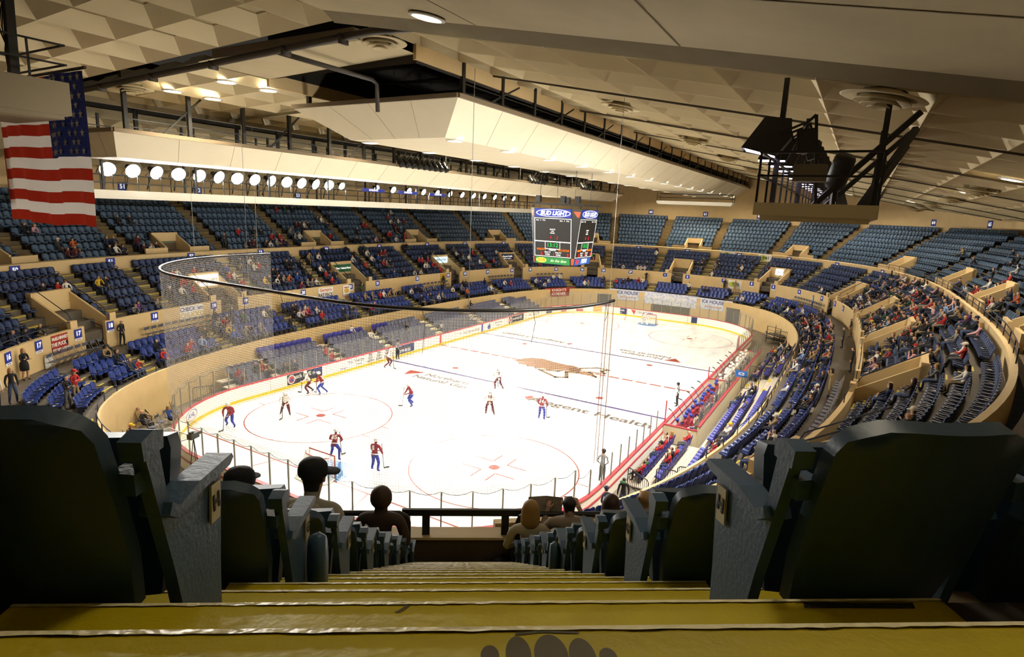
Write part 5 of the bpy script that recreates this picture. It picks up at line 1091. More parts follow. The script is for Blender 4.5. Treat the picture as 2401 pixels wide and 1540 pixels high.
# near seats
M_fs = mat('near_seat_plastic', '263C4E', .42, bump=.03, bscale=90); M_iron = mat('near_seat_iron', '35506A', .42, bump=.08, bscale=60); M_plate = mat('cream_row_plate', 'B8AE86', .5)
def near_seat(s, end, row):
    """seat with its folded pan; s is the side of the aisle, x runs away from the aisle"""
    e = empty('theatre_seat')
    YZ = lambda x: Matrix(((0, 0, s, x), (1, 0, 0, 0), (0, 1, 0, 0), (0, 0, 0, 1)))
    g = MB(); g.prism([(.20, 0), (.30, 0), (.335, .40), (.375, .69), (.10, .70), (.085, .73), (.06, .89), (0, .89), (.095, .52)], .03, YZ(0)); g.ob('side_standard', M_iron, e)
    g = MB(); P = [(.065, .725), (.10, .70), (.20, .712), (.40, .70), (.41, .685), (.385, .672), (.2, .68), (.09, .672), (.05, .70)]; g.prism(P, .07, YZ(0)); g.ob('armrest', M_iron, e)
    g = MB(); g.prism([(-.015, .86), (.065, .86), (.07, .90), (.03, .915), (-.02, .905)], .05, YZ(0)); g.bar((0, .02, .8), (s*.06, .03, .8), .05); g.ob('back_bracket', M_iron, e)
    # back shell
    g = MB(); R0 = []; R1 = []
    for z, y, w, in ((.44, .12, .19), (.6, .075, .215), (.78, .02, .225), (.92, -.02, .225), (.985, -.038, .215), (1.005, -.042, .19)):
        r0 = []; r1 = []
        for t in np.linspace(-1, 1, 9):
            x = s*(.265+w*t); c = .05*(1-t*t); top = -.03*abs(t)**6 if z > .95 else 0
            r0.append((x, y-c+.0, z+top)); r1.append((x, y-c-.045, z+top-(.012 if z > .99 else 0)))
        R0.append(r0); R1.append(r1)
    g.grid(R0 if s < 0 else R0[::-1]); g.grid(R1[::-1] if s < 0 else R1); g.grid([R0[-1], R1[-1]]); g.grid([R0[0], R1[0]]); g.grid([[r[0] for r in R0], [r[0] for r in R1]]); g.grid([[r[-1] for r in R0], [r[-1] for r in R1]])
    g.ob('backrest', M_fs, e, True)
    g = MB(); R0 = []; R1 = []
    for z, y, w in ((.40, .17, .19), (.6, .215, .2), (.77, .25, .2), (.80, .256, .19)):
        R0.append([(s*(.265+w*t), y+.02*t*t, z) for t in np.linspace(-1, 1, 7)]); R1.append([(s*(.265+w*t), y+.065+.01*t*t, z-.01) for t in np.linspace(-1, 1, 7)])
    g.grid(R0); g.grid(R1); g.grid([R0[-1], R1[-1]]); g.grid([R0[0], R1[0]]); g.grid([[r[0] for r in R0], [r[0] for r in R1]]); g.grid([[r[-1] for r in R0], [r[-1] for r in R1]]); g.ob('folded_pan', M_fs, e, True)
    if end:
        g = MB(); g.box((-s*.022, .305, .60), (.006, .055, .105), 0, Matrix.Rotation(-.12, 3, 'X')); g.ob('row_plate', M_plate, e)
        t = text('row_letter', row, .06, Matrix(((0, 0, -s, -s*.027), (-s if s < 0 else -s, 0, 0, .305), (0, 1, 0, .6), (0, 0, 0, 1))), M_ink2, None, .001, .002); t.parent = e
    return e
near_lab = {}
for s, side in ((-1, 'left'), (1, 'right')):
    proto = near_seat(s, False, '')
    for r in range(8):
        row = 'HGFEDCBA'[r]; ns = 4 if r < 2 else 5
        for i in range(ns):
            e = near_seat(s, True, row) if i == 0 else (proto if (r == 0 and i == 1) else copy_tree(proto))
            e.location = AM@Vector(((.77 if s > 0 else -.70)+s*.54*i, 1.22+.86*r, 12.32-.55*r-.03*min(r, 3))); e.rotation_euler.z = ARZ
            tag(e, 'dark slate theatre seat in row %s, %s from the near aisle, %s side' % (row, ordw(i), side), 'seat', 'theatre seats beside the near aisle')
    for r, sd in ((1, -1), (3, 1)):
        if sd == s: g = MB(); g.lathe([(.001, -.04), (.07, -.04), (.08, 0), (.07, .03), (.001, .03)], (0, 0, 0), 4 if False else 16, 0, Matrix.Rotation(PI/2, 4, 'Y')); g.v = [tuple(AM@(Vector((v[0], v[1]*.7, v[2]*1.9))+Vector((.72 if s > 0 else -.63, 1.22+.86*r+.3, 12.3-.55*r+.42)))) for v in g.v]; o = g.ob('aisle_light', M_iron, None, True); tag(o, 'rounded metal aisle light on the row %s seat standard' % 'HGFEDCBA'[r], 'light')
# parapet, ledge and rails at the foot of the aisle
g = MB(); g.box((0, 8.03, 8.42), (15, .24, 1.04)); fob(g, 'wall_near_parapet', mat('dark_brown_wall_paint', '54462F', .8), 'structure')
g = MB(); g.box((0, 8.03, 8.945), (15.1, .3, .04)); fob(g, 'trim_near_ledge', mat('ledge_paint', 'C9B288', .5), 'structure')
e = empty('guard_rail', AM@Vector((0, 7.98, 8.96)), ARZ, 'black square-bar guard rail on the ledge at the foot of the aisle', 'railing')
g = MB(); g.box((.05, 0, .36), (1.9, .05, .1)); g.ob('top_bar', M_dark, e)
for x in (-.55, .62): g = MB(); g.box((x, 0, .18), (.11, .05, .36)); g.ob('post', M_dark, e)
for s, nm in ((-1, 'left'), (1, 'right')):
    e = empty('guard_rail', AM@Vector((s*.8, 7.85, 8.45)), ARZ, 'black double guard rail with rounded end, %s of the near aisle' % nm, 'railing')
    g = MB(); g.tube([(0, 0, .2), (0, 0, .78), (s*.03, 0, .87), (s*.12, 0, .92), (s*4.5, 0, .92)], .042, 8); g.ob('top_tube', M_dark, e, True)
    g = MB(); g.tube([(s*.1, 0, .78), (s*4.5, 0, .78)], .025, 8); g.ob('lower_tube', M_dark, e, True)
    for k in (1.6, 3.2): g = MB(); g.bar((s*k, 0, 0), (s*k, 0, .92), .06); g.ob('post', M_dark, e)
e = empty('camera_bag', AM@Vector((.4, 7.76, 8.45)), ARZ+.2, 'black camera bag with loose straps lying at the foot of the aisle', 'bag')
g = MB(); g.ball((0, 0, .1), (.24, .15, .12), 14, 8); g.ball((.16, .02, .13), (.14, .13, .12), 12, 7); g.ball((-.2, 0, .07), (.12, .12, .08), 12, 7); g.ob('body', mat('black_nylon', '0D0C0C', .6, bump=.4, bscale=90), e, True)
g = MB(); g.tube([(-.3, 0, .05), (-.15, -.05, .24), (.05, .0, .2), (.2, .05, .28), (.32, 0, .1)], .014, 6); g.tube([(-.26, -.1, .02), (-.05, -.17, .16), (.1, -.15, .05)], .012, 6); g.ob('strap', MATS['black_nylon'], e, True)
# ---------------------------------------------------------------- people
PCOL = dict(k='17171B', n='1D2540', r='A82222', w='DDD8CE', g='7F7C76', t='9C845C', b='2C4A98', y='D2AC2C', m='561C22', o='BE5A24', p='CF9CA2', e='2B5436', d='3A2A20', l='8299BE', v='582A68', c='38383C')
PNAME = dict(k='black', n='navy', r='red', w='white', g='grey', t='tan', b='blue', y='yellow', m='maroon', o='orange', p='pink', e='green', d='dark brown', l='light blue', v='purple', c='charcoal')
TOPM = {k: mat('cloth_'+PNAME[k].replace(' ', '_'), c, .85) for k, c in PCOL.items()}
BOTM = dict(j=mat('blue_jeans', '3F4E6E', .85), k=TOPM['k'], t=mat('khaki_trousers', '8F7C58', .85), g=mat('grey_trousers', '5C5B5A', .85)); BNAME = dict(j='jeans', k='black trousers', t='khaki trousers', g='grey trousers')
HAIRM = dict(k=mat('black_hair', '15100C', .6), b=mat('brown_hair', '3E2817', .6), y=mat('blond_hair', '9C7740', .6), g=mat('grey_hair', '8C8880', .6), s=mat('skin', 'C99C7E', .6))
SKIN = HAIRM['s']; SHOE = mat('dark_shoe', '1A1816', .6); EYE = mat('eye_dark', '1A1410', .4); LIP = mat('lip', '9A5A4C', .6)
def skin_mesh(name, J, E, sub, post=None):
    """grows one continuous body over a skeleton: J name -> (x, y, z, rx, ry), E list of (a, b, class)"""
    names = list(J); idx = {n: i for i, n in enumerate(names)}
    me = bpy.data.meshes.new(name+'_sk'); me.from_pydata([J[n][:3] for n in names], [(idx[a], idx[b]) for a, b, c in E], []); o = bpy.data.objects.new('tmp', me); COL.objects.link(o)
    md = o.modifiers.new('Skin', 'SKIN'); md.use_smooth_shade = True; md.branch_smoothing = .6
    for i, n in enumerate(names): sv = me.skin_vertices[0].data[i]; sv.radius = J[n][3:5]; sv.use_root = (n == 'pelvis')
    s2 = o.modifiers.new('Sub', 'SUBSURF'); s2.levels = sub; s2.render_levels = sub
    dg = bpy.context.evaluated_depsgraph_get(); dg.update(); ev = o.evaluated_get(dg); out = bpy.data.meshes.new_from_object(ev, depsgraph=dg)
    bpy.data.objects.remove(o); bpy.data.meshes.remove(me)
    V = np.array([v.co[:] for v in out.vertices]); F = [tuple(p.vertices) for p in out.polygons]; C = np.array([V[list(f)].mean(0) for f in F])
    D = []
    for a, b, c in E:
        A, B = np.array(J[a][:3]), np.array(J[b][:3]); d = B-A; t = np.clip(((C-A)@d)/max(d@d, 1e-9), 0, 1); q = A+t[:, None]*d; r = (J[a][3]+J[b][3])/2
        D.append(np.linalg.norm(C-q, axis=1)-r*.75)
    cl = np.array([c for a, b, c in E])[np.argmin(np.array(D), 0)]
    bpy.data.meshes.remove(out); return V, F, C, cl
def body(name, pelvis, lean, arms, legs, bulk=1., sub=1, long=False, turn=0., look=0., fingers=None, headgear=None):
    """classes: 0 top, 1 trousers, 2 skin, 3 hair, 4 shoes; arms/legs are per side (elbow, wrist) and (knee, ankle, toe) points"""
    px, py, pz = pelvis; dv = Vector((turn*.0, math.sin(lean), math.cos(lean))); P = Vector(pelvis); J = {}; b = bulk
    J['pelvis'] = (*P, .15*b, .115*b); sp = P+dv*.2; ch = P+dv*.4; nk = P+dv*.535; J['spine'] = (*sp, .145*b, .11*b); J['chest'] = (*ch, .165*b, .115*b); J['collar'] = (*(P+dv*.485), .125*b, .095*b)
    hb = nk+Vector((0, .02+.03*math.sin(lean), .035)); J['neck'] = (*nk, .066, .066); hc = hb+Vector((.03*look, .02, .125)); J['jaw'] = (*(hb+Vector((0, .015, .045))), .068, .08); J['skull'] = (*hc, .09, .108); J['crown'] = (*(hc+Vector((0, -.008, .068))), .07, .082)
    E = [('pelvis', 'spine', 0), ('spine', 'chest', 0), ('chest', 'collar', 0), ('collar', 'neck', 2), ('neck', 'jaw', 2), ('jaw', 'skull', 5), ('skull', 'crown', 5)]
    for s, k in ((-1, 'l'), (1, 'r')):
        sh = P+dv*.47+Vector((s*.185*b, 0, 0)); el, wr = arms[0 if s < 0 else 1][:2]; hd = Vector(wr)+(Vector(wr)-Vector(el)).normalized()*.075
        J['sh'+k] = (*sh, .062*b, .062*b); J['el'+k] = (*el, .047*b, .047*b); J['wr'+k] = (*wr, .031, .031); J['hd'+k] = (*hd, .036, .024); ft = hd+(hd-Vector(wr))*.9+Vector((0, 0, -.012)); J['ft'+k] = (*ft, .022, .014)
        E += [('collar', 'sh'+k, 0), ('sh'+k, 'el'+k, 0), ('el'+k, 'wr'+k, 0), ('wr'+k, 'hd'+k, 2), ('hd'+k, 'ft'+k, 2)]
        if fingers:
            wv = (hd-Vector(wr)).normalized(); sd = wv.cross(Vector((0, 0, 1))).normalized()*s
            for fi, (off, ln) in enumerate(((-.024, .07), (-.008, .082), (.009, .078), (.024, .06))):
                a = hd+sd*off+wv*.03; m_ = a+wv*ln*.55+Vector((0, 0, -.008)); e_ = m_+wv*ln*.3+Vector((0, 0, -.03)); J['f%d%s' % (fi, k)] = (*a, .010, .010); J['g%d%s' % (fi, k)] = (*m_, .009, .009); J['h%d%s' % (fi, k)] = (*e_, .007, .007); E += [('hd'+k, 'f%d%s' % (fi, k), 2), ('f%d%s' % (fi, k), 'g%d%s' % (fi, k), 2), ('g%d%s' % (fi, k), 'h%d%s' % (fi, k), 2)]
            a = Vector(wr)+wv*.03-sd*.035; e_ = a+wv*.05-sd*.03+Vector((0, 0, -.01)); J['t'+k] = (*a, .011, .011); J['u'+k] = (*e_, .009, .009); E += [('wr'+k, 't'+k, 2), ('t'+k, 'u'+k, 2)]
            J['ft'+k] = (*(hd+wv*.03), .03, .016)
        kn, an, to = legs[0 if s < 0 else 1]; J['hip'+k] = (px+s*.092*b, py+.02, pz-.03, .098*b, .098*b); J['kn'+k] = (*kn, .066*b, .066*b); cf = Vector(kn).lerp(Vector(an), .35); J['cf'+k] = (*cf, .06*b, .06*b); J['an'+k] = (*an, .043*b, .043*b); J['to'+k] = (*to, .043, .036)
        E += [('pelvis', 'hip'+k, 1), ('hip'+k, 'kn'+k, 1), ('kn'+k, 'cf'+k, 1), ('cf'+k, 'an'+k, 1), ('an'+k, 'to'+k, 4)]
    V, F, C, cl = skin_mesh(name, J, E, sub)
    h = np.array(hc); hair = (cl == 5) & ((C[:, 2] > h[2]+.055) | ((C[:, 1] < h[1]-.005+.35*(C[:, 2]-h[2])) & (C[:, 2] > h[2]-(.09 if not long else .16)))); cl = np.where(hair, 3, np.where(cl == 5, 2, cl))
    g = MB(); g.v = [tuple(v) for v in V]; g.n = len(V); g.f = list(F); g.m = [int(c) for c in cl]
    for s in (-1, 1):
        g.ball(hc+Vector((s*.034, .09, .012)), (.012, .01, .009), 6, 4, 5); g.ball(hc+Vector((s*.085, 0, -.005)), (.012, .02, .032), 6, 4, 2); g.ball(hc+Vector((s*.033, .087, .034)), (.02, .01, .005), 6, 3, 3)
    g.ball(hc+Vector((0, .103, -.02)), (.013, .018, .024), 6, 4, 2); g.ball(hc+Vector((0, .082, -.062)), (.024, .012, .008), 6, 4, 6)
    if long == 'fluffy': g.ball(hc+Vector((0, -.034, .0)), (.112, .112, .125), 14, 9, 3)
    elif long:
        g.ball(hc+Vector((0, -.034, .022)), (.1, .1, .108), 12, 8, 3); R = []
        for z, r in ((.04, .1), (-.02, .108), (-.08, .114), (-.14, .114), (-.185, .1), (-.2, .07)): R.append([tuple(hc+Vector((r*math.cos(t), -.03+r*math.sin(t), z))) for t in np.linspace(PI*.9, PI*2.1, 11)])
        g.grid(R, 3); g.grid([[tuple(Vector(p)+(hc+Vector((0, -.03, 0))-Vector(p))*.2) for p in r] for r in R][::-1], 3)
    me = g.mesh(name, [TOPM['k'], BOTM['j'], SKIN, HAIRM['b'], SHOE, EYE, LIP], True); me['head'] = tuple(hc); return me
def sit_legs(sp=.13, kx=.40, out=.40, z=.50): return [((-sp, kx, z), (-sp-.0, out-.02, .08), (-sp-.02, out+.13, .04)), ((sp, kx, z), (sp, out+.02, .08), (sp+.02, out+.17, .04))]
SP = (0, -.1, .55)
def mk_sit(name, lean, arms, sub=1, **k): return body(name, SP, lean, arms, k.pop('legs', sit_legs()), sub=sub, **k)
AR_LAP = [((-.27, -.02, .78), (-.11, .24, .66)), ((.27, -.02, .78), (.11, .24, .66))]
AR_CROSS = [((-.25, .02, .80), (.10, .15, .86)), ((.25, .02, .80), (-.10, .17, .82))]
AR_FWD = [((-.24, .26, .70), (-.06, .42, .62)), ((.24, .26, .70), (.06, .42, .62))]
AR_CHIN = [((-.24, .16, .74), (-.05, .2, 1.08)), ((.27, .0, .78), (.1, .26, .66))]
AR_UP = [((-.3, .1, 1.2), (-.2, .25, 1.45)), ((.27, .0, .8), (.12, .25, .7))]
SITME = {}
for key, lean, ar in (('a', -.12, AR_LAP), ('b', -.14, AR_CROSS), ('c', .55, AR_FWD), ('d', .15, AR_CHIN), ('e', -.1, AR_LAP)):
    for lg in (False, True):
        legs = sit_legs() if key != 'e' else [((-.1, .4, .52), (-.1, .42, .08), (-.1, .56, .04)), ((.06, .38, .60), (-.2, .5, .42), (-.26, .62, .38))]
        SITME[key, lg] = mk_sit('person', lean, ar, long=lg, legs=legs)
AS_DOWN = [((-.25, -.02, 1.13), (-.25, .06, .89)), ((.25, -.02, 1.13), (.25, .06, .89))]
AS_CROSS = [((-.25, .06, 1.16), (.1, .2, 1.2)), ((.25, .06, 1.16), (-.1, .22, 1.16))]
AS_BACK = [((-.28, -.06, 1.15), (-.16, .1, .98)), ((.28, -.06, 1.15), (.16, .1, .98))]
def stand_legs(sp=.1, st=.0): return [((-sp, .03+st, .49), (-sp-.02, -.03+st, .08), (-sp-.05, .12+st, .04)), ((sp, .03-st, .49), (sp+.02, -.03-st, .08), (sp+.05, .12-st, .04))]
STAND = {k: body('person', (0, 0, .95), .02, ar, stand_legs(.1, st), long=lg) for k, ar, st, lg in (('a', AS_DOWN, 0, False), ('b', AS_CROSS, .03, False), ('c', AS_BACK, .05, False), ('d', AS_CROSS, .03, True), ('e', AS_DOWN, .08, True))}
capg = MB(); capg.lathe([(.108, -.02), (.112, .02), (.104, .065), (.075, .095), (.001, .108)], n=14); k0 = capg.n
capg.grid([[(.098*math.sin(t), .085*math.cos(t)+.02, .012) for t in np.linspace(-1.1, 1.1, 7)], [(.085*math.sin(t), .1*math.cos(t)+.11, -.006) for t in np.linspace(-1.1, 1.1, 7)]]); capg.grid([[(.098*math.sin(t), .085*math.cos(t)+.02, .004) for t in np.linspace(-1.1, 1.1, 7)][::-1], [(.085*math.sin(t), .1*math.cos(t)+.11, -.014) for t in np.linspace(-1.1, 1.1, 7)][::-1]])
me_cap = capg.mesh('cap', TOPM['y'], True)
def slotm(o, i, m): o.material_slots[i].link = 'OBJECT'; o.material_slots[i].material = m
def dress(o, top, bot, hair, cap=None, me=None):
    slotm(o, 0, TOPM[top] if isinstance(top, str) else top); slotm(o, 1, BOTM[bot] if isinstance(bot, str) else bot); slotm(o, 3, HAIRM[hair])
    if cap:
        h = o.data['head']; c = put('cap', me_cap, (h[0], h[1]-.005, h[2]+.045), 0, o); c.rotation_euler.x = -.08; slotm(c, 0, TOPM[cap])
        if cap != top: c['label'] = '%s cap' % PNAME[cap]
    return o
PEOPLE = [tuple(q.split(',')) for q in '1,101,d;1,179,k;1,180,cx;0,24,t;0,71,k;0,72,w;1,211,w;1,174,d;3,51,d;1,159,n;1,196,g;3,153,r;1,160,d;3,154,e;0,93,tx;3,168,r;3,169,k;3,57,r;3,170,r;3,58,r;3,159,rx;1,297,rx;1,298,w;3,161,r;0,85,d;1,279,k;3,162,w;3,175,r;3,163,r;3,61,wx;3,62,g;1,282,tx;1,262,p;0,116,k;1,236,k;0,117,wx;1,237,w;1,325,p;1,306,g;1,266,kx;1,240,p;0,140,c;1,328,kx;1,288,k;0,160,w;0,123,k;1,330,k;1,1509,n;1,270,k;1,257,r;0,124,r;1,244,w;3,73,c;0,790,c;1,1507,kx;0,789,r;0,145,n;0,784,kl;1,333,v;1,1505,k;0,778,tx;1,294,k;1,274,k;0,777,k;1,261,n;0,147,nx;3,26,c;0,776,r;2,609,k;2,617,o;3,79,k;2,610,w;0,764,k;1,382,k;1,366,d;1,404,r;1,350,k;1,426,t;4,0,m;0,772,r;3,81,n;1,367,r;1,405,n;1,351,kl;4,70,r;0,771,r;2,612,r;1,384,d;1,368,k;1,406,m;1,428,d;0,171,w;0,134,k;4,4,c;2,621,n;1,385,t;1,369,m;4,73,k;0,769,l;0,172,c;4,74,r;2,614,n;1,1481,k;1,386,c;1,408,g;1,430,l;4,5,k;4,6,k;1,387,d;1,431,l;1,1479,rx;4,7,n;0,756,k;1,1478,w;1,388,d;1,432,kx;1,1444,gy;0,173,t;0,192,t;1,1443,vy;1,433,nl;0,744,b;0,174,r;0,193,k;0,732,y;0,742,g;0,175,t;0,731,g;1,1460,y;1,391,rl;1,1440,g;1,435,p;0,741,k;0,720,g;2,615,m;1,1459,k;2,623,w;4,14,r;0,214,l;0,719,r;1,354,w;4,84,r;0,739,g;0,718,k;1,393,k;1,371,k;1,355,n;1,437,k;0,708,k;0,178,w;0,197,t;1,416,wl;1,340,w;1,1389,cx;0,715,e;0,217,wx;1,373,c;1,395,c;1,341,g;1,439,c;3,31,p;1,1387,w;1,374,c;1,396,bl;1,358,l;1,342,nx;2,2800,m;2,718,r;3,32,k;0,181,k;0,200,n;2,2799,m;0,733,k;2,746,r;1,1385,r;1,375,r;1,359,k;1,419,r;1,441,n;2,2812,cx;1,1394,r;0,711,w;0,201,b;1,1393,r;1,376,d;1,398,r;1,360,k;1,420,g;1,344,mx;0,710,k;2,720,d;1,1408,r;2,2838,k;2,2810,o;2,734,w;0,202,k;1,399,p;1,361,w;1,1407,w;2,2837,p;1,345,c;0,184,t;3,87,g;0,222,nl;2,2794,k;1,400,v;0,685,w;3,139,w;2,2793,w;0,684,p;1,1404,r;1,423,k;4,163,w;1,347,kx;2,2792,n;0,672,k;4,291,w;0,694,r;1,1376,k;0,683,r;3,89,k;1,1403,k;2,2805,n;0,205,k;0,671,k;1,380,m;1,424,r;2,765,w;1,446,d;1,1383,n;2,2804,n;2,724,w;0,187,r;1,1382,r;0,225,t;0,681,w;1,403,gx;1,381,dx;1,365,e;1,349,t;1,1391,r;2,2686,m;0,669,w;0,207,g;1,1390,w;2,2685,w;2,2684,k;2,2694,m;0,208,k;1,1398,b;0,689,k;0,190,g;1,1323,y;0,228,k;1,487,e;0,687,n;1,1322,k;1,448,t;1,507,kx;0,191,k;1,474,k;2,756,c;1,527,k;0,229,n;3,91,kx;1,1321,w;1,488,k;1,462,nx;1,475,dx;1,1320,k;1,528,pl;4,170,k;1,1362,k;1,1347,w;2,730,d;1,489,k;1,1319,g;0,673,l;2,2734,k;1,476,c;1,1305,r;1,1332,k;1,1346,r;1,1318,o;2,731,b;1,490,d;1,1360,w;1,451,e;1,1331,k;1,510,m;1,464,n;2,2732,k;0,646,r;1,1359,k;1,1303,g;2,787,k;0,230,d;1,491,d;1,1316,b;1,452,m;1,511,nl;1,465,k;0,269,n;0,250,t;0,645,n;1,1302,g;0,231,k;1,492,n;1,1301,w;0,270,k;0,251,k;0,622,c;3,148,k;0,232,k;1,493,k;1,1313,k;1,513,r;1,1340,k;1,494,k;1,1325,k;1,1339,k;1,514,n;0,620,t;3,47,r;0,253,k;1,1247,r;2,2585,c;4,106,w;0,273,kx;2,2569,g;1,1337,k;0,618,g;1,1254,r;3,100,w;0,235,p;2,2568,k;1,496,k;1,516,w;0,255,rx;1,536,w;2,2567,m;1,1261,w;3,101,n;0,236,m;1,1252,n;0,616,r;0,256,k;0,615,w;2,2565,d;0,237,nx;1,498,e;1,1259,k;1,466,k;0,276,wl;0,257,k;1,538,k;2,2594,r;2,2564,w;0,614,t;2,919,k;1,1287,t;1,499,d;1,454,n;0,277,c;0,613,k;0,258,g;2,2562,g;1,500,n;0,612,t;1,455,w;1,1285,w;2,2591,k;1,481,m;2,2561,m;0,611,k;2,2575,r;1,501,e;2,2560,n;1,456,p;1,469,w;0,279,k;1,1298,b;1,482,g;1,541,k;2,2589,k;0,598,k;1,502,k;1,457,g;1,522,n;1,470,d;2,2573,r;1,483,d;0,261,l;1,542,k;4,116,w;4,47,w;2,892,k;1,458,w;1,523,dl;0,281,rl;0,596,b;1,1295,k;1,543,w;0,572,w;0,595,k;1,459,k;1,524,p;1,1248,k;1,472,k;0,282,d;1,544,rl;0,263,dl;2,2475,g;1,1264,w;4,252,y;1,505,d;1,525,c;1,1255,r;1,473,k;0,283,k;0,570,k;2,2474,w;0,593,w;2,2487,g;0,245,d;0,569,k;1,526,k;1,1262,k;0,284,d;0,265,k;0,568,g;1,1275,k;1,1183,b;0,591,g;0,285,d;0,266,m;1,1289,k;0,247,c;0,566,g;1,1218,w;4,318,c;1,555,w;0,248,d;2,2496,m;1,1205,r;1,563,k;1,1180,k;4,319,k;2,2495,d;1,603,wx;1,1229,w;1,556,bl;1,548,n;1,1204,g;0,249,k;0,564,g;1,1216,b;1,572,gx;1,564,n;2,2494,w;1,1203,k;2,2471,r;1,604,g;1,1240,n;1,549,cl;1,1215,k;2,2493,k;1,565,w;1,1239,e;1,589,c;1,605,p;1,1177,w;1,550,k;2,2533,r;0,573,w;0,561,k;1,590,n;1,1225,r;1,551,wl;0,305,n;1,575,bl;1,567,k;2,2531,e;1,1175,w;1,1224,r;1,591,px;1,607,c;2,2385,k;0,306,k;1,568,e;0,552,o;2,2488,n;2,2384,k;2,2529,n;2,1049,t;0,307,kx;2,2501,c;1,577,b;0,541,g;0,299,w;2,2500,w;1,610,d;2,2381,n;1,1130,w;1,595,g;1,1129,w;1,580,k;1,1135,r;2,2379,p;2,2400,k;0,527,k;1,1134,r;0,526,c;1,1120,r;2,2431,n;1,1127,r;2,2377,k;0,312,w;1,1126,r;1,1132,r;0,544,l;0,524,g;1,1174,k;0,543,w;1,1173,k;1,1144,k;2,2405,r;2,2404,r;0,330,e;2,2265,w;2,2274,r;1,1141,g;2,2273,r;0,519,n;0,323,k;0,332,k;2,2262,r;1,621,w;1,622,k;2,2269,r;0,506,w;2,2284,m;1,1078,k;0,336,n;2,2283,k;0,504,r;2,2297,m;1,1093,g;1,1102,w;2,2311,w;2,2295,l;2,2259,w;1,1110,g;1,1091,w;1,1100,n;1,1073,r;2,2325,r;1,1081,w;2,2308,w;0,354,w;2,2306,r;2,2322,g;0,486,k;1,1096,r;1,1031,k;0,485,w;1,1095,k;2,2337,w;2,2155,k;0,477,w;1,1034,r;0,474,k;0,473,w;0,357,n;0,370,k;0,371,k;1,1045,w;0,460,w;0,455,w;0,454,g;0,380,w;0,458,w;1,1042,n;1,1040,k;1,707,k;1,967,r;1,1039,g;0,420,k;0,441,k;0,422,r;0,437,b;1,709,m;0,436,k;0,406,w;0,407,r;1,746,w;0,409,k;0,410,k;0,431,k;1,758,w;1,1003,g;1,759,d;1,1002,k;1,764,k;1,765,g;1,777,n;1,779,k;1,806,k;1,807,k;1,775,k;1,846,w;1,847,w;1,848,w;1,852,w;1,853,n;1,810,d;1,856,k;1,859,k;1,890,w;1,903,k'.split(';')]
pr = random.Random(11); HAIRN = dict(k='black', b='brown', y='blond', g='grey', s='bald')
TAKEN = [set(), set(), set(), set(), set()]; CROWD = []
CT = {'b': 'y', 'y': 'k'}
usedlab = {}
def person_at(ti, si, code):
    top = code[0]; cap = 'x' in code; lg = 'l' in code or (not cap and pr.random() < .25); hair = pr.choice('kkbbbbyygs' if not lg else 'kbbby'); bot = pr.choice('jjjjkktg'); pose = pr.choice('aabbcde'); capc = pr.choice('yrknw'); sl = (SEATS+[RBS, LBS])[ti]
    s = sl[si]; return s, top, cap, lg and hair not in 'sg', hair, bot, pose, capc
for k, (ti, si, code) in enumerate(PEOPLE): TAKEN[int(ti)].add(int(si))
def where(ti, si, s):
    if ti < 3: return seat_where(ti, s)
    return '%s in row %s of %s%s' % (ordw(s[5]), ('one', 'two', 'three', 'four', 'five')[s[4]], (RSEC if ti == 3 else LNAME)[s[7]], ' of left bleachers' if ti == 4 else '')
for k, (ti, si, code) in enumerate(PEOPLE):
    ti, si = int(ti), int(si); s, top, cap, lg, hair, bot, pose, capc = person_at(ti, si, code)
    if ti < 3: loc, rz = s[4:7], s[7]
    else: loc, rz = s[:3], s[3]
    sc = pr.uniform(.94, 1.04); kid = pr.random() < .07; sc = sc*.8 if kid else sc
    me = SITME[pose, lg]
    if k < 300:
        o = put('person', me, loc, rz+pr.uniform(-.25, .25)); o.scale = (sc,)*3
        dress(o, top, bot, hair, capc if cap else None)
        lab = 'person in %s%s, %s' % (PNAME[top].replace('dark ', ''), ' and cap' if cap else '', where(ti, si, s))
        tag(o, lab, 'person', 'seated spectators')
    else: CROWD.append((me, loc, rz+pr.uniform(-.25, .25), sc, top, bot, hair))
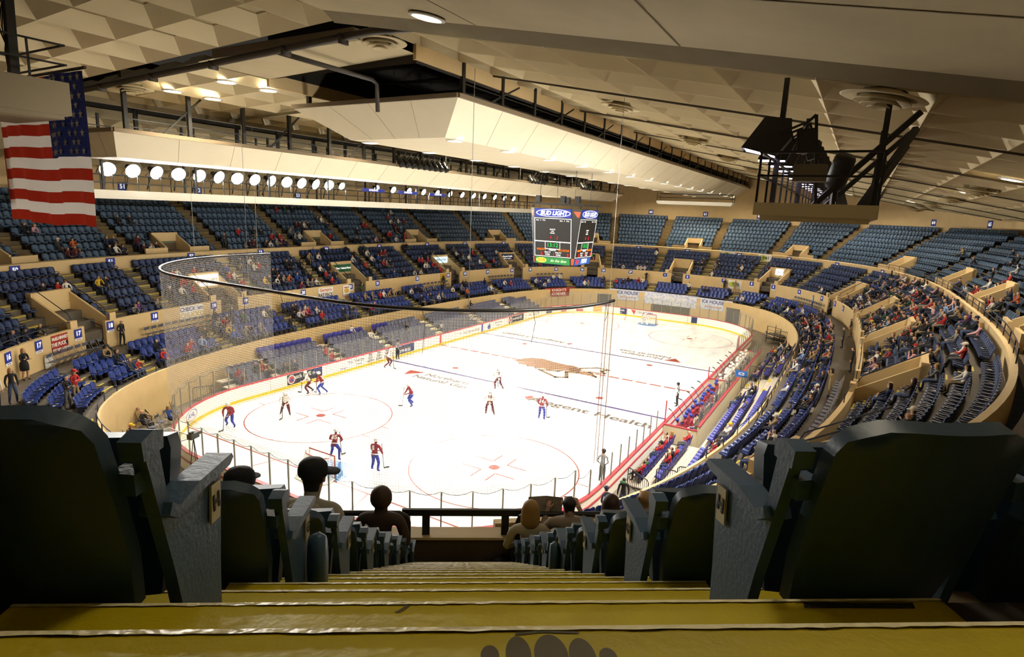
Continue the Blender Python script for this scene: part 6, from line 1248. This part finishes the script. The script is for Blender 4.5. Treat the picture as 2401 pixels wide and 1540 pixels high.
# the spectators farther off, too small to tell apart: one crowd
if CROWD:
    mats_ = list(TOPM.values())+list(BOTM.values())+list(HAIRM.values())+[SHOE, EYE, LIP]; ix = {m.name: i for i, m in enumerate(mats_)}
    VV = []; LI = []; LS = []; MI = []; vo = 0; lo = 0; cache = {}
    for me, loc, rz, sc, top, bot, hair in CROWD:
        if me.name not in cache:
            V = np.empty(len(me.vertices)*3); me.vertices.foreach_get('co', V); li = np.empty(len(me.loops), dtype=np.int32); me.loops.foreach_get('vertex_index', li); ls = np.empty(len(me.polygons), dtype=np.int32); me.polygons.foreach_get('loop_start', ls); mi = np.empty(len(me.polygons), dtype=np.int32); me.polygons.foreach_get('material_index', mi); cache[me.name] = (V.reshape(-1, 3), li, ls, mi)
        V, li, ls, mi = cache[me.name]; c, s_ = math.cos(rz)*sc, math.sin(rz)*sc
        VV.append(np.stack([V[:, 0]*c-V[:, 1]*s_+loc[0], V[:, 0]*s_+V[:, 1]*c+loc[1], V[:, 2]*sc+loc[2]], 1)); LI.append(li+vo); LS.append(ls+lo); vo += len(V); lo += len(li)
        mp = np.array([ix[TOPM[top].name], ix[BOTM[bot].name], ix[SKIN.name], ix[HAIRM[hair].name], ix[SHOE.name], ix[EYE.name], ix[LIP.name]]); MI.append(mp[mi])
    VV, LI, LS, MI = (np.concatenate(a) for a in (VV, LI, LS, MI)); me = bpy.data.meshes.new('crowd'); me.vertices.add(len(VV)); me.vertices.foreach_set('co', VV.ravel()); me.loops.add(len(LI)); me.loops.foreach_set('vertex_index', LI.astype(np.int32)); me.polygons.add(len(LS)); me.polygons.foreach_set('loop_start', LS.astype(np.int32))
    for m in mats_: me.materials.append(m)
    me.polygons.foreach_set('material_index', MI.astype(np.int32)); me.polygons.foreach_set('use_smooth', np.ones(len(LS), dtype=bool)); me.update(calc_edges=True); me.validate()
    o = bpy.data.objects.new('crowd', me); COL.objects.link(o); tag(o, 'mass of distant spectators in the far and upper seats', 'crowd', None, 'stuff')
sheets()
# ---------------------------------------------------------------- standing people
def stand(x, y, z, rz, pose, top, bot, hair, label, cap=None, sc=1.0, skirt=False, grp=None):
    o = put('person', STAND[pose], (x, y, z), rz); o.scale = (sc,)*3; dress(o, top, bot, hair, cap); tag(o, label, 'person', grp)
    if skirt:
        g = MB(); g.lathe([(.15, 1.05), (.19, .95), (.21, .8), (.2, .56), (.19, .55)], n=16); c = g.ob('skirt', TOPM[top], o, True)
    return o
def wk(u, d=-.45): q = bp(u, d); return q[0], q[1], ZW, face(u)
MATS_SKIN = SKIN
x, y, z, r = wk(142.2, -.35); o = stand(x, y, z, r-.3, 'd', 'k', 'k', 'y', 'person in black dress, blond, standing between signs sixteen and seventeen', skirt=True); slotm(o, 1, SKIN)
x, y, z, r = wk(133.9, -.35); stand(x, y, z, r, 'c', 'k', 'k', 'k', 'person in black standing against the wall under the sign eighteen by the doorway')
x, y, z, r = wk(146.6, -1.2); stand(x, y, z, r-.9, 'e', 'k', 'j', 'y', 'blond person in black jacket walking at the far left edge of the walkway'); x, y, z, r = wk(147.3, -.7); stand(x, y, z, r-1., 'a', 'w', 'k', 'b', 'person in white top walking at the far left edge of the walkway')
stand(-10.9, -33.3, 3.0, -1.0, 'b', 'k', 'g', 'b', 'person in black sweater standing with folded arms in the lower left seats'); stand(-11.7, -32.6, 3.0, -1.1, 'b', 'r', 't', 'b', 'person in red shirt and red cap standing in the lower left seats', cap='r')
stand(-19.45, -18.4, 3.7, face(123.7), 'a', 'n', 'k', 'b', 'person in navy uniform standing in the doorway between the two signs nineteen')
x, y, z, r = wk(108., -.2); stand(x, y, z, r+.6, 'a', 'e', 'k', 'k', 'person in green with a white paddle standing in the doorway beside sign twenty-one')
x, y, z, r = wk(91.4, -.2); stand(x, y, z, r, 'c', 'k', 'k', 'k', 'person in black standing in the doorway between the two signs twenty-three')
x, y, z, r = wk(58., -.35); stand(x, y, z, r, 'b', 'k', 'k', 'k', 'person in black standing against the wall between signs twenty-seven and one')
x, y, z, r = wk(54., -.3); stand(x, y, z, r, 'a', 'c', 'k', 'k', 'person in charcoal standing at the doorway beside sign one')
x, y, z, r = wk(46.5, -.35); stand(x, y, z, r, 'c', 'k', 'k', 'k', 'person in black standing before the radio banner by sign two'); x, y, z, r = wk(44.9, -.5); stand(x, y, z, r+.3, 'a', 't', 't', 'y', 'person all in tan standing right of the radio banner by sign two')
x, y, z, r = wk(29.8, -.9); stand(x, y, z, r-.5, 'a', 'l', 'j', 'b', 'person in pale shirt and jeans standing under the second sign four'); x, y, z, r = wk(26.2, -.3); stand(x, y, z, r, 'e', 'k', 'k', 'k', 'person in black standing at the doorway beside sign five')
x, y, z, r = wk(13., -.3); stand(x, y, z, r, 'c', 'd', 't', 'b', 'person in dark shirt leaning back on the right walkway wall')
x, y, z, r = wk(7.2, -1.0); stand(x, y, z, r, 'a', 'd', 'k', 'g', 'person in brown jacket standing on the right walkway, grey haired')
x, y, z, r = wk(-1.5, -.3); stand(x, y, z, r, 'a', 'k', 'k', 'b', 'person all in black leaning on the right walkway wall')
AS_PHOTO = [((-.3, .12, 1.28), (-.08, .22, 1.52)), ((.3, .12, 1.28), (.08, .22, 1.52))]; STAND['p'] = body('person', (0, 0, .95), .04, AS_PHOTO, stand_legs(), long=True)
x, y, z, r = wk(-9.3, -1.15); stand(x, y, z, r+.2, 'p', 't', 't', 'k', 'person in tan coat raising a camera on the right walkway')
stand(27.2, 4.3, 6.6, PI/2, 'e', 'p', 'j', 'y', 'person in pink striped top standing high in the right middle tier'); stand(27.75, 4.0, 7.15, PI/2, 'a', 'n', 'j', 'g', 'person in navy standing beside the pink striped top in the right middle tier'); stand(27.6, 1.8, 7.1, PI/2+.4, 'a', 'l', 'j', 'b', 'person in light blue jacket standing in the right middle tier near the parapet')
stand(14.15, -21.6, 0, 0.5, 'a', 'k', 'l' and 'j', 'k', 'person in black jacket with green hood standing behind the near right boards'); o = bpy.context.scene.objects[-1] if False else None
g = MB(); g.ball((14.12, -21.66, 1.53), (.15, .13, .08), 12, 6); h_ = g.ob('hood', TOPM['e'], None, True); h_.name = 'hood'
for ob_ in COL.objects:
    if ob_.get('label', '').startswith('person in black jacket with green hood'): h_.parent = ob_; h_.matrix_parent_inverse = (Matrix.Translation(ob_.location) @ Matrix.Rotation(.5, 4, 'Z')).inverted()
h_['label'] = 'green hood'
stand(13.85, -23.0, 0, .9, 'c', 'n', 'j', 'k', 'person in navy with navy cap leaning on the red rail at the near right corner', cap='n')
# people on the folding chairs at the near left corner
for (x, y), rz, top, bot, hair, cap, lg, pose, lab in (((-13.9, -28.3), -1., 'd', 't', 'b', None, False, 'a', 'person in brown seated on a folding chair against the cream wall, near left corner'), ((-13.3, -28.75), -1., 't', 'j', 'b', None, False, 'a', 'person in tan jacket seated on a folding chair at the near left corner'), ((-12.6, -28.9), -1., 'k', 'k', 's', None, False, 'a', 'bald person in black seated on a folding chair at the near left corner'), ((-12.15, -27.6), -.9, 'b', 'k', 'y', None, True, 'a', 'person in blue starred top with blond hair seated by the near left boards'), ((-11.3, -30.55), -.7, 'm', 'g', 'k', 'y', False, 'c', 'person in maroon with yellow cap seated behind the near left boards'), ((-10.7, -31.0), -.7, 'n', 'k', 'k', None, False, 'c', 'person in navy seated beside the yellow cap behind the near left boards')):
    o = put('person', SITME[pose, lg], (x, y, 0), rz); dress(o, top, bot, hair, cap); tag(o, lab, 'person')
    if y < -30: c = copy_tree(K0); c.location = (x, y, 0); c.rotation_euler.z = rz; tag(c, 'grey folding chair under the %s' % ('yellow-capped person' if cap else 'person in navy by the yellow cap'), 'chair')
o = put('person', SITME['e', False], (-2.3, -31.75, 0), .4); dress(o, 'n', 't', 'b'); tag(o, 'person in navy seated in the clear booth behind the near boards', 'person'); c = copy_tree(K0); c.location = (-2.3, -31.75, 0); c.rotation_euler.z = .4; tag(c, 'grey folding chair inside the clear booth', 'chair')
# people in the front rows below the camera
def near_person(name, r, l, lean, arms, top, bot, hair, label, cap=None, long=False, bulk=1., rz=0., dz=0., legs=None, sc=1.2):
    me = body('person', (0, -.08, .56), lean, arms, legs or sit_legs(), bulk, 2, long, fingers=True)
    o = put('person', me, AM@Vector((l, 1.22+.86*r+.27, 12.3-.55*r+dz-.25)), ARZ+rz); o.scale = (sc,)*3; dress(o, top, bot, hair, cap); tag(o, label, 'person'); return o
M_jer = mat('cream_jersey', '9E9888', .85)
o = near_person('a', 4, -1.4, .3, AR_CHIN, M_jer, 'j', 'k', 'person in a cream hockey jersey and black cap with a hand at the chin', 'k', bulk=1.08, rz=-.15, dz=-.06); o.children[0].rotation_euler.z = -.9
t = text('lettering', 'SEN', .12, Matrix.Translation((0.02, -.115, .93)) @ Matrix.Rotation(-.3, 4, 'X') @ Matrix.Rotation(PI/2, 4, 'X'), M_ink2, None, .002, .004); t.parent = o
g = MB(); g.box((0.02, -.17, .74), (.3, .01, .14), 0, Matrix.Rotation(-.25, 3, 'X')); c = g.ob('jersey_patch', mat('patch_red', '7A2A1A', .8), o); g = MB(); g.ball((0, -.05, 1.03), (.13, .1, .1), 12, 6); g.ob('hood', M_jer, o, True)
near_person('b', 4, -1.98, .1, AR_LAP, 'k', 'k', 'k', 'person with a black knit cap seated left of the cream jersey, below the camera', 'k', rz=-.2, dz=-.12)
near_person('c', 6, -1.0, .12, AR_LAP, TOPM['d'], 'k', 'b', 'person in a dark sleeveless vest with short brown hair beside the aisle', rz=-.1, bulk=1.05, long='fluffy')
near_person('d', 7, .93, .05, AR_LAP, mat('cream_sweater', 'A89C82', .85), 'k', 'y', 'person with a blond bob and cream sweater in the front row by the aisle', long=True, dz=-.06)
AR_READ = [((-.28, .14, .84), (-.2, .36, 1.0)), ((.28, .14, .84), (.2, .36, 1.0))]
o = near_person('e', 7, 1.48, .1, AR_READ, mat('taupe_shirt', '8C7B68', .85), 'j', 'k', 'person with short dark hair reading a newspaper in the front row', bulk=1.1, dz=.02)
near_person('f', 7, 2.07, .1, AR_LAP, TOPM['t'], 'j', 'b', 'person with a brown bob right of the newspaper reader', long=True, dz=.02); near_person('g', 6, 2.28, .1, AR_LAP, 'g', 'j', 'y', 'person with short fair hair seated behind the brown bob on the right', dz=.0)
g = MB(); g.add([(-.26, 0, -.16), (0, .05, -.17), (0, .05, .17), (-.27, 0, .19)], [(0, 1, 2, 3)]); g.add([(0, .05, -.17), (.25, .0, -.16), (.25, 0, .18), (0, .05, .17)], [(0, 1, 2, 3)]); o = g.ob('newspaper', mat('newsprint', 'B9B2A2', .9, var=.35, scale=30)); o.location = AM@Vector((1.22, 1.22+.86*7+.27+.5, 8.45+.95)); o.rotation_euler = (.25, 0, ARZ); tag(o, 'open newspaper held up by the reader in the front row', 'newspaper')
# ---------------------------------------------------------------- hockey players and officials
M_hel = {k: mat('helmet_'+k, c, .3) for k, c in (('blue', '2B3C9E'), ('white', 'F0EEE8'), ('black', '1B1B1E'), ('maroon', '6A2230'))}
M_jr = mat('red_jersey', '8E2634', .8); M_jw = mat('white_jersey', 'E9E3DC', .8); M_pb = mat('blue_hockey_pants', '2A3A9A', .75); M_pm = mat('maroon_hockey_pants', '5A2028', .75); M_pk = TOPM['k']; M_glv = mat('hockey_glove', '7A2A30', .7); M_str = mat('jersey_stripe_white', 'EDEAE4', .8)
SK_ARMS = [((-.34, .18, 1.02), (-.14, .46, .92)), ((.34, .16, 1.02), (.16, .42, .82))]
PLAY = {}
PLAY['skate'] = body('hockey_player', (0, -.12, .85), .5, SK_ARMS, [((-.2, .2, .5), (-.24, -.05, .12), (-.26, .12, .06)), ((.2, .12, .5), (.3, -.3, .14), (.34, -.14, .07))], 1.25)
PLAY['upright'] = body('hockey_player', (0, -.03, .92), .18, SK_ARMS, [((-.17, .12, .5), (-.2, 0, .12), (-.22, .16, .06)), ((.17, .1, .5), (.2, -.04, .12), (.22, .12, .06))], 1.25)
PLAY['goalie'] = body('hockey_player', (0, -.1, .66), .55, [((-.4, .1, .85), (-.5, .3, .72)), ((.4, .1, .85), (.5, .32, .62))], [((-.28, .26, .46), (-.42, .1, .12), (-.46, .26, .06)), ((.28, .26, .46), (.42, .1, .12), (.46, .26, .06))], 1.35)
PLAY['ref'] = STAND['a']; PLAY['refc'] = STAND['b']
hg = MB(); hg.lathe([(.095, -.05), (.125, -.01), (.13, .05), (.11, .1), (.06, .135), (.001, .142)], n=14); hg.add([(-.1, .09, -.02), (.1, .09, -.02), (.1, .12, -.07), (-.1, .12, -.07)], [(0, 1, 2, 3), (3, 2, 1, 0)]); me_hel = hg.mesh('helmet', M_hel['blue'], True)
bl = MB()
for s in (-1, 1): bl.box((s*.2, .05, .02), (.012, .3, .05))
def stick_mb():
    g = MB(); g.bar((0, 0, 1.42), (0, .12, .06), .035, .022); g.bar((0, .11, .045), (.02, .42, .03), .018, .07); return g
me_stick = stick_mb().mesh('hockey_stick', mat('dark_stick', '2A2622', .5))
def player(x, y, rz, pose, jersey, pants, helm, num, label, stick=True, z=.035, sc=1.03, grp='hockey players on the ice'):
    me = PLAY[pose]; o = put('hockey_player', me, (x, y, z), rz); o.scale = (sc,)*3
    slotm(o, 0, jersey); slotm(o, 1, pants); slotm(o, 3, HAIRM['b']); slotm(o, 4, TOPM['k']); h = me['head']; c = put('helmet', me_hel, (h[0], h[1], h[2]+.03), 0, o); slotm(c, 0, M_hel[helm]); c['label'] = '%s helmet' % helm; tag(o, label, 'hockey player', grp)
    if pose in ('skate', 'upright'):
        ln = .5 if pose == 'skate' else .18; P = Vector((0, -.12, .85)) if pose == 'skate' else Vector((0, -.03, .92)); dv = Vector((0, math.sin(ln), math.cos(ln))); bn = Vector((0, -math.cos(ln), math.sin(ln)))
        F = Matrix((Vector((1, 0, 0)), dv, bn)).transposed().to_4x4(); F.translation = P+dv*.36+bn*.168
        t = text('back_number', num, .3, F, M_str if jersey is not M_jw else M_pm, None, .012, .012); t.parent = o
        g = MB(); R = [[tuple(P+dv*a+Vector((rx*math.cos(t), 0, 0))+bn*(-ry*math.sin(t))) for t in np.linspace(0, 2*PI, 19)[:-1]] for a, rx, ry in ((.03, .2, .158), (.09, .2, .16))]; g.grid(R, 0, True); g.ob('jersey_stripe', M_str if jersey is not M_jw else M_glv, o, True)
    if stick and pose != 'goalie':
        s_ = put('hockey_stick', me_stick, (x, y, z), rz); s_.rotation_euler = (0, 0, rz-.5); s_.location = Vector((x, y, z))+Matrix.Rotation(rz, 3, 'Z')@Vector((.12, .42, .0)); tag(s_, 'dark stick of the %s' % label.replace('player', 'skater', 1).replace(' and blue pants', ''), 'hockey stick', 'sticks on the ice')
    return o
R_, Wt = (M_jr, M_pb, 'white'), (M_jw, M_pm, 'white')
player(-9.3, -25.7, -2.6, 'skate', *R_, '18', 'player in red jersey and blue pants skating along the near left boards')
player(-8.4, -22.4, -2.3, 'skate', *Wt, '21', 'player in white jersey skating alone inside the left faceoff circle'); player(-10.9, -18.4, 2.3, 'skate', *Wt, '9', 'player in white jersey battling by the black and white advert boards'); player(-10.0, -18.0, 1.9, 'skate', *R_, '27', 'player in red jersey battling a white player at the boards')
player(-3.3, -16.1, 2.6, 'skate', *R_, '11', 'player in red jersey between the left circle and blue line'); player(2.0, -14.2, .6, 'skate', *Wt, '16', 'player in white jersey gliding above the right faceoff circle'); player(-.55, -9.0, .9, 'skate', *Wt, '7', 'player in white jersey right at the near blue line'); player(5.35, -13.0, .1, 'upright', *R_, '14', 'player in red jersey standing upright beside the health lettering')
player(-.9, -25.2, .5, 'skate', *R_, '35', 'player in red jersey and blue pants bent over the near crease'); player(1.9, -25.1, .1, 'upright', *R_, '5', 'player in red jersey skating just past the near blue crease'); player(-11.2, -9.6, -1.2, 'skate', *Wt, '10', 'player in white jersey at the left boards beside the official')
o = player(-.2, 26.1, PI, 'goalie', M_jw, M_jw, 'white', '1', 'goaltender in white crouching in the far goal', False)
for s in (-1, 1): g = MB(); g.box((s*.38, .28, .36), (.27, .1, .62), 0, Matrix.Rotation(s*.28, 3, 'Y')); g.ob('leg_pad', M_str, o)
M_zeb = bpy.data.materials.new('striped_official_shirt'); M_zeb.use_nodes = True; nt = M_zeb.node_tree; tc = nt.nodes.new('ShaderNodeTexCoord'); wv = nt.nodes.new('ShaderNodeTexWave'); wv.inputs['Scale'].default_value = 4.2; cr = nt.nodes.new('ShaderNodeValToRGB'); cr.color_ramp.interpolation = 'CONSTANT'; cr.color_ramp.elements[1].position = .5; cr.color_ramp.elements[0].color = rgb('1A1A1C'); cr.color_ramp.elements[1].color = rgb('C9CAD0')
nt.links.new(tc.outputs['Object'], wv.inputs[0]); nt.links.new(wv.outputs['Fac'], cr.inputs[0]); nt.links.new(cr.outputs[0], nt.nodes['Principled BSDF'].inputs['Base Color']); nt.nodes['Principled BSDF'].inputs['Roughness'].default_value = .8
for x, y, rz, pose, lab in ((12.1, -4.4, 1.6, 'a', 'official in striped shirt standing on the ice before the red bench'), (12.2, -19.3, .2, 'c', 'official in striped shirt skating at the near right boards'), (-12.5, -7.0, -1.4, 'b', 'official in striped shirt standing at the left boards on the blue line')):
    o = put('person', STAND[pose], (x, y, .035), rz); o.scale = (1.02,)*3; slotm(o, 0, M_zeb); slotm(o, 1, TOPM['k']); slotm(o, 3, HAIRM['k']); h = o.data['head']; c = put('helmet', me_hel, (h[0], h[1], h[2]+.03), 0, o); c.scale = (.92,)*3; slotm(c, 0, M_hel['black']); c['label'] = 'black helmet'; tag(o, lab, 'official', 'officials on the ice')
SITP = {k: body('hockey_player', (0, -.1, .58), ln, ar, sit_legs(.17), 1.25) for k, ln, ar in (('a', .15, AR_LAP), ('b', .5, AR_FWD))}
PLAY.update(sita=SITP['a'], sitb=SITP['b'])
for i in range(15):
    y = -10.9+.76*i; row = i % 2; player(13.98+.1*row, y, PI/2+pr.uniform(-.3, .3), 'sita' if i % 3 else 'sitb', M_jr, M_pb, 'blue', '3', 'player in red with blue helmet on the bench, %s from the near end' % ordw(i), False, .05, 1.0, 'red team on the bench')
for i in range(3): player(14.6, -10.6+2.9*i, PI/2+.2, 'upright', M_jr, M_pb, 'blue', ('3', '12', '22')[i], 'player in red with blue helmet standing behind the bench, %s from the near end' % ordw(i), False, .03, 1.0, 'red team on the bench')
for i in range(14):
    y = 1.9+.82*i; player(13.98+.1*(i % 2), y, PI/2+pr.uniform(-.3, .3), 'sita' if i % 3 else 'sitb', M_jw, M_pm, 'white', '8', 'player in white with white helmet on the far bench, %s from the centre' % ordw(i), False, .05, 1.0, 'white team on the bench')
for k, (y, top) in enumerate(((-8.9, 'k'), (-4.4, 'k'), (.2, 'n'), (5., 'k'), (9.5, 'c'))): stand(14.8, y, .02, PI/2, 'b', top, 'k', 'b', 'coach in %s suit standing behind the bench, %s from the near end' % (PNAME[top], ordw(k)))
for k, y in enumerate((-9.9, -8.4, -7.2, -5.3, -3.9, -1.9, 3.1, 5.1, 6.2, 8.4, 10.1)):
    g = MB(); g.bar((.55, 0, .5), (-.12, .02, 1.5), .035, .022); g.bar((-.12, .02, 1.48), (-.36, .1, 1.54), .02, .075); o = g.ob('hockey_stick', MATS['dark_stick']); o.location = (13.2, y, .0); o.rotation_euler.z = .2*((k % 3)-1); tag(o, 'hockey stick propped over the bench boards, %s from the near end' % ordw(k), 'hockey stick', 'sticks propped over the boards')
# ---------------------------------------------------------------- lettering becomes plain mesh
bpy.context.view_layer.update(); dg = bpy.context.evaluated_depsgraph_get(); cache = {}
for o in [o for o in COL.objects if o.type == 'FONT']:
    c = o.data; key = (c.body, c.size, c.extrude, c.offset, c.shear, c.align_x, c.materials[0].name)
    if key not in cache: cache[key] = bpy.data.meshes.new_from_object(o.evaluated_get(dg), depsgraph=dg)
    nm = o.name; o.name = 'old'; n = bpy.data.objects.new(nm.split('.')[0], cache[key]); COL.objects.link(n); n.parent = o.parent; n.matrix_parent_inverse = o.matrix_parent_inverse; n.matrix_basis = o.matrix_basis
    if o.get('label'): n['label'] = o['label']
    bpy.data.objects.remove(o)
for m in bpy.data.materials:
    if m.name not in ('flood_lens', 'violet_flood_lens'): m.cycles.emission_sampling = 'NONE'
